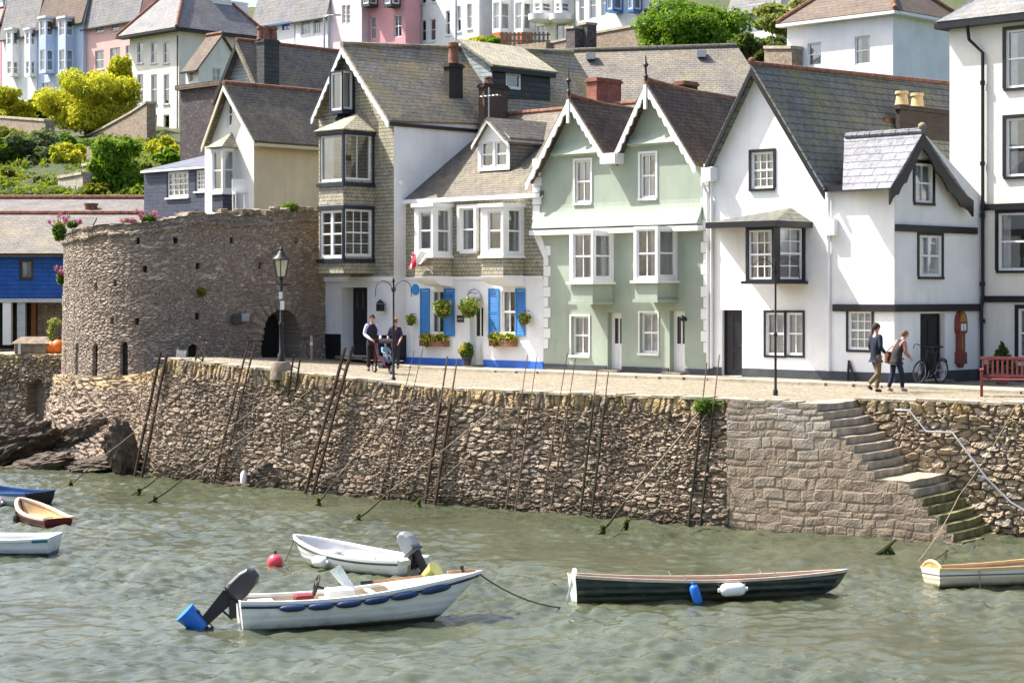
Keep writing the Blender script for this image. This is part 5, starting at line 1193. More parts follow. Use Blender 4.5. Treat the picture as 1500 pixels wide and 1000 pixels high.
# ================================================================ houses, walls and gardens up the hillside
def bg(name, label, pxL, pxM, pxR, pyT, pyB, Y, mat, cat='house', side=None, roof=None, roofmat=None, rh=2.5, ov=.3, wins=(), swins=(), group=None, wk=None, zbase=None, trim=None, ang=-45):
    """house on the hill: near corner at column pxM and depth Y, front running left to pxL and side running right to pxR; windows are pixel boxes on the front / on the side"""
    O = P(pxM, pyB, Y); O.z = min(O.z, hill(O.x, O.y)) if zbase is None else zbase
    h = House(name, label, cat, O, ang); tag(h.root, None, None, group)
    f = h.face('f', 0); r = h.face('r', 0); zt = f.at(pxM, pyT)[1]; xL = f.at(pxL, pyT)[0]; D = max(1.5, min(14, r.at(pxR, pyT)[0] if pxR > pxM+2 else 7))
    wk = wk or {}; kw = dict(cols=2, curtain=None, fw=.07, bar=.05, depth=.12); kw.update(wk)
    for w in wins: f.win(*w, **kw)
    for w in swins: r.win(*w, **kw)
    mb = MB(); f.wall(mb, [(xL,0),(0,0),(0,zt),(xL,zt)], .15); mb.build('front_wall', mat, h.root)
    mb = MB(); gz = zt+rh
    if roof == 'gable_r': r.wall(mb, [(0,0),(D,0),(D,zt),(D/2,gz),(0,zt)], .15)
    else: r.wall(mb, [(0,0),(D,0),(D,zt),(0,zt)], .15)
    mb.poly([(xL,0,0),(xL,D,0),(xL,D,gz if 0 else zt),(xL,0,zt)]); mb.poly([(xL,D,0),(0,D,0),(0,D,zt),(xL,D,zt)])
    if roof == 'gable_r': mb.poly([(xL,0,zt),(xL,D,zt),(xL,D/2,gz)])
    mb.build('side_wall', side or mat, h.root)
    rm = roofmat or M['roof_far']; e = zt+.1; mb = MB()
    if roof == 'hip':
        x0, x1, y0, y1 = xL-ov, ov, -ov, D+ov; q = min((x1-x0), (y1-y0))/2*.95
        if x1-x0 >= y1-y0: a, b = V(x0+q,(y0+y1)/2,e+rh), V(x1-q,(y0+y1)/2,e+rh)
        else: a, b = V((x0+x1)/2,y0+q,e+rh), V((x0+x1)/2,y1-q,e+rh)
        if x1-x0 >= y1-y0: qs = [[(x0,y0,e),(x1,y0,e),b,a],[(x0,y1,e),(x1,y1,e),b,a],[(x0,y0,e),(x0,y1,e),a],[(x1,y0,e),(x1,y1,e),b]]
        else: qs = [[(x0,y0,e),(x1,y0,e),a],[(x0,y1,e),(x1,y1,e),b],[(x0,y0,e),(x0,y1,e),b,a],[(x1,y0,e),(x1,y1,e),b,a]]
        for q_ in qs: slab(mb, q_, .08)
        rf = mb.build('roof', rm, h.root)
        for p, q_ in ((V(x1,y0,e),b if x1-x0 >= y1-y0 else a),(V(x0,y0,e),a),(V(x1,y1,e),b),(a,b)): ridge_tiles(p+V(0,0,.05), q_+V(0,0,.05), M['terracotta'], rf, .12, name='hip_ridge')
        mb = MB(); mb.box(x0, x1, y0-.08, -.003, e-.2, e-.06); mb.box(.003, x1+.08, -.003, y1, e-.2, e-.06); mb.build('gutter', M['iron'] if trim is None else trim, h.root)
    elif roof in ('gable_r', 'lean'):
        x0, x1 = xL-ov*.3, ov*.6; k = rh/(D/2)
        slab(mb, [(x0,-ov,e-ov*k),(x1,-ov,e-ov*k),(x1,D/2,e+rh),(x0,D/2,e+rh)], .08); slab(mb, [(x0,D+ov,e-ov*k),(x1,D+ov,e-ov*k),(x1,D/2,e+rh),(x0,D/2,e+rh)], .08)
        rf = mb.build('roof', rm, h.root); ridge_tiles(V(x0,D/2,e+rh+.05), V(x1,D/2,e+rh+.05), M['terracotta'] if roof == 'gable_r' else rm, rf, .11)
        f.strip('gutter', M['iron'] if trim is None else trim, x0, x1, e-ov*k-.12, e-ov*k-.03, ov-.05, ov+.07)
    elif roof == 'flat': mb.box(xL-.2, .2, -.2, D+.2, zt, zt+.25); mb.build('roof', rm, h.root)
    h.zt, h.xL, h.D, h.f, h.r, h.rm, h.e = zt, xL, D, f, r, rm, e
    return h
def bays(h, cols, rows, mat, win=None, wm=None, skirt=None):
    """far bay windows: cols = [(pxL,pxM,pxR)], rows = [(pyT,pyB)]"""
    for L_, Mx, R_ in cols:
        y0, y1 = rows[0][0]-4, rows[-1][1]+3
        x0, x1, p, zb, zt, bf, br, fin = bay(h, L_, Mx, R_, y0, y1, mat, 'bay')
        for a, b in rows:
            bf.win(L_+1.5, a, Mx-1.5, b, cols=1, curtain=None, fw=.09, bar=.05, mat=wm); br.win(Mx+1.5, a, R_-1.5, b, cols=1, curtain=None, fw=.09, bar=.05, mat=wm)
        fin(); ring(h, 'cornice', wm or WP, x0, x1, p, zt-.02, zt+.16, .12)
WW = M['white_wall']

# --- boathouse on posts, left of the fort
h = House('boathouse', 'building left of the fort with blue boarded upper storey standing on white posts', 'boathouse', P(104,505,77), 0); f = h.face('f', 0)
xL = f.at(-70,400)[0]; z1, z0, zr = f.at(50,372)[1], f.at(50,437)[1], f.at(50,326)[1]
f.win(28,380,49,410, mat=M['bark'], cols=1, sash=False, curtain='left', fw=.1)
mb = MB(); f.wall(mb, [(xL,z0),(0,z0),(0,z1),(xL,z1)], .12); mb.poly([(xL,0,z0),(0,0,z0),(0,6,z0),(xL,6,z0)]); mb.build('boarded_wall', M['blue_board'], h.root)
f.strip('beam', M['galv'], xL, 0, z0-.16, z0-.005, -.3, .06)
mb = MB(); slab(mb, [(xL,-.3,z1-.02),(.3,-.3,z1-.02),(.3,3.4,zr+.35),(xL,3.4,zr+.35)], .1); mb.build('roof', M['roof_grey'], h.root); f.strip('gutter', M['iron'], xL, .3, z1-.06, z1+.02, .3, .4)
for px in (10, 29): a = f.at(px,470)[0]; f.strip('post', WP if px < 20 else M['galv'], a-.16, a+.16, 0, z0-.165, -.45 if px > 20 else -.28, .02 if px < 20 else -.2)
a = f.at(40,470)[0]; f.strip('door_frame', paint('brown_timber', (.26,.10,.04), .7, .2, 4), a-.09, a+.09, 0, z0-.165, -1.1, -.95)
mb = MB(); mb.box(f.at(44,470)[0], .3, 1.2, 1.6, -.2, z0-.17); mb.build('stone_back_wall', M['garden_stone'], h.root); mb = MB(); mb.box(xL, f.at(43,470)[0], 1.9, 2.0, -.2, z0-.17); mb.build('interior_shade', M['void_shade'], h.root)  # black panel puts the shade of the open ground floor into colour
# --- stone terrace wall under it
lw = thing('terrace_wall', 'rough stone terrace wall with a dark recess left of the fort above the big rocks', 'wall', P(40,640,71))
w0, w1 = P(-60,660,72.5), P(92,640,70.6); zt_ = P(40,519,71).z; d_ = V(w1.x-w0.x, w1.y-w0.y, 0); LL = d_.length; d_ = d_.normalized(); n_ = V(d_.y, -d_.x, 0); zb_ = -.3
def tp(U, Vv): return w0.x+d_.x*U, w0.y+d_.y*U, zb_+Vv
def tn(U, Vv): o = np.ones_like(U); return n_.x*o, n_.y*o, 0*o
ua = LL*(42+60)/152; ub = LL*(66+60)/152
def th_(U, Vv, hh): return np.where((U > ua) & (U < ub) & (Vv > 1.0) & (Vv < 2.5+.1*np.sin(U*9)), -.5, hh)
unroot(rubble('rubble_face', tp, tn, LL, zt_-zb_, .034, .034, (.36,.15), .09, M['rubble_quay'], None, 61, holes=th_), lw)
mb = MB(); mb.prism([w0+V(0,0,zt_-w0.z-.02), w1+V(0,0,zt_-w1.z-.02), w1-n_*6+V(0,0,zt_-w1.z-.02), w0-n_*6+V(0,0,zt_-w0.z-.02)], (0,0,-.14)); unroot(mb.build('terrace', M['coping']), lw)
def on_terrace(px, back=.5): a = P(px, 519, 71); return V(a.x, a.y+back, zt_)
for k, (px, r_) in enumerate(((72,.24),(81,.27))):
    t = thing('orange_buoy', 'round orange buoy on the terrace wall, the one %s the fort' % ('away from' if k == 0 else 'touching'), 'buoy', on_terrace(px, .45), 0, 'orange buoys on the terrace wall')
    MB().ball((0,0,r_), r_, 16, 12).build('float', paint('orange_plastic', (.75,.17,.02), .45, .08), t, 2); MB().tube([(0,0,2*r_-.02),(.03,0,2*r_+.08)], .05, 8).build('eye', M['iron'], t)
t = thing('covered_bench', 'low grey tarpaulin covered seat on the terrace beside the orange buoys', 'bench', on_terrace(48, .5)); mb = MB(); mb.box(-.75,.45,-.25,.3,0,.42); mb.prism([(-.75,-.25,.42),(.45,-.25,.42),(.3,.02,.6),(-.55,.02,.6)], (0,.3,0)); mb.build('cover', M['base_stone'], t, bevel=.06); mb = MB(); mb.box(-.6,-.5,-.27,-.255,0,.4); mb.build('strap', WP, t)
t = thing('potted_plant', 'little plant with pale flowers in front of the boathouse stone wall', 'plant', on_terrace(55, 2.2)); MB().lathe([(.12,0),(.18,.3),(.15,.3),(.13,.24)], (0,0,0), 10).build('pot', M['terracotta'], t, True); leaves('foliage', [(0,0,.75,.16,.16,.3),(.1,0,1.15,.25,.2,.15)], 220, .07, M['leaf_pale'], t, 8); MB().tube([(0,0,.25),(.03,0,1.1)], .025, 6).build('stem', M['bark'], t)

# --- two long slate roofs with red ridges behind
def longroof(label, pxL, pxR, pyR, pyE, Y, rh, mat):
    h = House('low_building', label, 'building', P(pxR, pyE, Y), 0); f = h.face('f', 0); xL = f.at(pxL, pyE)[0]; base = -h.fr.O.z+1.8; zr = P(0,pyR,Y+3.2).z-h.fr.O.z
    mb = MB(); f.wall(mb, [(xL,base),(0,base),(0,0),(xL,0)]); mb.poly([(0,0,base),(0,6.4,base),(0,6.4,0),(0,3.2,zr),(0,0,0)]); mb.build('wall', M['garden_stone'], h.root)
    mb = MB(); slab(mb, [(xL,-.3,-.1),(.15,-.3,-.1),(.15,3.2,zr),(xL,3.2,zr)], .1); slab(mb, [(xL,6.7,-.1),(.15,6.7,-.1),(.15,3.2,zr),(xL,3.2,zr)], .1); rf = mb.build('roof', mat, h.root)
    ridge_tiles(V(xL,3.2,zr+.05), V(.15,3.2,zr+.05), M['terracotta'], rf, .13); f.strip('gutter', M['iron'], xL, .15, -.24, -.12, .3, .42); return h
pale = slate('roof_weathered', (.21,.19,.18), (.16,.145,.14), (.13,.10,.07), .5, .3, .2, .014, (.06,.05,.05))
h1 = longroof('long low slate roof with red ridge tiles just above the blue boathouse', -80, 300, 314, 330, 83, 1.2, pale)
h2 = longroof('further long slate roof carrying two small red chimney pots', -80, 212, 291, 316, 90, 1.4, pale)
mb = MB()
for px in (129.5, 137.5):
    x, z = h2.fr.front(px, 314, 1.3); mb = MB(); mb.lathe([(.17,-.1),(.17,.42),(.21,.44),(.21,.52),(.12,.52),(.12,.4)], (x,1.3,z), 12); mb.build('chimney_pot', M['terracotta'], h2.root, True)

# --- navy boarded house, cream gabled house
bg('navy_boarded_house', 'small dark navy weatherboarded house with white windows under a blue grey roof', 211, 306, 560, 245, 330, 80, M['navy_board'], roof='lean', roofmat=slate('roof_bluegrey', (.15,.16,.20), (.12,.13,.165), None, 0, .4, .26, .014, (.06,.06,.08), .5), rh=1.15, ov=.1, wins=((244,251,276,289),(286,249,304,280)), wk=dict(cols=4, rows=2, curtain='net', fw=.09, sill=WP), trim=WP)
def cream_house():
    O = P(372,316,76); h = House('cream_gabled_house', 'cream rendered house with gable and white bay window above the fort', 'house', O); f, r = h.face('f', 0), h.face('r', 0); CW = M['cream_wall']
    xL = f.at(300,250)[0]; eR, eL, ap = f.at(373,203), f.at(301,212), f.at(332,128); f.win(333,150,340,186, cols=1, rows=1, curtain=None, fw=.07); D = 9.5; B = -4
    mb = MB(); f.wall(mb, [(xL,B),(0,B),(0,eR[1]),ap,(xL,eL[1])], .14); mb.build('front_wall', M['offwhite_wall'], h.root)
    mb = MB(); r.wall(mb, [(0,B),(D,B),(D,eR[1]),(0,eR[1])]); h.face('l', xL).wall(mb, [(0,B),(D,B),(D,eL[1]),(0,eL[1])]); mb.poly([(xL,D,B),(0,D,B),(0,D,eR[1]),(ap[0],D,ap[1]),(xL,D,eL[1])]); mb.build('side_wall', CW, h.root)
    x0, x1, p, zb, zt, bf, br, fin = bay(h, 309, 326, 346, 216, 283, WP, 'bay_window'); bf.win(311,221,324,279, cols=1, curtain='right', fw=.06); br.win(329,220,343.5,278, cols=1, curtain=None, fw=.06); fin(); ring(h, 'bay_sill', WP, x0, x1, p, zb-.04, zb+.04, .06)
    zk = h.fr.front(326,308,-p)[1]; MB().box(x0+.03, x1-.03, -p+.03, -.003, zk, zb-.05).build('bay_apron', M['navy_board'], h.root)
    e = zt+.03; a = V((x0+x1)/2+.1, 0, e+.62); mb = MB(); A, Bq, C_, D_ = V(x0-.15,0,e), V(x0-.15,-p-.15,e), V(x1+.15,-p-.15,e), V(x1+.15,0,e)
    for q in ([Bq,C_,a],[C_,D_,a],[A,Bq,a]): slab(mb, q, .06)
    mb.build('bay_roof', M['slate_hung'], h.root)
    ov = .35; q = [h.fr.front(*p_, -ov) for p_ in ((295,213),(327,122),(372.5,206))]; gable_roof(h, 'roof', M['roof_brown'], q[0], q[1], q[2], -ov, 8.5, ridge=M['terracotta'])
    for k in (0,2): barge(h, 'bargeboard', M['cream_trim'] if k == 0 else WP, (q[k][0],q[k][1]-.07), (q[1][0],q[1][1]-.09), -ov+.02, .2, .05)
    MB().box(q[2][0]-.15, q[2][0]-.02, -.2, 8.3, q[2][1]-.2, q[2][1]-.08).build('gutter', M['cream_trim'], h.root)
    ch = P(352,300,71); t = thing('garden_chair', 'white garden chair on the fort top under the cream house bay', 'chair', ch, .4); MB().box(-.25,.25,-.22,.22,.4,.45).build('seat', WP, t); MB().box(-.25,.25,.2,.24,.46,.95).build('backrest', WP, t)
    for x in (-.22,.22):
        for y in (-.2,.2): MB().box(x-.025,x+.025,y-.02,y+.02,-.3,.398).build('leg', WP, t)
cream_house()
# --- grey house with tarred chimney
def grey_house():
    O = P(384,150,90); h = House('grey_gabled_house', 'house with mossy grey roof, pale clad gable and a tall tarred chimney', 'house', O); f = h.face('f', 0)
    ap = f.at(356,60); B = -9; xL = 2*ap[0]-.0; z0 = f.at(384,122)[1]; eR = (0, z0); eL = (xL, z0); D = 12
    mb = MB(); f.wall(mb, [(xL,B),(0,B),eR,(ap[0],ap[1]-.1),eL]); mb.build('gable_wall', M['slate_pale'], h.root)
    mb = MB(); h.face('r', 0).wall(mb, [(0,B),(D,B),(D,z0),(0,z0)]); h.face('l', xL).wall(mb, [(0,B),(D,B),(D,z0),(0,z0)]); mb.build('side_wall', M['offwhite_wall'], h.root)
    k = 1.35; gable_roof(h, 'roof', M['roof_grey'], (ap[0]+(xL-ap[0])*k, ap[1]-(ap[1]-z0)*k), ap, (ap[0]-ap[0]*k, ap[1]-(ap[1]-z0)*k), -.4, D, ridge=M['terracotta'])
    for x in (xL*1.17+ap[0]*-.17*0, 0): pass
    kk = 1.2; barge(h, 'bargeboard', M['black_paint'], (ap[0]+(xL-ap[0])*kk, ap[1]-(ap[1]-z0)*kk-.1), (ap[0], ap[1]-.1), -.38, .35, .06); barge(h, 'bargeboard', M['slate_hung'], (ap[0]-ap[0]*kk, ap[1]-(ap[1]-z0)*kk-.1), (ap[0], ap[1]-.1), -.38, .3, .06)
    chimney(h, 376, 387, 409, 57, 128, -.25, M['clad_grey'], M['clad_grey'], [(.3,.15),(.6,.3),(.4,.55),(.6,.8)], M['terracotta'], potr=.2, poth=.62)
grey_house()
# --- long grey roof with black clad dormer behind the cottages
def long_grey():
    O = P(1010,165,86); h = House('long_roofed_house', 'long lichen grey slate roof of a house right behind the cottages', 'house', O, -8); f = h.face('f', 0)
    y = 4.6; A, B_ = h.fr.front(760,78,y), h.fr.front(1080,68,y); a, b = f.at(720,168), f.at(1150,150); zr = (A[1]+B_[1])/2; zE = f.at(900,165)[1]-.3
    mb = MB(); slab(mb, [(a[0],0,zE),(b[0],0,zE),(B_[0],y,B_[1]),(A[0],y,A[1])], .1); slab(mb, [(a[0],9,zE),(b[0],9,zE),(B_[0],y,B_[1]),(A[0],y,A[1])], .1); slab(mb, [(b[0],0,zE),(b[0],9,zE),(B_[0],y,B_[1])], .1); slab(mb, [(a[0],0,zE),(a[0],9,zE),(A[0],y,A[1])], .1); rf = mb.build('roof', M['roof_grey'], h.root)
    ridge_tiles(V(A[0],y,A[1]+.04), V(B_[0],y,B_[1]+.04), M['roof_grey'], rf, .12)
    mb = MB(); mb.box(a[0]+.3, b[0]-.3, .3, 8.7, -9, zE+.03); mb.build('wall', M['garden_stone'], h.root)
    for px, py in ((866,82),(1028,79)): x, z = h.fr.front(px, py, y-.55); MB().box(x-.2, x+.2, y-1.0, y-.5, z-.2, z+.12).build('roof_vent', M['galv'], h.root)
long_grey()
# --- tall white house, its annexe, the stone flank
h = bg('tall_white_house', 'tall white three storey house with hipped grey roof and a huge white chimney', 190, 262, 378, 44, 215, 138, M['offwhite_wall'], side=M['cream_wall'] if 0 else M['offwhite_wall'], roof='hip', rh=4.4, ov=.7, wins=[(a,b,c,d) for a, c in ((201,210),(221,230),(239.5,248)) for b, d in ((62,93),(109,153),(168,208))], wk=dict(cols=1, rows=1, sill=M['galv']), zbase=9)
chimney(h, 311, 313, 363, -2, 45, 4, WW, WW); downpipe(h, [(-.05,-.1,-2),(-.05,-.1,h.zt-.4)], M['iron'], .045)
bg('white_annexe', 'small white annexe with steep dark dormer roof in front of the tall white house', 272, 291, 356, 97, 150, 112, M['offwhite_wall'], roof='gable_r', rh=1.9, swins=((311,100,324,121),), wins=((276,100,283,121),), roofmat=M['roof_dark'], zbase=6)
bg('rubble_outbuilding', 'flat topped outbuilding of dark purple rubble stone behind the cream house', 264, 350, 372, 122, 230, 96, M['rubble_dark'], 'outbuilding', roof='flat', zbase=4, roofmat=M['roof_dark'])
# --- the upper terrace, left
TG = 'terrace houses along the upper road'
h = bg('terrace_house', 'pale blue terrace house with two columns of bay windows', 55, 122, 150, 19, 150, 165, M['blue_pale'], roof='gable_r', rh=3, roofmat=M['roof_rust'], group=TG, zbase=18, wins=((61,121,78,143),(90,118,107,140)), wk=dict(cols=3)); bays(h, [(57,67,80),(85,96,109)], [(30,53),(73,104)], M['blue_pale'])
h = bg('terrace_house', 'white terrace house with bays at the far left of the upper road', 3, 54, 60, 33, 160, 170.2, WW, roof='gable_r', rh=3, group=TG, zbase=17); bays(h, [(9,18,28),(36,44,53)], [(47,66),(90,109)], WW)
bg('terrace_house', 'pink terrace house with pale sash windows above the yellow shrub', 123, 205, 230, 10, 130, 159.6, M['pink_wall'], roof='gable_r', rh=3.4, group=TG, zbase=18, wins=((139,28,152,48),(162,24,174,45),(184,19,199,42),(139,74,152,102),(161,70,176,96),(184,66,200,90)), wk=dict(sill=M['pink_wall'], cols=2, rows=1))
bg('terrace_house', 'deeper pink taller house behind the roof of the tall white house', 206, 292, 300, -40, 90, 158, M['pink_deep'], roof='flat', group=TG, zbase=18, wins=((225,-10,238,14),(252,-8,264,16)))
bg('hill_house', 'dull red house cut by the left frame edge below a grey roof', -60, 2, 30, 38, 150, 178, M['pink_deep'], roof='hip', rh=1.8, zbase=16)
bg('hill_house', 'white house high at the top left corner beyond the grey roof', -30, 30, 48, -20, 60, 200, WW, roof='hip', zbase=20, wins=((4,-12,12,20),(18,-14,25,18)))
# --- the upper terrace, middle
bg('terrace_house', 'white house with royal blue framed front beside the tall white house', 372, 431, 440, 16, 120, 150, WW, roof='gable_r', rh=2.4, group=TG, zbase=16, wins=((396,28,404,42),(413,26,424,44)), wk=dict(mat=M['blue_trim']), trim=M['blue_trim'])
h = bg('terrace_house', 'white house with black paned window between the blue framed and pale pink houses', 433, 480, 486, 8, 120, 147, WW, roof='gable_r', rh=2.6, group=TG, zbase=16, wins=((441,18,455,51),(459,20,470,50)), wk=dict(cols=3, rows=2))
bg('terrace_house', 'very pale pink house with paired small windows', 481, 530, 536, -24, 120, 144.5, M['pink_pale'], roof='flat', group=TG, zbase=16, wins=((501,8,506,35),(507.5,8,513,35)), wk=dict(cols=1, rows=2))
h = bg('terrace_house', 'strong pink house with dark bottomed oriels', 531, 594, 600, -30, 120, 142, M['pink_deep'], roof='flat', group=TG, zbase=16, wins=((543,24,550,58),(577,22,588,55))); bays(h, [(529,541,554),(561,573,587)], [(-25,6)], M['clad_grey'])
bg('terrace_house', 'long white terrace house with many plain sash windows below the top edge', 595, 702, 722, -40, 120, 139, WW, roof='flat', group=TG, zbase=16, wins=((604,32,612,62),(617,30,624,61),(630,28,638,60),(653,16,659,52),(669,9,675,47),(684,6,691,43),(604,-12,612,8),(617,-14,624,6),(630,-16,638,4)), wk=dict(cols=1, sill=WP))
h = bg('terrace_house', 'white bay fronted house with orange brick spandrels', 720, 784, 790, -40, 110, 137, WW, roof='flat', group=TG, zbase=16); bays(h, [(721,733,748),(753,766,780)], [(-25,-4),(4,44)], WW)
for a, b, c in ((721,733,748),(753,766,780)):
    x1, p = h.corner(b, c, 50); x0 = h.fr.front(a,50,-p)[0]; z1, z0 = h.fr.front(b,47,-p)[1], h.fr.front(b,62,-p)[1]; MB().box(x0-.02, x1+.02, -p-.02, -.003, z0, z1).build('brick_spandrel', M['bark_orange'], h.root)
h = bg('terrace_house', 'creamy white house with rounded balcony bays', 785, 840, 846, -40, 110, 134, M['offwhite_wall'], roof='flat', group=TG, zbase=16, wins=((786,38,800,62),(814,34,832,62))); bays(h, [(781,793,809),(812,822,836)], [(-30,-8),(4,18)], WW)
for a, b, c in ((778,792,810),(811,822,838)):
    x1, p = h.corner(b, c, 24); x0 = h.fr.front(a,24,-p)[0]; z0 = h.fr.front(b,27,-p)[1]; MB().lathe([(.6,0),(.85,.15),(.9,.55),(.82,.55)], ((x0+x1)/2,-p*.6,z0-.2), 16).build('balcony', WP, h.root, True)
h = bg('terrace_house', 'white house with blue framed oriels above the stone wall', 843, 962, 985, -40, 100, 128, WW, roof='flat', group=TG, zbase=16, wins=((848,-10,856,32),(863,-12,873,28),(880,-14,888,24),(941,12,955,36)), wk=dict(cols=1)); bays(h, [(887,898,913),(917,928,941)], [(-18,14)], M['blue_trim'], wm=WP)
bg('hill_house', 'white house half hidden behind the big green shrub and pale foliage', 1068, 1142, 1150, 4, 60, 134, WW, roof='gable_r', rh=1.6, zbase=17, wins=((1094,6,1118,18),))
# --- white hipped house on the right
h = bg('hipped_white_house', 'white house with brown hipped roof and two pale blue windows on the right', 1153, 1308, 1402, 19, 140, 88, WW, roof='hip', rh=2.6, ov=.35, roofmat=M['roof_rust'], wins=((1183,63,1203,97),(1252,53,1275,95)), wk=dict(cols=1, sash=True, curtain='net', mat=WP), trim=WP, zbase=10)
t = thing('roof_railing', 'thin grey metal railing on the roof beside the cream house', 'railing', h.fr.world((.6,5.5,h.zt-3.6)), h.fr.a)
for a in (0,.9,1.8): MB().tube([(0,a,0),(0,a,1.7)], .025, 6).build('post', M['galv'], t)
MB().tube([(0,0,1.7),(0,1.8,1.7)], .025, 6).build('rail', M['galv'], t)

# --- garden and retaining walls
def stonewall(label, poly, Y, mat, th=.6, cap=None, name='garden_wall'):
    o_ = P((poly[0][0]+poly[1][0])/2, 300, Y); o_.z = 0; N_ = V(-math.sin(math.radians(58)), -math.cos(math.radians(58)), 0); pts = []
    for x, y in poly: r_ = V((x-CX)/F, 1, (HY-y)/F); k_ = o_.dot(N_)/V(r_.x,r_.y,0).dot(N_); pts.append(r_*k_+V(0,0,EYE))
    t = thing(name, label, 'wall', pts[0]); q = [p-pts[0] for p in pts]; bk_ = -N_*th
    MB().prism(q, bk_).build('masonry', mat, t)
    if cap:
        top = [q[k] for k in cap]; mb = MB()
        for a, b in zip(top, top[1:]): mb.prism([a+N_*.08+V(0,0,.01), b+N_*.08+V(0,0,.01), b+bk_-N_*.08+V(0,0,.01), a+bk_-N_*.08+V(0,0,.01)], (0,0,.14))
        mb.build('coping', M['coping'], t)
    return t
GS, PS = M['garden_stone'], M['pale_stone']
stonewall('sloping tan garden wall below the yellow shrub beside the tall white house', [(98,260),(215,250),(215,152),(190,168),(150,190),(105,212)], 128, GS, cap=(2,3,4,5))
stonewall('brown retaining wall under the yellow shrub at the left edge', [(-40,240),(70,240),(66,178),(-40,170)], 133, GS, cap=(2,3))
stonewall('pale stone terrace wall in the sun between shrubs', [(55,300),(122,300),(121,256),(86,262),(84,272),(58,282)], 100, PS, cap=(2,3))
stonewall('shaded stone garden wall left of the bright green tree', [(121,300),(165,300),(165,236),(121,244)], 102, GS, cap=(2,3))
stonewall('stone pillar and low wall on the garden steps', [(126,250),(164,246),(164,218),(139,220),(138,214),(127,215)], 108, GS, 1.0)
stonewall('stone retaining wall in front of the white house with blue oriels', [(800,140),(962,140),(962,34),(862,52),(800,66)], 121, GS, cap=(2,3,4))
for a, b, lb in ((829,842,'left'),(847,860,'right')): stonewall('%s one of two dark stone gate pillars below the upper terrace' % lb, [(a,120),(b,120),(b,36 if a > 840 else 42),(a,38 if a > 840 else 43)], 119.5, M['rubble_dark'], .7, cap=(2,3), name='gate_pillar')
stonewall('mossy stone wall end left of the hipped white house', [(1118,140),(1160,140),(1160,72),(1120,72)], 92, GS, cap=(2,3))
stonewall('low stone wall and bank above the long grey roof below the bay houses', [(660,140),(800,140),(800,62),(730,68),(660,74)], 124, GS)
t = thing('fence', 'dark wooden fence before the orange brick bays', 'fence', P(734,66,122.5)); mb = MB()
for k in range(12): x = k*.26; mb.box(x, x+.14, 0, .06, 0, .8)
mb.box(-.1, 3.1, .061, .1, .2, .3); mb.box(-.1, 3.1, .061, .1, .6, .7); mb.build('palings', M['base_stone'], t)
for px, py0, py1, Y, lb in ((475,24,66,138,'thin grey lamp post in front of the pale pink house'),(668,-6,72,128,'tall thin pole in front of the long white terrace house')):
    a, b = P(px,py1,Y), P(px,py0,Y); t = thing('street_pole', lb, 'lamp post', a); Hh = b.z-a.z; MB().tube([(0,0,-2),(0,0,Hh)], [.09,.06], 8).build('pole', M['galv'], t, True); mb = MB(); mb.tube([(0,0,Hh-.05),(.3,-.1,Hh+.05),(.9,-.2,Hh+.05)], .04, 6); mb.box(.7,1.2,-.32,-.12,Hh,Hh+.1); mb.build('arm', M['galv'], t)

# --- shrubs and trees
def pb(name, label, px, py, wpx, hpx, Y, n, size, mat, seed, cat='shrub', nb=14, depth=None, group=None, base=None):
    c = P(px, py, Y); s = Y/F; return bush(name, label, cat, c, (wpx*s/2, (depth or wpx*.4)*s, hpx*s/2), n, size, M[mat], group, seed, nb, base=base)
GH = 'shrubs in the hillside gardens'
pb('flowering_shrub','big yellow flowering shrub below the pink terrace house',128,152,150,112,132,17000,.14,'leaf_yellow',1,nb=22,group=GH)
pb('flowering_shrub','upright yellow shrub reaching up the corner of the tall white house',176,118,44,80,134,5000,.14,'leaf_yellow',2,group=GH)
pb('flowering_shrub','yellow shrub at the left edge below the white bay house',20,160,86,64,138,8000,.14,'leaf_yellow',3,group=GH)
pb('shrub','green hedge bush between the two yellow shrubs',56,155,34,58,141,1500,.2,'leaf_green',4,group=GH)
pb('shrub','large grey green shrub in the left garden',55,232,110,84,113,5200,.17,'leaf_grey',5,group=GH)
pb('shrub','dark green shrub at the left edge of the garden',4,236,60,70,112,2600,.17,'leaf_green',6,group=GH)
pb('shrub','olive yellow low shrub at the lower left of the garden',22,270,84,54,104,4200,.15,'leaf_olive',7,group=GH)
pb('shrub','yellow green shrub beside the sloping garden wall',98,236,58,66,110,4200,.13,'leaf_yellow',8,group=GH)
pb('shrub','grey leaved bush between the pale terrace wall and olive shrub',66,272,46,40,102,1700,.13,'leaf_grey',9,group=GH)
pb('tree','bright green leafy tree left of the navy boarded house',174,248,98,112,98,9000,.13,'leaf_lime',10,'tree',nb=18,base=7)
pb('shrub','yellow green hedge in front of the tall white house base',238,220,52,36,104,1900,.15,'leaf_yellow',11,group=GH)
pb('shrub','big dome of bright green foliage right of the blue oriel house',1006,52,172,118,112,20000,.13,'leaf_lime',12,nb=30,group=GH)
pb('shrub','pale variegated foliage beyond the hipped white house',1160,28,140,66,118,6000,.2,'leaf_pale',13,nb=18,group=GH)
pb('shrub','dark ivy mass between the green dome and the hipped white house',1112,76,110,66,104,4200,.17,'leaf_dark',14,nb=16,group=GH)
pb('shrub','bright yellow low bush behind the terracotta chimney pot',702,68,58,26,118,1500,.14,'leaf_yellow',15,group=GH)
pb('shrub','small green bush on top of the yellow low bush',722,60,24,18,117,600,.13,'leaf_lime',16,group=GH)
pb('shrub','dark shrubs between houses at the very top left',40,10,50,34,185,1500,.3,'leaf_dark',17,group=GH)

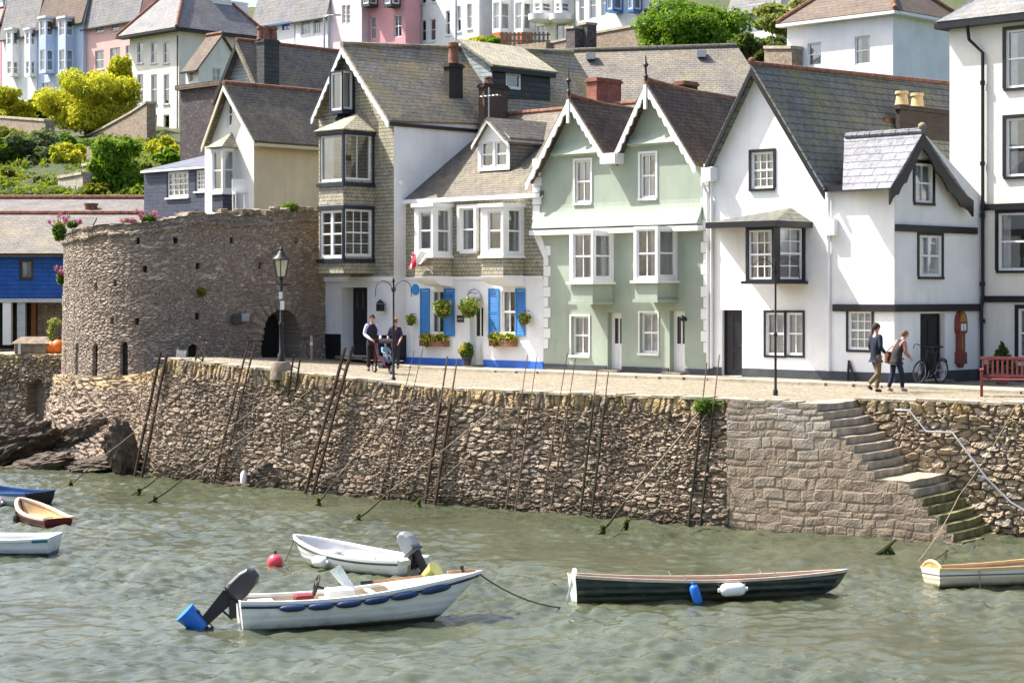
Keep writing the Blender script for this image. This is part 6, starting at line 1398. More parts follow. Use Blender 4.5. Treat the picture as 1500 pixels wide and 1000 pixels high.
for k,(px,py,w_,h_,Y_,mt,lb) in enumerate(((110,215,70,40,119,'leaf_green','mid green shrub under the big yellow shrub beside the sloping wall'),(18,206,70,40,124,'leaf_olive','olive shrub against the brown retaining wall at the left edge'),(88,286,60,26,99,'leaf_green','low green planting in front of the pale terrace wall'),(140,282,44,30,97,'leaf_olive','olive tuft at the foot of the bright green tree'),(212,262,40,52,100,'leaf_green','green bush between the bright tree and the navy house'),(36,292,90,22,97,'leaf_dark','dark low planting just above the red ridge tiles at the left'),(250,235,46,30,101,'leaf_lime','small lime green bush above the navy house roof'))):
    pb('shrub', lb, px, py, w_, h_, Y_, 1700, .15, mt, 30+k, group=GH)

# low planting over the garden slopes, too fine to count
pts_ = []; rs = random.Random(77)
for k in range(260):
    px, Yg = rs.uniform(-20, 262), rs.uniform(95.5, 127); x = (px-CX)/F*Yg; r_ = rs.uniform(.3,.9); pts_.append((x, Yg, hill(x, Yg)+.1*r_, r_, r_, r_*.55))
gc_ = leaves('ground_cover', pts_, 7000, .15, leafmat('leaf_cover', [(.03,.07,.012),(.09,.14,.018),(.24,.25,.03)]), None, 78); gc_['kind'] = 'stuff'
# ================================================================ ladders and mooring lines on the quay wall
EPX = np.array([CX+F*p.x/p.y for p in edge]); EY = np.array([p.y for p in edge]); ex2 = [FW.world((x,0,QT)) for x in np.linspace(.1, 8, 20)]
EPX = np.concatenate([EPX, [CX+F*p.x/p.y for p in ex2]]); EY = np.concatenate([EY, [p.y for p in ex2]])
def edgeY(px): return float(np.interp(px, EPX, EY))
LG = 'iron ladders leaning on the quay wall'
def ladder(tx, ty, bx_, by, w, r, mat, label, rungs=True, half=None):
    b = G(bx_, by, 0)+nq*.12; t = P(tx, ty, edgeY(tx))+nq*.13; ax = (t-b).normalized(); b = b-ax*(.5/max(.3, ax.z)); L_ = (t-b).length
    side = V(dq.x, dq.y, 0); side = (side-ax*side.dot(ax)).normalized(); hw = w/2
    th = thing('ladder', label, 'ladder', b, 0, LG); T = t-b
    for s in (-1, 1):
        j = [V(0,0,0)+side*hw*s, T*.35+side*(hw+.012)*s, T*.7+side*(hw-.01)*s, T+side*hw*s+ax*random.uniform(-.1,.12)]
        if half: # stout below the wall top, thin above
            k = half; MB().tube([j[0], T*k+side*hw*s], r, 6).build('rail', mat, th); MB().tube([T*k+side*hw*s, j[3]], r*.45, 6).build('handle', M['rust_light'], th)
        else: MB().tube(j, r, 6).build('rail', mat, th)
    if rungs:
        n = int(L_/.3)
        for k in range(1, n):
            p = T*(k/n)
            if half and k/n > half: break
            MB().tube([p-side*hw, p+side*hw], r*.55, 6).build('rung', mat, th)
    return th
RU, RL = M['rust'], M['rust_light']; M['weedy'] = paint('weedy_iron', (.035,.034,.016), .8, .4, 6, bmp=.5)
ladder(244,520,207,697,.30,.05,RU,'stout dark ladder nearest the fort gun slits')
ladder(302,500,263,690,.26,.032,RL,'brown ladder just right of the stout dark one by the fort')
ladder(271,512,258,600,.24,.022,M['galv'],'short grey ladder against the little dark fort opening')
ladder(374,500,322,709,.28,.03,RU,'slanting rusty ladder in front of the fort wall left of the lamp')
ladder(440,522,411,712,.26,.028,M['weedy'],'thin dark ladder just right of the street lamp stone base')
ladder(516,508,457,722,.26,.05,RU,'stout steeply slanting ladder with rope lashed round its top')
ladder(618,512,566,730,.28,.026,RL,'thin pale ladder between the lashed ladder and the dark pair of posts', half=.76)
ladder(668,520,634,738,.34,.055,RU,'stout dark pair of posts below the cottage flower boxes', half=.72)
ladder(785,516,752,746,.3,.026,RL,'thin ladder in front of the right end of the blue plinth', half=.74)
ladder(842,520,803,750,.28,.026,RL,'thin ladder below the left white door of the green house', half=.74)
ladder(888,540,862,757,.34,.036,M['weedy'],'weedy ladder with pale top below the left white door step', half=.8)
ladder(1049,526,1021,769,.32,.032,M['weedy'],'ladder with tall thin handles beside the green tuft at the joint of the masonry', half=.76)
def rope(name, label, pts, r, mat, group=None, sag=0):
    o = thing(name, label, 'rope', pts[0], 0, group); q = []
    for a, b in zip(pts, pts[1:]):
        for k in range(9): t = k/8; p = a.lerp(b, t); p = p-V(0,0,sag*4*t*(1-t)); q.append(p-pts[0])
    MB().tube(q, r, 6).build('line', mat, o, True); return o
ropem = paint('old_rope', (.27,.215,.14), .9, .2, 8); weedrope = paint('weedy_rope', (.05,.05,.02), .9, .3, 8)
RG = 'mooring lines from the quay wall to the water'
def moor(tx, ty, bx_, by, label, r=.02, clump=True):
    r *= .72
    t = P(tx, ty, edgeY(tx))+nq*.1; b = G(bx_, by, 0)-V(0,0,.1); m_ = t.lerp(b, .72)
    o = rope('mooring_line', label, [t, m_], r, ropem, RG, .05); q = [m_-t, (m_.lerp(b,.5)-V(0,0,.06))-t, b-t]; MB().tube(q, [r,r*1.6,r*1.2], 6).build('weedy_end', weedrope, o, True)
    if clump:
        c = m_.lerp(b,.7)-t; leaves('weed', [(c.x,c.y,c.z-.06,.05,.05,.14)], 60, .05, M['leaf_dark'], o, int(tx))
moor(269,574,88,714,'mooring line reaching the water furthest left, beyond the dark upright rock',.016)
moor(413,572,184,725,'mooring line from beside the lamp base down to the left')
moor(454,574,205,738,'mooring line ending in dark weed right above the red buoy side of the water')
moor(592,578,455,742,'mooring line from near the pushchair down to the foot of the lashed ladder',.018)
moor(735,590,505,766,'long mooring line from below the blue plinth to the water over the small white dinghy',.02)
moor(762,592,600,742,'mooring line ending at the wall foot under the blue plinth',.016)
moor(700,585,560,700,'slack line across the wall between the two stout ladders',.014,False)
moor(1040,587,868,785,'thick weedy line from the green tuft down into the water',.026)
moor(1052,587,905,775,'thinner line beside the thick weedy one from the green tuft',.016)
o = moor(1481,602,1345,815,'pale line hanging from the wall by the bench past the lowest steps',.018) if False else None
t_ = FW.world((FW.front(1490,600,SWD)[0], SWD-.15, QT-.05)); rope('mooring_line', 'pale line from the wall below the bench past the lowest steps to the cream boat', [t_, FW.world((FW.front(1405,720,.6)[0], .6, 1.0)), G(1345,822,0)], .011, ropem, RG, .1)
s_ = thing('weedy_timber', 'dark pointed weedy timber sticking out of the water left of the cream boat', 'timber', G(1297,810,0)); MB().tube([(-.35,0,-.12),(-.05,0,.06),(.22,.05,.28)], [.05,.06,.03], 7).build('shaft', weedrope, s_); leaves('weed', [(.05,0,.0,.1,.06,.14),(.12,0,-.05,.05,.05,.12)], 130, .07, M['leaf_dark'], s_, 3)
s_ = thing('fender', 'small white fender hanging on the wall foot beside the dark boulder', 'fender', G(361,702,.18)+nq*.1); MB().lathe([(.03,-.26),(.09,-.18),(.1,0),(.09,.18),(.03,.26)], (0,0,0), 10).build('float', WP, s_, True); MB().tube([(0,0,.25),(0,.1,.6)], .012, 5).build('cord', ropem, s_)
g_ = thing('grass_tuft', 'green weed tuft growing on the wall edge where rubble meets squared stone', 'plant', P(1050,594,edgeY(1050))+nq*.05)
leaves('foliage', [(-.25,0,0,.3,.2,.2),(.25,0,-.02,.35,.2,.18)], 420, .08, M['leaf_green'], g_, 2, flat=.25, up=1); MB().tube([(0,.1,-.15),(0,0,.05)], .02, 5).build('stem', M['leaf_green'], g_)

# ================================================================ boats
def boatmat(name, bands, bandscale=1, rough=.35, planks=0):
    """gelcoat coloured by height: bands = [(z, colour)] from the keel upwards"""
    m, nt, bs, N, L = newmat(name); tc = N('ShaderNodeTexCoord').outputs['Object']; sx = N('ShaderNodeSeparateXYZ'); L(tc, sx.inputs[0])
    c = None
    for z, col in bands:
        if c is None: cc = N('ShaderNodeRGB'); cc.outputs[0].default_value = c4(col); c = cc.outputs[0]
        else: c = mixc(N, L, maprange(N, L, sx.outputs[2], z-.008, z+.008), c, col)
    n = noise(N, L, tc, 3, 5, .65, (1,1,3)); n9 = noise(N, L, tc, 5, 4, .7)
    c = mixc(N, L, maprange(N, L, math_(N, L, 'ADD', sx.outputs[2], math_(N, L, 'MULTIPLY', n9, -.14)), .03, -.05, 0, .7), c, (.10,.095,.045))      # waterline slime
    c = mixc(N, L, maprange(N, L, noise(N, L, tc, 2, 5, .7, (1,1,8)), .55, .75, 0, .35), c, (.30,.27,.2))
    c = mixc(N, L, maprange(N, L, n, .5, .75, 0, .3), c, (.22,.2,.15))
    L(c, bs.inputs['Base Color']); setin(bs, Roughness=rough)
    w = N('ShaderNodeMath'); w.operation = 'SINE'; L(math_(N, L, 'MULTIPLY', sx.outputs[2], 52), w.inputs[0])
    bump(N, L, bs, math_(N, L, 'ADD', math_(N, L, 'MULTIPLY', w.outputs[0], planks), math_(N, L, 'MULTIPLY', n, .3)), .5, .02)
    return m
class Boat:
    def __init__(s, name, label, cat, loc, head, L_, B, sheer, keel=-.16, stern=.75, full=.55, rake=.1, group=None, roll=0, trim=0, bowp=1.0):
        s.t = thing(name, label, cat, loc, math.radians(head), group); s.t.rotation_euler = (math.radians(roll), math.radians(trim), math.radians(head))
        s.L, s.B, s.sh, s.keel, s.st, s.full, s.rake, s.bp = L_, B, sheer, keel, stern, full, rake, bowp
    def hb(s, t):
        f = s.full; e = .5*s.B
        if t < f: return e*lerp(s.st, 1, math.sin(PI/2*t/f))
        return e*max(0, 1-((t-f)/(1-f))**(2.0*s.bp))**.72
    def zs(s, t): a, m_, b = s.sh; return a*(1-t)*(1-2*t)+4*m_*t*(1-t)+b*t*(2*t-1)
    def pt(s, t, v, ins=0):
        """point at station t and girth share v (0 keel, 1 sheer) on the +y side"""
        zt = s.zs(t); k = s.keel*(1-max(0,(t-.72)/.28)**2.2)+max(0,(t-.86)/.14)**2*zt*.25; b = max(0, s.hb(t)-ins)
        y = b*(1-(1-v)**2.3)**.62; z = lerp(k+ins, zt, v**1.25)
        x = s.L*(t-.5)+(v-.3)*s.rake*max(0, (t-.6)/.4)**2*2-(v-.3)*.06*max(0, 1-t*6)
        return V(x, y, z)
    def hull(s, mat, inner, rim, rimmat_w=.045, floor=.08, trans=None, n=30, m_=10):
        o = MB()
        G_ = [[s.pt(i/n, j/m_) for j in range(m_+1)] for i in range(n+1)]
        for sg in (1,-1):
            q = lambda p: V(p.x, p.y*sg, p.z)
            for i in range(n):
                for j in range(m_): o.poly([q(G_[i][j]), q(G_[i+1][j]), q(G_[i+1][j+1]), q(G_[i][j+1])])
        h = o.build('hull', mat, s.t, 2)
        tr = MB(); ring_ = [V(p.x,p.y,p.z) for p in G_[0]]; ring_ += [V(p.x,-p.y,p.z) for p in reversed(G_[0])]
        up = []
        tr.prism(ring_, (.03,0,0)); tr.build('transom', trans or mat, s.t)
        I = MB(); K = [[s.pt(lerp(.012,.985,i/n), j/m_, .035) for j in range(m_+1)] for i in range(n+1)]
        for r_ in K:
            for p in r_: p.z = max(p.z, floor)
        for sg in (1,-1):
            q = lambda p: V(p.x, p.y*sg, p.z)
            for i in range(n):
                for j in range(m_): I.poly([q(K[i][j]), q(K[i+1][j]), q(K[i+1][j+1]), q(K[i][j+1])])
        I.build('interior', inner, s.t, 2)
        for sg in (1,-1):
            g = MB(); w = rimmat_w
            for i in range(n):
                a, b = G_[i][-1], G_[i+1][-1]; a, b = V(a.x,a.y*sg,a.z), V(b.x,b.y*sg,b.z); na, nb = V(0,sg*w,0), V(0,sg*w,0)
                g.prism([a+na*.5-V(0,0,.03), b+nb*.5-V(0,0,.03), b-nb*.9-V(0,0,.03), a-na*.9-V(0,0,.03)], (0,0,.05))
            g.build('gunwale', rim, s.t)
        return h
    def thwart(s, t, mat, w=.2, z=None, name='thwart'):
        x = s.L*(t-.5); z = z if z is not None else s.zs(t)-.16; b = s.hb(t)-.05; return MB().box(x-w/2, x+w/2, -b, b, z-.03, z).build(name, mat, s.t, bevel=.008)
    def deck(s, t0, t1, mat, dz=.0, n=10, name='foredeck'):
        mb = MB(); pr = None
        for i in range(n+1):
            t = lerp(t0, t1, i/n); p = s.pt(t, 1); w = max(0, p.y-.01); cr = .05*w
            cur = [V(p.x,-w,p.z+dz), V(p.x,0,p.z+dz+cr), V(p.x,w,p.z+dz)]
            if pr:
                mb.poly([pr[0],cur[0],cur[1],pr[1]]); mb.poly([pr[1],cur[1],cur[2],pr[2]])
            pr = cur
        return mb.build(name, mat, s.t, 2)
def outboard(b, x, z, y, s, tilt, cowlmat, legmat, swap=False):
    """outboard motor hung on the transom, tilted up by tilt degrees; returns the transform of its own space"""
    Mx = Matrix.Translation((x, y, z)) @ Matrix.Rotation(math.radians(tilt), 4, 'Y') @ Matrix.Scale(s, 4)
    mb = MB(); prof = [(-.24,.06),(-.27,.2),(-.26,.46),(-.21,.62),(-.10,.70),(.04,.68),(.12,.58),(.14,.3),(.12,.06)]
    n = len(prof); sl_ = []
    for k in range(13):
        u = -1+2*k/12; w = .17*math.copysign(abs(u)**.7, u); f = (1-abs(u)**3.2*.22)
        sl_.append([V(-.07+(px_+.07)*f, w, .33+(pz-.33)*f) for px_, pz in prof])
    for a, c in zip(sl_, sl_[1:]):
        for k in range(n): k2 = (k+1) % n; mb.poly([Mx@a[k], Mx@c[k], Mx@c[k2], Mx@a[k2]])
    mb.poly([Mx@p for p in sl_[0]]); mb.poly([Mx@p for p in reversed(sl_[-1])])
    o = mb.build('outboard_motor', cowlmat, b.t, 2)
    bnd = MB(); bnd.box(-.265,.14,-.165,.165,.1,.13, Mx); bnd.build('cowl_band', legmat, o)
    lg = MB(); lg.prism([Mx@V(-.24,-.05,.1), Mx@V(.05,-.05,.1), Mx@V(.0,-.03,-.6), Mx@V(-.16,-.03,-.6)], (Mx.to_3x3()@V(0,.08,0))); lg.tube([Mx@V(-.26,0,-.62), Mx@V(.12,0,-.62)], [.045*s,.06*s], 8); lg.prism([Mx@V(-.2,-.012,-.62), Mx@V(.0,-.012,-.62), Mx@V(-.1,-.012,-.85)], (Mx.to_3x3()@V(0,.024,0)))
    lg.box(-.3,.1,-.1,.1,-.52,-.5, Mx); lg.build('leg', legmat, o)
    pr = MB()
    for k in range(3):
        a = 2*PI*k/3; c = V(-.29, .1*math.cos(a), -.62+.1*math.sin(a)); pr.ball(Mx@c, .07*s, 8, 5)
    pr.build('propeller', legmat, o, True)
    br = MB(); br.box(x-.02, x+.10*s, y-.1*s, y+.1*s, z-.28*s, z+.05*s); br.tube([Mx@V(0,-.07,-.2), V(x+.02,y-.07*s,z-.3*s)], .02*s, 6); br.tube([Mx@V(0,.07,-.2), V(x+.02,y+.07*s,z-.3*s)], .02*s, 6); br.build('clamp_bracket', legmat, o)
    return Mx
def bucket(label, at, axis, r, h, mat):
    t = thing('bucket', label, 'bucket', at, 0, 'buckets on the propellers'); q = axis.to_track_quat('Z','Y').to_matrix().to_4x4(); mb = MB(); mb.lathe([(r*.75,0),(r*.8,.01),(r,h),(r*.96,h),(r*.76,.03)], (0,0,0), 18, q); mb.build('pail', mat, t, True)
    MB().lathe([(r*1.0,h*.93),(r*1.06,h*.93),(r*1.06,h),(r*1.0,h)], (0,0,0), 18, q).build('rim', mat, t); return t
def fender(label, at, axis, L_, r, mat, ends, top=None, group='fenders hanging on the boats'):
    t = thing('fender', label, 'fender', at, 0, group); q = axis.to_track_quat('Z','Y').to_matrix().to_4x4(); h = L_/2
    MB().lathe([(r*.3,-h),(r*.8,-h*.86),(r,-h*.6),(r,h*.6),(r*.8,h*.86),(r*.3,h)], (0,0,0), 14, q).build('float', mat, t, 2)
    for sg in (-1,1): MB().lathe([(r*.34,h*.97*sg),(r*.3,(h+.04)*sg)], (0,0,0), 10, q).build('end_cap', ends, t)
    if top is not None:
        mb = MB()
        for p in top: mb.tube([p[0]-Vector(at), p[1]-Vector(at)], .008, 5)
        mb.build('cord', ropem, t)
    return t
BG = 'small boats moored in the harbour'; gel = (.74,.74,.72)
navyp = paint('navy_rubber', (.015,.035,.10), .5, .2, 4); bluep = paint('blue_plastic', (.02,.16,.62), .4, .08, 4); yellowp = paint('yellow_plastic', (.68,.60,.18), .45, .08, 4); wood = paint('varnished_wood', (.40,.22,.10), .45, .25, 5, bmp=.2); pale_in = paint('boat_grey_inside', (.60,.60,.60), .6, .08, 3); deckm = paint('boat_deck', (.62,.55,.44), .6, .1, 3)
PERSPEX = paint('perspex', (.66,.74,.73), .12, .05, 3, bmp=0); PERSPEX.node_tree.nodes['Principled BSDF'].inputs['Alpha'].default_value = .55
# --- white motorboat
st, bw = G(352,916,0), G(668,904,0); d = bw-st; hd = math.degrees(math.atan2(d.y, d.x)); c = st+d*.5+V(.03*d.x/d.length,.03*d.y/d.length,0)
b = Boat('motorboat', 'white open motorboat with blue sausage fenders, dark outboard and small windscreen', 'motorboat', c, hd, d.length+.04, 1.4, (.50,.47,.68), -.15, .86, .45, .30, BG, trim=-1.9, roll=-3)
b.hull(boatmat('motorboat_hull', [(-1,(.014,.022,.06)),(.03,gel)], planks=.22), deckm, paint('motorboat_rim', gel, .4, .06), .07, .12)
b.deck(.66, .99, paint('motorboat_deck', (.68,.64,.56), .5, .06, 3)); b.thwart(.42, deckm, .32, .38, 'seat'); b.thwart(.1, deckm, .4, .42, 'stern_seat'); b.thwart(.6, deckm, .1, .47, 'bulkhead')
for sg in (1,-1):
    mb = MB()
    for i in range(24): a, e = b.pt(i/24,.9), b.pt((i+1)/24,.9); mb.tube([V(a.x,a.y*sg,a.z), V(e.x,e.y*sg,e.z)], .022, 6, False)
    mb.build('rubbing_strake', navyp, b.t)
    for k in range(6):
        t = .16+k*.125; p = b.pt(t,.875); q = b.pt(t+.108,.875); mid = (p+q)/2; ax = (q-p).normalized(); mb = MB(); qm = ax.to_track_quat('Z','Y').to_matrix().to_4x4(); h = (q-p).length/2
        mb.lathe([(.02,-h*1.05),(.045,-h*.8),(.06,-h*.4),(.06,h*.4),(.045,h*.8),(.02,h*1.05)], V(mid.x,(mid.y+.05)*sg,mid.z), 10, Matrix.Scale(sg, 4, (0,1,0)) @ qm); mb.build('fender_sleeve', navyp, b.t, True)
zz = .38; mb = MB(); mb.box(-.40,.05,-.3,.3,.12,.56); mb.build('console', paint('console_white', gel, .4, .05), b.t, bevel=.04)
mb = MB(); n = 8
for k in range(n):
    a0, a1 = -1+2*k/n, -1+2*(k+1)/n; y0, y1 = a0*.32, a1*.32; x0, x1 = .08-.16*a0*a0, .08-.16*a1*a1; mb.poly([(x0,y0,.56),(x1,y1,.56),(x1-.22,y1*.72,.56+.38*(1-.3*a1*a1)),(x0-.22,y0*.72,.56+.38*(1-.3*a0*a0))])
mb.build('windscreen', PERSPEX, b.t)
mb = MB(); cw = V(-.56,.0,.62)
for k in range(16):
    a, e = 2*PI*k/16, 2*PI*(k+1)/16; mb.tube([cw+V(.06*math.sin(a),.17*math.cos(a),.17*math.sin(a)), cw+V(.06*math.sin(e),.17*math.cos(e),.17*math.sin(e))], .018, 6, False)
for k in range(3): a = 2*PI*k/3+.5; mb.tube([cw, cw+V(.06*math.sin(a),.17*math.cos(a),.17*math.sin(a))], .014, 5)
mb.tube([cw, cw+V(.13,0,-.05)], .025, 6); mb.build('steering_wheel', M['iron'], b.t)
MB().box(-.92,-.62,-.2,.2,.38,.5).build('red_cushion', paint('red_cushion', (.20,.015,.02), .6), b.t, bevel=.03)
cowl = paint('outboard_cowl', (.035,.037,.042), .3, .15, 3, bmp=.03, coat=.4); leg = paint('outboard_leg', (.022,.023,.026), .45, .2, 4)
Mx = outboard(b, -b.L/2-.16, .46, 0, .93, 47, cowl, leg); bpy.context.view_layer.update()
Wm = b.t.matrix_world; pc = Wm @ (Mx @ V(-.02,0,-.66)); tip = Wm @ (Mx @ V(-.6,0,-.66)); ax = (tip-pc).normalized()
bucket('deep blue bucket covering the propeller of the white motorboat', pc, ax, .18, .40, bluep)
p = Wm @ (b.pt(.93,.8)*1); q = V(p.x, p.y-.22, p.z)
fender('small white fender with blue end at the bow of the white motorboat', q+V(0,0,-.02), V(1,.25,.12), .36, .085, WP, bluep, [(q, Wm @ b.pt(.93,1))])
mb = MB(); k = b.pt(.985,1); mb.tube([V(k.x-.25,-.06,k.z+.02),V(k.x-.25,-.06,k.z+.12),V(k.x-.25,.06,k.z+.12),V(k.x-.25,.06,k.z+.02)], .02, 6); mb.build('bow_cleat', M['iron'], b.t)
MB().box(k.x-.5,k.x-.02,-.035,.035,k.z+.005,k.z+.05).build('bow_roller', wood, b.t); oar = thing('boat_hook', 'wooden boat hook lying on the foredeck of the white motorboat', 'boat hook', Wm @ V(.45,-.18,b.zs(.66)+.13), math.radians(hd+3)); MB().tube([(-.1,0,0),(.75,0,.06)], .022, 6).build('shaft', wood, oar); MB().tube([(-.3,0,-.01),(-.1,0,0)], .03, 6).build('grip', M['iron'], oar)
tipw = Wm @ V(k.x,0,k.z); e_ = G(842,886,0); rope('mooring_line', 'brown line sagging from the motorboat bow towards the green boat', [tipw, e_-V(0,0,.05)], .014, paint('brown_rope', (.16,.11,.07), .9), RG, .16)
# --- small white dinghy
st, bw = G(604,841,0), G(448,823,0); d = bw-st; hd = math.degrees(math.atan2(d.y, d.x)); c = st+d*.52
b = Boat('dinghy', 'small white dinghy with grey hooded outboard behind the motorboat', 'dinghy', c, hd, d.length+.1, 1.25, (.30,.31,.52), -.14, .74, .45, .16, BG)
b.hull(boatmat('dinghy_hull', [(-1,(.014,.025,.06)),(-.01,gel)], planks=.25), pale_in, paint('dinghy_rim', gel, .4, .06), .05, .06)
for t in (.25,.52,.78): b.thwart(t, pale_in, .22)
MB().box(-b.L/2-.03,-b.L/2-.003,-.16,.16,-.1,.27).build('engine_pad', M['step_stone'], b.t)
Mx = outboard(b, -b.L/2-.05, .34, 0, .78, 40, paint('engine_hood', (.20,.215,.23), .7, .15, 4, bmp=.2, bscale=9), leg); bpy.context.view_layer.update(); Wm = b.t.matrix_world
pc = Wm @ (Mx @ V(.02,0,-.62)); tip = Wm @ (Mx @ V(-.6,0,-.62)); bucket('yellow bucket over the propeller of the small white dinghy', pc, (tip-pc).normalized(), .15, .32, yellowp)
for sg in (1,-1):
    mb = MB()
    for i in range(20): a, e = b.pt(i/20,.88), b.pt((i+1)/20,.88); mb.tube([V(a.x,a.y*sg,a.z), V(e.x,e.y*sg,e.z)], .016, 5, False)
    mb.build('rubbing_strake', M['clad_grey'], b.t)
p = Wm @ V(b.pt(.62,.7).x, b.pt(.62,.7).y+.08, b.pt(.62,.7).z); f_ = fender('fat white fender on the near side of the small white dinghy', p, Wm.to_3x3() @ V(1,0,.0), .34, .11, WP, WP, [(p, Wm @ V(b.pt(.6,1).x, b.pt(.6,1).y, b.pt(.6,1).z))])
rope('mooring_line', 'short dark line from the white dinghy bow to the red buoy', [Wm @ b.pt(.99,.9), G(412,829,.05)], .012, weedrope, RG, .05)
by = thing('mooring_buoy', 'round pink red mooring buoy beside the small white dinghy', 'buoy', G(403,829,0)); MB().ball((0,0,.09), .155, 20, 14).build('float', paint('buoy_red', (.72,.07,.10), .4, .08), by, 2); MB().tube([(0,0,.24),(0,.02,.30)], .03, 8).build('eye', M['iron'], by)
# --- dark green rowing boat
st, bw = G(845,880,0), G(1226,869,0); d = bw-st; hd = math.degrees(math.atan2(d.y, d.x)); c = st+d*.5
b = Boat('rowing_boat', 'long dark green rowing boat with pale wooden gunwale', 'rowing boat', c, hd, d.length+.1, 1.05, (.46,.33,.42), -.12, .62, .48, .12, BG, roll=-4)
b.hull(boatmat('rowing_hull', [(-1,(.16,.025,.02)),(.02,(.006,.022,.017))], rough=.3, planks=.8), paint('rowing_inside', (.34,.24,.17), .7, .2, 4), paint('rowing_rim', (.56,.44,.34), .6, .15, 5), .06, .04, trans=paint('rowing_transom', (.50,.56,.50), .6, .15, 4))
for t in (.2,.42,.62,.82): b.thwart(t, wood, .22)
bpy.context.view_layer.update(); Wm = b.t.matrix_world
MB().tube([(-b.L/2-.02,0,.40),(-b.L/2-.12,0,.02),(-b.L/2-.1,0,-.2)], .022, 6).build('rudder_iron', M['galv'], b.t)
MB().lathe([(.16,-.02),(.16,.02)], (-b.L/2+.015,0,.42), 20, Matrix.Rotation(PI/2,4,'Y')).build('transom_top', paint('transom_trim', (.6,.66,.6), .6), b.t)
for t in (.38,.72): q = b.pt(t,1); [MB().tube([V(q.x+.05,q.y*sg,q.z),V(q.x,q.y*sg,q.z+.1)], .012, 5).build('rowlock', M['galv'], b.t) for sg in (1,-1)]
def hangf(b, Wm, t, label, axis, L_, r, mat, ends, drop):
    q = b.pt(t, 1); a = Wm @ V(q.x, -q.y-.02, q.z); p = a+V(-.02,-r-.02,-drop); return fender(label, p, axis, L_, r, mat, ends, [(p, a)])
hangf(b, Wm, .425, 'bright blue fender hanging at the middle of the green rowing boat', V(-.3,0,1), .36, .085, bluep, bluep, .22)
q = Wm @ V(b.pt(.555,.6).x, -b.pt(.555,.6).y-.12, b.pt(.555,.6).z); fender('white sausage fender slung level beside the blue one on the green rowing boat', q+V(0,0,.06), V(1,.18,.03), .46, .115, WP, WP, [(q+V(-.2,0,.06), Wm @ V(b.pt(.5,1).x,-b.pt(.5,1).y,b.pt(.5,1).z)), (q+V(.2,0,.06), Wm @ V(b.pt(.61,1).x,-b.pt(.61,1).y,b.pt(.61,1).z))])
# --- cream clinker boat at the right
st = G(1366,857,0); hd = 14; d = V(math.cos(math.radians(hd)), math.sin(math.radians(hd)), 0); L_ = 4.4; c = st+d*L_*.5
b = Boat('rowing_boat', 'cream and white wooden boat with arched varnished transom cut by the right edge', 'rowing boat', c, hd, L_, 1.2, (.32,.36,.6), -.13, .62, .5, .15, BG, roll=-4)
b.hull(boatmat('cream_hull', [(-1,(.02,.022,.028)),(-.0,(.62,.54,.42)),(.19,(.03,.022,.02)),(.215,(.74,.74,.72))], planks=.4), paint('cream_inside', (.34,.25,.17), .7, .2, 4), paint('cream_rim', (.62,.42,.2), .5, .15, 4), .05, .04)
for t in (.3,.6): b.thwart(t, wood, .22)
n = 14; w = b.hb(0)*1.02; arc = [V(-b.L/2-.012, w*math.cos(PI*k/n), .27+.17*math.sin(PI*k/n)) for k in range(n+1)]; MB().prism(arc, (.04,0,0)).build('arched_transom', paint('arched_transom', (.50,.27,.09), .4, .2, 5), b.t)
mb = MB(); mb.tube([p+V(.01,0,.01) for p in arc], .03, 6); mb.build('transom_cap', paint('transom_cap', (.66,.46,.22), .5, .15, 5), b.t)
bpy.context.view_layer.update(); Wm = b.t.matrix_world
q = b.pt(.36,1); MB().tube([V(q.x,-q.y,q.z),V(q.x+.05,-q.y,q.z+.1)], .015, 5).build('rowlock', M['iron'], b.t)
q = b.pt(.16,1); a = Wm @ V(q.x,-q.y-.03,q.z); rope('mooring_line', 'thin dark line hanging down the side of the cream boat', [a, a+V(0,-.06,-.55)], .01, ropem, RG)
rope('mooring_line', 'dark line from the cream boat stern up towards the steps foot', [Wm @ V(-b.L/2,.2,.4), G(1392,800,-.05)], .012, weedrope, RG, .05)
# --- maroon dinghy
st = G(84,771,0); hd = 127; d = V(math.cos(math.radians(hd)), math.sin(math.radians(hd)), 0); b = Boat('dinghy', 'maroon dinghy with tan inside and dark red transom at the left', 'dinghy', st+d*1.0, hd, 2.05, .88, (.24,.25,.44), -.12, .80, .5, .14, BG, trim=-2)
b.hull(boatmat('maroon_hull', [(-1,(.03,.08,.16)),(-.06,(.4,.35,.3)),(-.04,(.17,.028,.038))], planks=.7), paint('tan_inside', (.50,.35,.18), .6, .15, 4), paint('tan_rim', (.66,.52,.38), .5, .1, 4), .06, .08, trans=paint('maroon_transom', (.12,.008,.015), .35, .15, 3))
for t in (.3,.58): b.thwart(t, paint('tan_thwart', (.50,.36,.2), .6), .2)
bpy.context.view_layer.update(); q = b.t.matrix_world @ V(b.pt(.7,.5).x, b.pt(.7,.5).y+.08, b.pt(.7,.5).z); fender('small dark fender on the bow side of the maroon dinghy', q, V(0,0,1), .26, .08, M['clad_grey'], M['iron'], [(q, b.t.matrix_world @ V(b.pt(.7,1).x,b.pt(.7,1).y,b.pt(.7,1).z))])
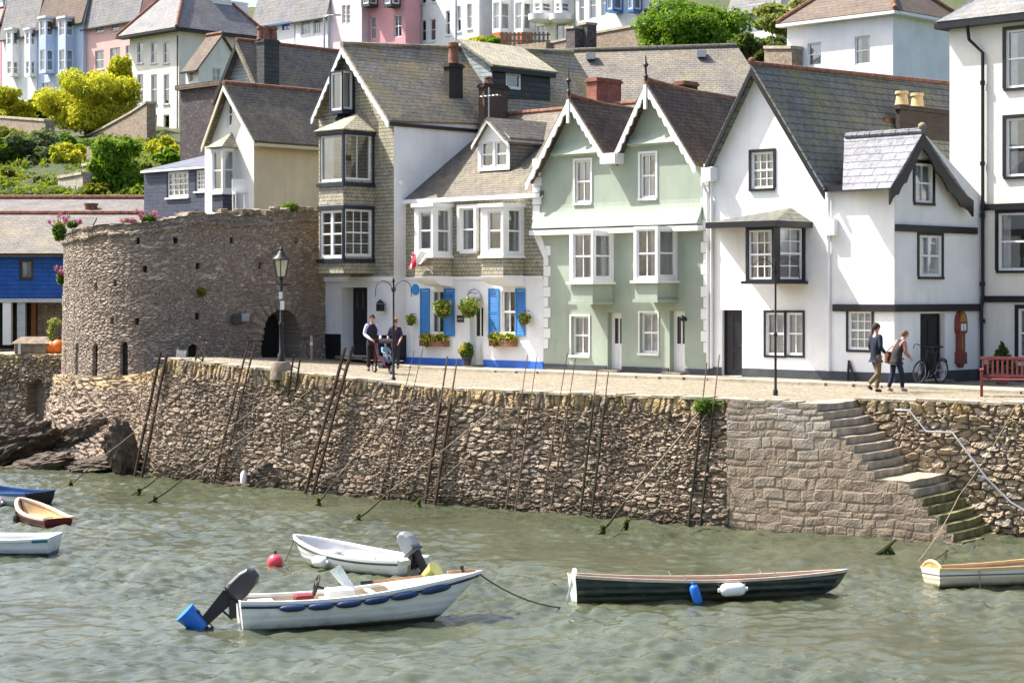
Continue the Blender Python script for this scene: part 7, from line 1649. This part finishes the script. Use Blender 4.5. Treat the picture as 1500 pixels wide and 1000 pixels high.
# --- blue boat with dark transom
st = G(56,741,0); hd = 150; d = V(math.cos(math.radians(hd)), math.sin(math.radians(hd)), 0); b = Boat('dinghy', 'blue dinghy with dark brown transom furthest from the camera at the left', 'dinghy', st+d*1.42, hd, 2.9, 1.15, (.36,.34,.5), -.12, .92, .5, .12, BG)
b.hull(boatmat('bluedinghy_hull', [(-1,(.03,.03,.035)),(.02,(.70,.70,.70)),(.27,(.02,.085,.26))], planks=.6), paint('blue_inside', (.04,.10,.22), .6, .2, 4), paint('bluedinghy_rim', (.03,.09,.24), .5, .1, 4), .05, .06, trans=paint('dark_transom', (.018,.014,.014), .45, .25, 4))
for t in (.15,.45): b.thwart(t, M['blue_trim'], .22)
bpy.context.view_layer.update(); q = b.t.matrix_world @ V(b.pt(.32,.6).x, b.pt(.32,.6).y+.1, b.pt(.32,.6).z); fender('pale pink fender on the side of the blue dinghy', q, b.t.matrix_world.to_3x3() @ V(1,0,0), .5, .12, paint('pink_fender', (.68,.52,.50), .5), WP, [(q, b.t.matrix_world @ V(b.pt(.32,1).x,b.pt(.32,1).y,b.pt(.32,1).z))])
# --- white boat with blue bottom
c = G(76,812,0); b = Boat('dinghy', 'white boat with blue bottom and teal gunwale cover cut by the left edge', 'dinghy', c+V(-1.86,.3,0), 176, 3.7, 1.2, (.36,.34,.5), -.12, .8, .5, .16, BG)
b.hull(boatmat('whiteblue_hull', [(-1,(.03,.10,.30)),(.06,(.66,.70,.76))], planks=.25), pale_in, paint('whiteblue_rim', gel, .4, .06), .09, .08)
b.thwart(.03, WP, .3, .38, 'stern_bench'); mb = MB()
for i in range(12): t = .30+.02*i*1.6; a, e = b.pt(t,.98), b.pt(t+.034,.98); mb.tube([a+V(0,.02,0), e+V(0,.02,0)], .05, 7, False)
mb.build('gunwale_cover', paint('teal_cover', (.03,.20,.26), .6), b.t); mb = MB()
for i in range(4): t = .0+.02*i; a, e = b.pt(t,.97), b.pt(t+.021,.97); mb.tube([a+V(0,.02,0), e+V(0,.02,0)], .045, 7, False)
mb.build('quarter_pad', paint('teal_pad', (.03,.16,.24), .6), b.t)
# ================================================================ things standing on the quay
def gz(px, py):
    p = G(px, py, QZ)
    for _ in range(6): p = G(px, py, zg(p.x, p.y))
    return p
def torus(mb, c, R, r, M_=None, seg=32, s2=8):
    i = len(mb.v)
    for k in range(seg):
        a = 2*PI*k/seg
        for j in range(s2):
            b_ = 2*PI*j/s2; p = V((R+r*math.cos(b_))*math.cos(a), r*math.sin(b_), (R+r*math.cos(b_))*math.sin(a)); mb.v.append(tuple((M_ @ p if M_ else p)+Vector(c)))
    for k in range(seg):
        for j in range(s2): k2, j2 = (k+1) % seg, (j+1) % s2; mb.f.append((i+k*s2+j, i+k2*s2+j, i+k2*s2+j2, i+k*s2+j2)); mb.m.append(mb.cur)
    return mb
# street lamp
p = gz(412,545); t = thing('street_lamp', 'black iron street lamp with cream glass lantern on a stone base before the fort', 'street lamp', p); s = F/p.y; H = (545-362)/s
MB().lathe([(.32,-.2),(.30,.15),(.24,.28),(.12,.3)], (0,0,0), 14).build('stone_base', M['base_stone'], t, True)
MB().lathe([(.10,.3),(.10,.5),(.06,.55),(.055,1.3),(.075,1.33),(.075,1.38),(.042,1.42),(.036,H-.95),(.07,H-.93),(.05,H-.85)], (0,0,0), 12).build('post', M['iron'], t, True)
z0, z1 = H-.84, H-.36; g = MB(); g.lathe([(.12,z0+.02),(.21,z1)], (0,0,0), 4, Matrix.Rotation(PI/4,4,'Z')); lt = paint('lantern_glass', (.74,.66,.46), .25, .08, 3); ln = g.build('lantern', lt, t)
mb = MB()
for k in range(4): a = PI/2*k+PI/2; mb.tube([(.125*math.cos(a),.125*math.sin(a),z0),(.215*math.cos(a),.215*math.sin(a),z1)], .014, 5)
mb.lathe([(.13,z0-.02),(.13,z0+.02)], (0,0,0), 4); mb.build('lantern_frame', M['iron'], t)
MB().lathe([(.25,z1),(.26,z1+.03),(.13,z1+.14),(.11,z1+.2),(.05,z1+.26),(.06,z1+.3),(.015,z1+.38)], (0,0,0), 12).build('lantern_roof', M['iron'], t, True)
MB().tube([(-.28,0,H-1.05),(.28,0,H-1.05)], .018, 6).build('ladder_bar', M['iron'], t)
MB().box(-.02,.09,-.075,-.055,1.75,2.0).build('small_notice', WP, t); MB().box(-.06,.04,-.075,-.055,2.05,2.25).build('small_notice', WP, t)
def basket_post(px, py, top, label, arms):
    p = gz(px, py); t = thing('hanging_basket_post', label, 'post', p, 0, 'black basket posts on the quay'); s = F/p.y; H = (py-top)/s
    MB().lathe([(.06,0),(.06,.12),(.034,.16),(.032,1.45),(.048,1.47),(.048,1.53),(.027,1.56),(.024,H-.05),(.04,H),(.01,H+.1)], (0,0,0), 10).build('post', M['iron'], t, True)
    for sg in (-1,1):
        q = [V(.02*sg,0,H-.3)]+[V(sg*(arms-arms*math.cos(PI*k/10))*.55+.02*sg, -.05, H-.3+arms*.75*math.sin(PI*k/10*.92)) for k in range(1,11)]; q.append(q[-1]+V(.01*sg,0,-.2)); MB().tube(q, .011, 6).build('arm', M['iron'], t, True)
    mb = MB(); torus(mb, (0,0,H-.22), .06, .01, None, 16, 5); mb.build('scroll', M['iron'], t)
    return t
basket_post(576.5,560,412,'black iron post with two curved arms beside the couple and pushchair',.42)
basket_post(1136,579,384,'tall black iron post with curved arms in front of the white gabled house',.5)
t = thing('bollard', 'thin pale marker post by the gateway of the fort', 'bollard', gz(456,527)); MB().lathe([(.05,0),(.05,.75),(.03,.85)], (0,0,0), 8).build('post', M['step_stone'], t, True); MB().lathe([(.053,.5),(.053,.62)], (0,0,0), 8).build('band', WP, t)
# bench
p = gz(1436,581); bn = thing('park_bench', 'dark red slatted wooden bench at the right edge of the quay', 'bench', p, math.radians(-14)); red = paint('bench_red', (.20,.045,.045), .55, .2, 6, .2, (.1,.05,.04)); bw_ = 1.75
mb = MB()
for k in range(4): mb.box(.0, bw_, .06+.11*k, .15+.11*k, .40, .43)
mb.build('seat', red, bn, bevel=.006); mb = MB(); Rb = Matrix.Translation((0,.52,.44)) @ Matrix.Rotation(-.18,4,'X')
mb.box(0,bw_,0,.04,.46,.53, Rb); mb.box(0,bw_,0,.04,.02,.08, Rb)
for k in range(15): x = .06+k*(bw_-.12)/14; mb.box(x-.024,x+.024,.005,.032,.081,.459, Rb)
mb.build('backrest', red, bn, bevel=.005)
for x in (.03, bw_-.03):
    MB().box(x-.035,x+.035,.02,.09,0,.63).build('leg', red, bn, bevel=.008); MB().box(x-.033,x+.033,.50,.57,0,.62).build('leg', red, bn, bevel=.008)
    MB().box(x-.05,x+.05,-.03,.58,.631,.67).build('armrest', red, bn, bevel=.012); MB().box(x-.025,x+.025,.091,.499,.12,.18).build('stretcher', red, bn)
# little conifer in a pot
p = onfacade(1468,-1.6); p.z = zg(p.x,p.y); p = WH.fr.world((WXW+1.4, WYB-.6, 0)); p = G(1468,562,QZ+.02); t = thing('potted_conifer', 'small dark conifer behind the red bench', 'plant', p); s = F/p.y; H = (560-498)/s
MB().lathe([(.16,0),(.22,.32),(.2,.32),(.17,.26)], (0,0,0), 12).build('pot', M['terracotta'], t, True); MB().tube([(0,0,.25),(0,0,H)], [.03,.008], 6).build('trunk', M['bark'], t)
leaves('foliage', [(math.cos(k*2.4)*.28*(1-k/26), math.sin(k*2.4)*.28*(1-k/26), .4+k/26*(H-.45), .26*(1.06-k/26), .26*(1.06-k/26), .07) for k in range(26)], 2200, .055, M['leaf_dark'], t, 6, shell=.8)
# bicycle leaning on the wall
a = gz(1361,562); hd_ = WH.fr.a+PI/2; p = WH.fr.world((WXW+.42, WH.fr.loc(a).y*0+WH.fr.side(1361,562,WXW+.42)[0], 0)); p.z = zg(p.x,p.y)+.01
bk = thing('bicycle', 'dark bicycle leaning against the white wall by the black door', 'bicycle', p, hd_+PI); bk.rotation_euler = (math.radians(-7), 0, hd_+PI); bb = paint('bike_frame', (.02,.02,.024), .35, .2, 4); steel = M['galv']; R = .34; WBs = 1.06
for x in (-WBs/2, WBs/2):
    w = thing('wheel', None, None, (0,0,0)); del_ = w; bpy.data.objects.remove(w); mb = MB(); torus(mb, (x,0,R), R-.02, .022); tw = mb.build('wheel', M['iron'], bk, 2); mb = MB(); torus(mb, (x,0,R), R-.055, .012); mb.build('rim', steel, tw, 2)
    mb = MB()
    for k in range(18): an = 2*PI*k/18; mb.tube([(x,.02*(-1)**k,R),(x+(R-.06)*math.cos(an),0,R+(R-.06)*math.sin(an))], .0028, 4)
    mb.tube([(x,-.05,R),(x,.05,R)], .022, 8); mb.build('spokes', steel, tw)
fwx, rw_ = WBs/2, -WBs/2; hdx = V(fwx-.22,0,.86); ht = V(fwx-.26,0,.98); bbk = V(-.08,0,.29); stp = V(-.22,0,.84)
mb = MB()
for a_, e_, r_ in ((hdx,bbk,.019),(ht-V(-.01,0,.06),stp,.017),(bbk,stp+V(-.03,0,.12),.016),(hdx,ht,.02)): mb.tube([a_,e_], r_, 8)
for sg in (-1,1): mb.tube([bbk+V(0,.03*sg,0),V(rw_,.06*sg,R)], .01, 6); mb.tube([stp+V(0,.02*sg,-.04),V(rw_,.06*sg,R)], .009, 6); mb.tube([hdx+V(0,.04*sg,-.02),V(fwx-.06,.055*sg,.6),V(fwx,.06*sg,R)], .011, 6)
mb.build('frame', bb, bk, True)
mb = MB(); hb_ = ht+V(.05,0,.08); mb.tube([ht, ht+V(-.01,0,.06), hb_], .014, 6); mb.tube([hb_+V(.02,-.3,.02),hb_+V(.06,-.18,.0),hb_,hb_+V(.06,.18,.0),hb_+V(.02,.3,.02)], .013, 6); mb.tube([hb_+V(.02,-.3,.02),hb_+V(.16,-.3,.0),hb_+V(.17,-.3,-.1)], .012, 6); mb.tube([hb_+V(.02,.3,.02),hb_+V(.16,.3,.0),hb_+V(.17,.3,-.1)], .012, 6); mb.build('handlebar', M['iron'], bk, True)
sd = stp+V(-.05,0,.17); MB().prism([sd+V(-.13,-.07,0),sd+V(-.13,.07,0),sd+V(.02,.04,0),sd+V(.15,.015,0),sd+V(.15,-.015,0),sd+V(.02,-.04,0)], (0,0,.045)).build('saddle', M['iron'], bk, bevel=.012)
mb = MB(); torus(mb, bbk+V(0,-.05,0), .09, .008, None, 20, 5); mb.tube([bbk+V(0,-.07,0),bbk+V(.12,-.08,-.12)], .01, 6); mb.tube([bbk+V(0,.07,0),bbk+V(-.12,.08,.12)], .01, 6); mb.box(bbk.x+.08,bbk.x+.16,-.17,-.08,bbk.z-.135,bbk.z-.115); mb.box(bbk.x-.16,bbk.x-.08,.08,.17,bbk.z+.115,bbk.z+.135); mb.build('crankset', steel, bk)
mb = MB(); [mb.tube([V(rw_+(R+.03)*math.cos(.35+k*.22), 0, R+(R+.03)*math.sin(.35+k*.22)), V(rw_+(R+.03)*math.cos(.57+k*.22), 0, R+(R+.03)*math.sin(.57+k*.22))], .018, 6, False) for k in range(9)]; mb.build('mudguard', bb, bk)

# ================================================================ people
def skin_obj(name, verts, edges, mat, parent, sub=2, root=0):
    me = bpy.data.meshes.new(name); keys = list(verts); ix = {k: i for i, k in enumerate(keys)}
    me.from_pydata([tuple(verts[k][0]) for k in keys], [(ix[a], ix[b]) for a, b in edges], []); me.materials.append(mat)
    o = bpy.data.objects.new(name, me); COL.objects.link(o); o.parent = parent
    o.modifiers.new('skin', 'SKIN')
    if not me.skin_vertices: me.skin_vertices.new() if hasattr(me.skin_vertices, 'new') else None
    for i, k in enumerate(keys):
        r = verts[k][1]; sv = me.skin_vertices[0].data[i]; sv.radius = r if hasattr(r, '__len__') else (r, r); sv.use_root = (i in root) if isinstance(root, tuple) else (i == root)
    o.modifiers['skin'].use_smooth_shade = True; s = o.modifiers.new('sub', 'SUBSURF'); s.levels = sub; s.render_levels = sub
    return o
SKIN = paint('skin', (.52,.30,.21), .55, .08, 6, bmp=.05)
def person(label, loc, rot, scale, J, top, bottom, shoes, hair, sleeve='long', topname='shirt', hairlen=0, vest=None, sleeve_mat=None, cap=None, curl=.5, group=None, glasses=False):
    t = thing('person', label, 'person', loc, rot, group); t.scale = (scale,)*3
    D = dict(pel=(0,0,.95), wst=(0,0,1.10), cst=(0,.01,1.30), nkb=(0,0,1.46), nk=(0,.01,1.52), jaw=(0,.03,1.57), hd=(0,.02,1.65), ht=(0,.01,1.72))
    for s, sg in (('L',-1),('R',1)):
        D.update({'sh'+s:(.17*sg,0,1.41), 'el'+s:(.23*sg,-.03,1.13), 'wr'+s:(.24*sg,.06,.89), 'hip'+s:(.09*sg,0,.91), 'kn'+s:(.10*sg,.02,.50), 'an'+s:(.10*sg,-.02,.09), 'toe'+s:(.12*sg,.14,.035)})
    D.update(J); D = {k: V(*v) for k, v in D.items()}
    R_ = dict(pel=(.112,.088), wst=(.125,.095), cst=(.145,.105), nkb=(.075,.065), nk=.052, jaw=(.062,.066), hd=(.078,.098), ht=(.055,.068))
    for s in 'LR': R_.update({'sh'+s:.058,'el'+s:.043,'wr'+s:.030,'hip'+s:.072,'kn'+s:.058,'an'+s:.040,'toe'+s:.034})
    vt = {k: (D[k], R_[k]) for k in D}; ed = [('pel','wst'),('wst','cst'),('cst','nkb'),('nkb','nk'),('nk','jaw'),('jaw','hd'),('hd','ht')]
    for s in 'LR': ed += [('cst','sh'+s),('sh'+s,'el'+s),('el'+s,'wr'+s),('pel','hip'+s),('hip'+s,'kn'+s),('kn'+s,'an'+s),('an'+s,'toe'+s)]
    # hands: palm, four unequal bent fingers and a thumb from the side of the palm
    for s, sg in (('L',-1),('R',1)):
        w = D['wr'+s]; f = (w-D['el'+s]).normalized(); sd = f.cross(V(sg,0,0)); sd = (sd if sd.length > .2 else V(0,1,0)).normalized()
        cu = sd.cross(f).normalized()*(-1); cu = V(-sg,0,0)-f*f.dot(V(-sg,0,0)); cu = cu.normalized(); sd = f.cross(cu).normalized()
        if sd.y < 0: sd = -sd
        pm = w+f*.075; vt['pm'+s] = (pm, (.030,.018)); ed.append(('wr'+s,'pm'+s))
        for k, (o_, ln) in enumerate(((.028,.072),(.010,.080),(-.009,.074),(-.027,.058))):
            a = pm+sd*o_+f*.018; b_ = a+f*ln*.5+cu*ln*.18*curl*2; c_ = b_+f*ln*.3+cu*ln*.5*curl
            for n_, q_, r_ in (('a',a,.0095),('b',b_,.009),('c',c_,.0075)): vt[f'f{s}{k}{n_}'] = (q_, r_)
            ed += [('pm'+s,f'f{s}{k}a'),(f'f{s}{k}a',f'f{s}{k}b'),(f'f{s}{k}b',f'f{s}{k}c')]
        a = w+f*.035+sd*.034; b_ = a+f*.035+sd*.018+cu*.012; vt['ta'+s] = (a,.011); vt['tb'+s] = (b_,.009); ed += [('wr'+s,'ta'+s),('ta'+s,'tb'+s)]
    skin_obj('body', vt, ed, SKIN, t)
    def grow(keys, g): return {k: (vt[k][0], tuple(x+g for x in (vt[k][1] if hasattr(vt[k][1],'__len__') else (vt[k][1],)*2))) for k in keys}
    # upper garment
    K = ['pel','wst','cst','nkb']; E = [('pel','wst'),('wst','cst'),('cst','nkb')]
    for s in 'LR':
        K += ['sh'+s,'el'+s]; E += [('cst','sh'+s),('sh'+s,'el'+s)]
        if sleeve == 'long': K.append('wr'+s); E.append(('el'+s,'wr'+s))
    g = grow(K, .017)
    for s in 'LR':
        if sleeve == 'long': g['wr'+s] = (vt['wr'+s][0].lerp(vt['el'+s][0], .06), .042)
    g['pel'] = (vt['pel'][0]-V(0,0,.03), (.158,.128)); g['wst'] = (vt['wst'][0], (.15,.118))
    if not (vest or sleeve_mat): g['hem'] = (vt['pel'][0]-V(0,0,.17), (.172,.145)); E = E+[('hem','pel')]
    g['nkb'] = (vt['nkb'][0]-V(0,0,.012), (.085,.075)); skin_obj(topname, g, E, sleeve_mat or top, t)
    if vest or sleeve_mat:
        g2 = grow(['pel','wst','cst','nkb','shL','shR'], .042); g2['nkb'] = (vt['nkb'][0]-V(0,0,.015), (.118,.10)); g2['pel'] = (vt['pel'][0]-V(0,0,.03), (.176,.146)); g2['hem'] = (vt['pel'][0]-V(0,0,.13), (.178,.15))
        for s in 'LR': g2['sh'+s] = (vt['sh'+s][0].lerp(vt['nkb'][0], .3)+V(0,0,.01), .088)
        skin_obj(vest or 'waistcoat', g2, [('hem','pel'),('pel','wst'),('wst','cst'),('cst','nkb'),('cst','shL'),('cst','shR')], top, t)
    K = ['pel']+[k+s for s in 'LR' for k in ('hip','kn','an')]; g = grow(K, .02); g['pel'] = (vt['pel'][0]+V(0,0,.06), (.138,.112))
    for s in 'LR': g['an'+s] = (vt['an'+s][0]+V(0,0,.015), .058); g['kn'+s] = (vt['kn'+s][0], .074); g['hip'+s] = (vt['hip'+s][0]-V(0,0,.02), .098)
    g.pop('pel'); g = {**{'w'+s: (vt['pel'][0]+V(.06*sg,0,.04), (.088,.104)) for s, sg in (('L',-1),('R',1))}, **g}
    skin_obj('trousers', g, [e for s in 'LR' for e in (('w'+s,'hip'+s),('hip'+s,'kn'+s),('kn'+s,'an'+s))], bottom, t, 2, (0, 1))
    for s in 'LR':
        a, b_ = D['an'+s], D['toe'+s]; f = (b_-a); h_ = a-V(f.x,f.y,0)*.25; skin_obj('shoe', {'h':(h_-V(0,0,.03),(.042,.045)),'m':(a.lerp(b_,.5)-V(0,0,.0),(.046,.046)),'t':(b_+f*.12,(.042,.030))}, [('h','m'),('m','t')], shoes, t, 1, 1)
    H = D['hd']; up = (D['ht']-D['jaw']).normalized(); fw = V(0,1,0)-up*up.y; fw = fw.normalized(); rt = fw.cross(up)
    Mh = Matrix(((rt.x,fw.x,up.x),(rt.y,fw.y,up.y),(rt.z,fw.z,up.z))).to_4x4(); Mh.translation = H
    mb = MB(); n = 14
    for i in range(9):
        for k in range(n):
            def hp(i, k):
                ph = (i/9)*PI*.62; th = 2*PI*k/n; back = -math.sin(th); ph *= 1+.22*max(0,back)+hairlen*max(0,back+.4)-.25*max(0,-back); r = 1.06
                return Mh @ V(.086*r*math.sin(ph)*math.cos(th), .104*r*math.sin(ph)*math.sin(th)-.008, .02+.10*r*math.cos(ph))
            mb.poly([hp(i,k), hp(i,k+1), hp(i+1,k+1), hp(i+1,k)])
    if not cap: mb.build('hair', hair, t, 2)
    else:
        mb.build('hair', hair, t, 2); c_ = MB(); c_.lathe([(.10,.05),(.10,.085),(.085,.13),(.04,.152),(.002,.155)], (0,0,0), 16, Mh, 1, 1.12); c_.prism([Mh @ V(x_,y_,.055) for x_,y_ in ((-.085,.06),(.085,.06),(.07,.17),(0,.195),(-.07,.17))], Mh.to_3x3() @ V(0,0,.014)); c_.build('cap', cap, t, True)
    fc = MB()
    for sg in (-1,1): fc.ball(Mh @ V(.032*sg,.093,.0), .011, 8, 6)
    fc.build('eyes', M['iron'], t, True); fc = MB(); fc.ball(Mh @ V(0,.104,-.025), .017, 8, 6, (.8,1,1.4)); fc.build('nose', SKIN, t, True); fc = MB(); fc.ball(Mh @ V(0,.088,-.062), .022, 8, 5, (1,.4,.3)); fc.build('mouth', paint('lips', (.36,.13,.11), .5), t, True)
    fc = MB()
    for sg in (-1,1): fc.ball(Mh @ V(.085*sg,-.005,-.012), .024, 8, 6, (.45,.8,1.3))
    fc.build('ears', SKIN, t, True)
    if glasses:
        g_ = MB(); [g_.ball(Mh @ V(.032*sg,.1,.0), .027, 10, 6, (1,.35,.75)) for sg in (-1,1)]; g_.box(-.07,.07,.088,.1,.004,.012,Mh); g_.build('sunglasses', M['dark_glass'], t)
    return t
def cloth(n, c): return paint(n, c, .85, .15, 9, bmp=.3, bscale=30)
darkh, greyh, blondh = cloth('hair_brown', (.05,.03,.02)), cloth('hair_grey', (.22,.17,.13)), cloth('hair_fair', (.30,.17,.09))
shoe = cloth('shoe', (.02,.018,.016))
# walking couple, seen from behind
p = gz(1283,575.5); person('man in navy jacket and khaki trousers walking away beside a woman', p, math.radians(-62), 1.0,
  dict(knL=(-.10,.17,.50), anL=(-.10,.10,.09), toeL=(-.11,.25,.04), knR=(.10,.0,.50), anR=(.10,-.30,.22), toeR=(.11,-.22,.10), elL=(-.26,.02,1.13), wrL=(-.20,.20,.98), elR=(.25,-.05,1.14), wrR=(.19,.16,1.0)),
  cloth('navy_jacket', (.010,.015,.034)), cloth('khaki', (.15,.11,.065)), shoe, darkh, topname='jacket')
p = gz(1312,574); wt = person('stooping woman in dark waistcoat and jeans walking beside a man', p, math.radians(-62), .93,
  dict(wst=(0,.05,1.08), cst=(0,.14,1.26), nkb=(0,.22,1.40), nk=(0,.26,1.45), jaw=(0,.31,1.49), hd=(0,.32,1.57), ht=(0,.32,1.64), shL=(-.16,.17,1.36), shR=(.16,.17,1.36), elL=(-.25,.12,1.10), wrL=(-.20,.30,.96), elR=(.22,.16,1.08), wrR=(.2,.34,.93), knL=(-.09,-.03,.50), anL=(-.09,-.17,.10), toeL=(-.1,-.03,.04), knR=(.09,.14,.50), anR=(.09,.16,.09), toeR=(.1,.31,.04)),
  cloth('dark_waistcoat', (.035,.03,.028)), cloth('jeans', (.012,.02,.05)), cloth('pale_shoe', (.3,.28,.25)), cloth('hair_light_brown', (.16,.10,.06)), topname='shirt', vest='waistcoat', sleeve_mat=cloth('pink_sleeve', (.36,.18,.165)), hairlen=.35)
bpy.context.view_layer.update(); bg_ = thing('shoulder_bag', 'brown leather shoulder bag carried by the stooping woman', 'bag', wt.matrix_world @ V(-.28,.06,.78), math.radians(-62)); MB().box(-.06,.06,-.17,.17,0,.30).build('pouch', cloth('brown_leather', (.17,.06,.03)), bg_, bevel=.035); MB().tube([(0,-.15,.28),(.06,-.02,.42),(.12,.09,.50),(.07,.13,.42),(0,.15,.28)], .014, 6).build('strap', cloth('strap_leather', (.13,.05,.03)), bg_, True)
# couple with the pushchair, facing the water
p = gz(545,543.5); person('man in lilac shirt and dark waistcoat holding the pushchair handle', p, math.radians(188), 1.0,
  dict(elL=(-.25,.07,1.14), wrL=(-.24,.30,1.0), elR=(.24,.05,1.14), wrR=(.05,.34,.98), knL=(-.1,.06,.5), anL=(-.1,.07,.09), toeL=(-.12,.22,.035), knR=(.1,.02,.5), anR=(.1,-.08,.09), toeR=(.12,.07,.035)),
  cloth('dark_waistcoat_navy', (.018,.016,.03)), cloth('dark_trousers', (.035,.025,.025)), shoe, darkh, topname='shirt', sleeve_mat=cloth('lilac_shirt', (.52,.50,.66)))
p = gz(572,541); person('woman in dark purple top with cap and sunglasses behind the pushchair', p+V(.12,.55,0), math.radians(170), .93, dict(elL=(-.24,.04,1.12), wrL=(-.2,.2,.95), elR=(.24,.06,1.13), wrR=(.22,.24,.93)), cloth('purple_top', (.035,.02,.055)), cloth('dark_skirt_trousers', (.03,.03,.04)), shoe, blondh, sleeve='short', topname='top', hairlen=.25, cap=cloth('straw_cap', (.42,.24,.14)), glasses=True)
p = gz(565,547); pr = thing('pushchair', 'dark three wheeled pushchair with red trim on the quay', 'pushchair', p+V(0,.1,0), math.radians(205)); dk = cloth('pushchair_fabric', (.02,.02,.035)); rd = cloth('pushchair_red', (.16,.015,.03))
for x, y, r_ in ((-.26,-.30,.15),(.26,-.30,.15),(0,.45,.13)):
    mb = MB(); torus(mb, (0,0,0), r_-.025, .028, Matrix.Rotation(PI/2,4,'Z'), 24, 7); w = mb.build('wheel', M['iron'], pr, 2, loc=(x,y,r_)); MB().lathe([(.05,-.02),(r_*.55,-.012),(r_*.55,.012),(.05,.02)], (0,0,0), 12, Matrix.Rotation(PI/2,4,'Y')).build('hub', M['galv'], w)
mb = MB()
for sg in (-1,1): mb.tube([(.25*sg,-.34,1.02),(.25*sg,-.12,.62),(.18*sg,.2,.3),(.04*sg,.45,.14)], .016, 6); mb.tube([(.25*sg,-.12,.62),(.26*sg,-.30,.15)], .014, 6)
mb.tube([(-.25,-.34,1.02),(.25,-.34,1.02)], .02, 8); mb.build('chassis', rd, pr, True)
mb = MB(); mb.prism([(-.2,-.16,.45),(-.2,.22,.40),(-.2,.40,.30),(-.2,.42,.36),(-.2,.24,.50),(-.2,-.06,.52),(-.2,-.2,.92),(-.2,-.28,.9)], (.4,0,0)); mb.build('seat', dk, pr, bevel=.02)
mb = MB(); n = 8
for k in range(n):
    a, e = .5+PI*.62*k/n, .5+PI*.62*(k+1)/n; f_ = lambda q: (-.18+.30*math.cos(q), .78+.28*math.sin(q)); (y0,z0_),(y1,z1_) = f_(a), f_(e); mb.poly([(-.22,y0,z0_),(.22,y0,z0_),(.22,y1,z1_),(-.22,y1,z1_)])
mb.build('hood', dk, pr); MB().box(-.18,.18,-.2,.2,.16,.30).build('basket', dk, pr, bevel=.03)
ch = person('small child in pale blue sitting in the pushchair', p+V(0,.1,0), math.radians(205), .55, {k:(v[0],v[1],v[2]) for k,v in dict(pel=(0,.02,.98), wst=(0,-.04,1.13), cst=(0,-.09,1.3), nkb=(0,-.11,1.44), nk=(0,-.10,1.49), jaw=(0,-.06,1.56), hd=(0,-.07,1.66), ht=(0,-.08,1.75), shL=(-.16,-.08,1.4), shR=(.16,-.08,1.4), elL=(-.24,.05,1.2), wrL=(-.16,.25,1.12), elR=(.24,.05,1.2), wrR=(.16,.25,1.12), hipL=(-.1,.06,.98), hipR=(.1,.06,.98), knL=(-.12,.42,.98), knR=(.12,.42,.98), anL=(-.12,.62,.66), anR=(.12,.62,.66), toeL=(-.13,.76,.62), toeR=(.13,.76,.62)).items()}, cloth('child_blue', (.20,.38,.48)), cloth('child_trousers', (.10,.14,.25)), cloth('child_shoe', (.4,.1,.1)), cloth('child_hair', (.16,.09,.05)), topname='shirt')
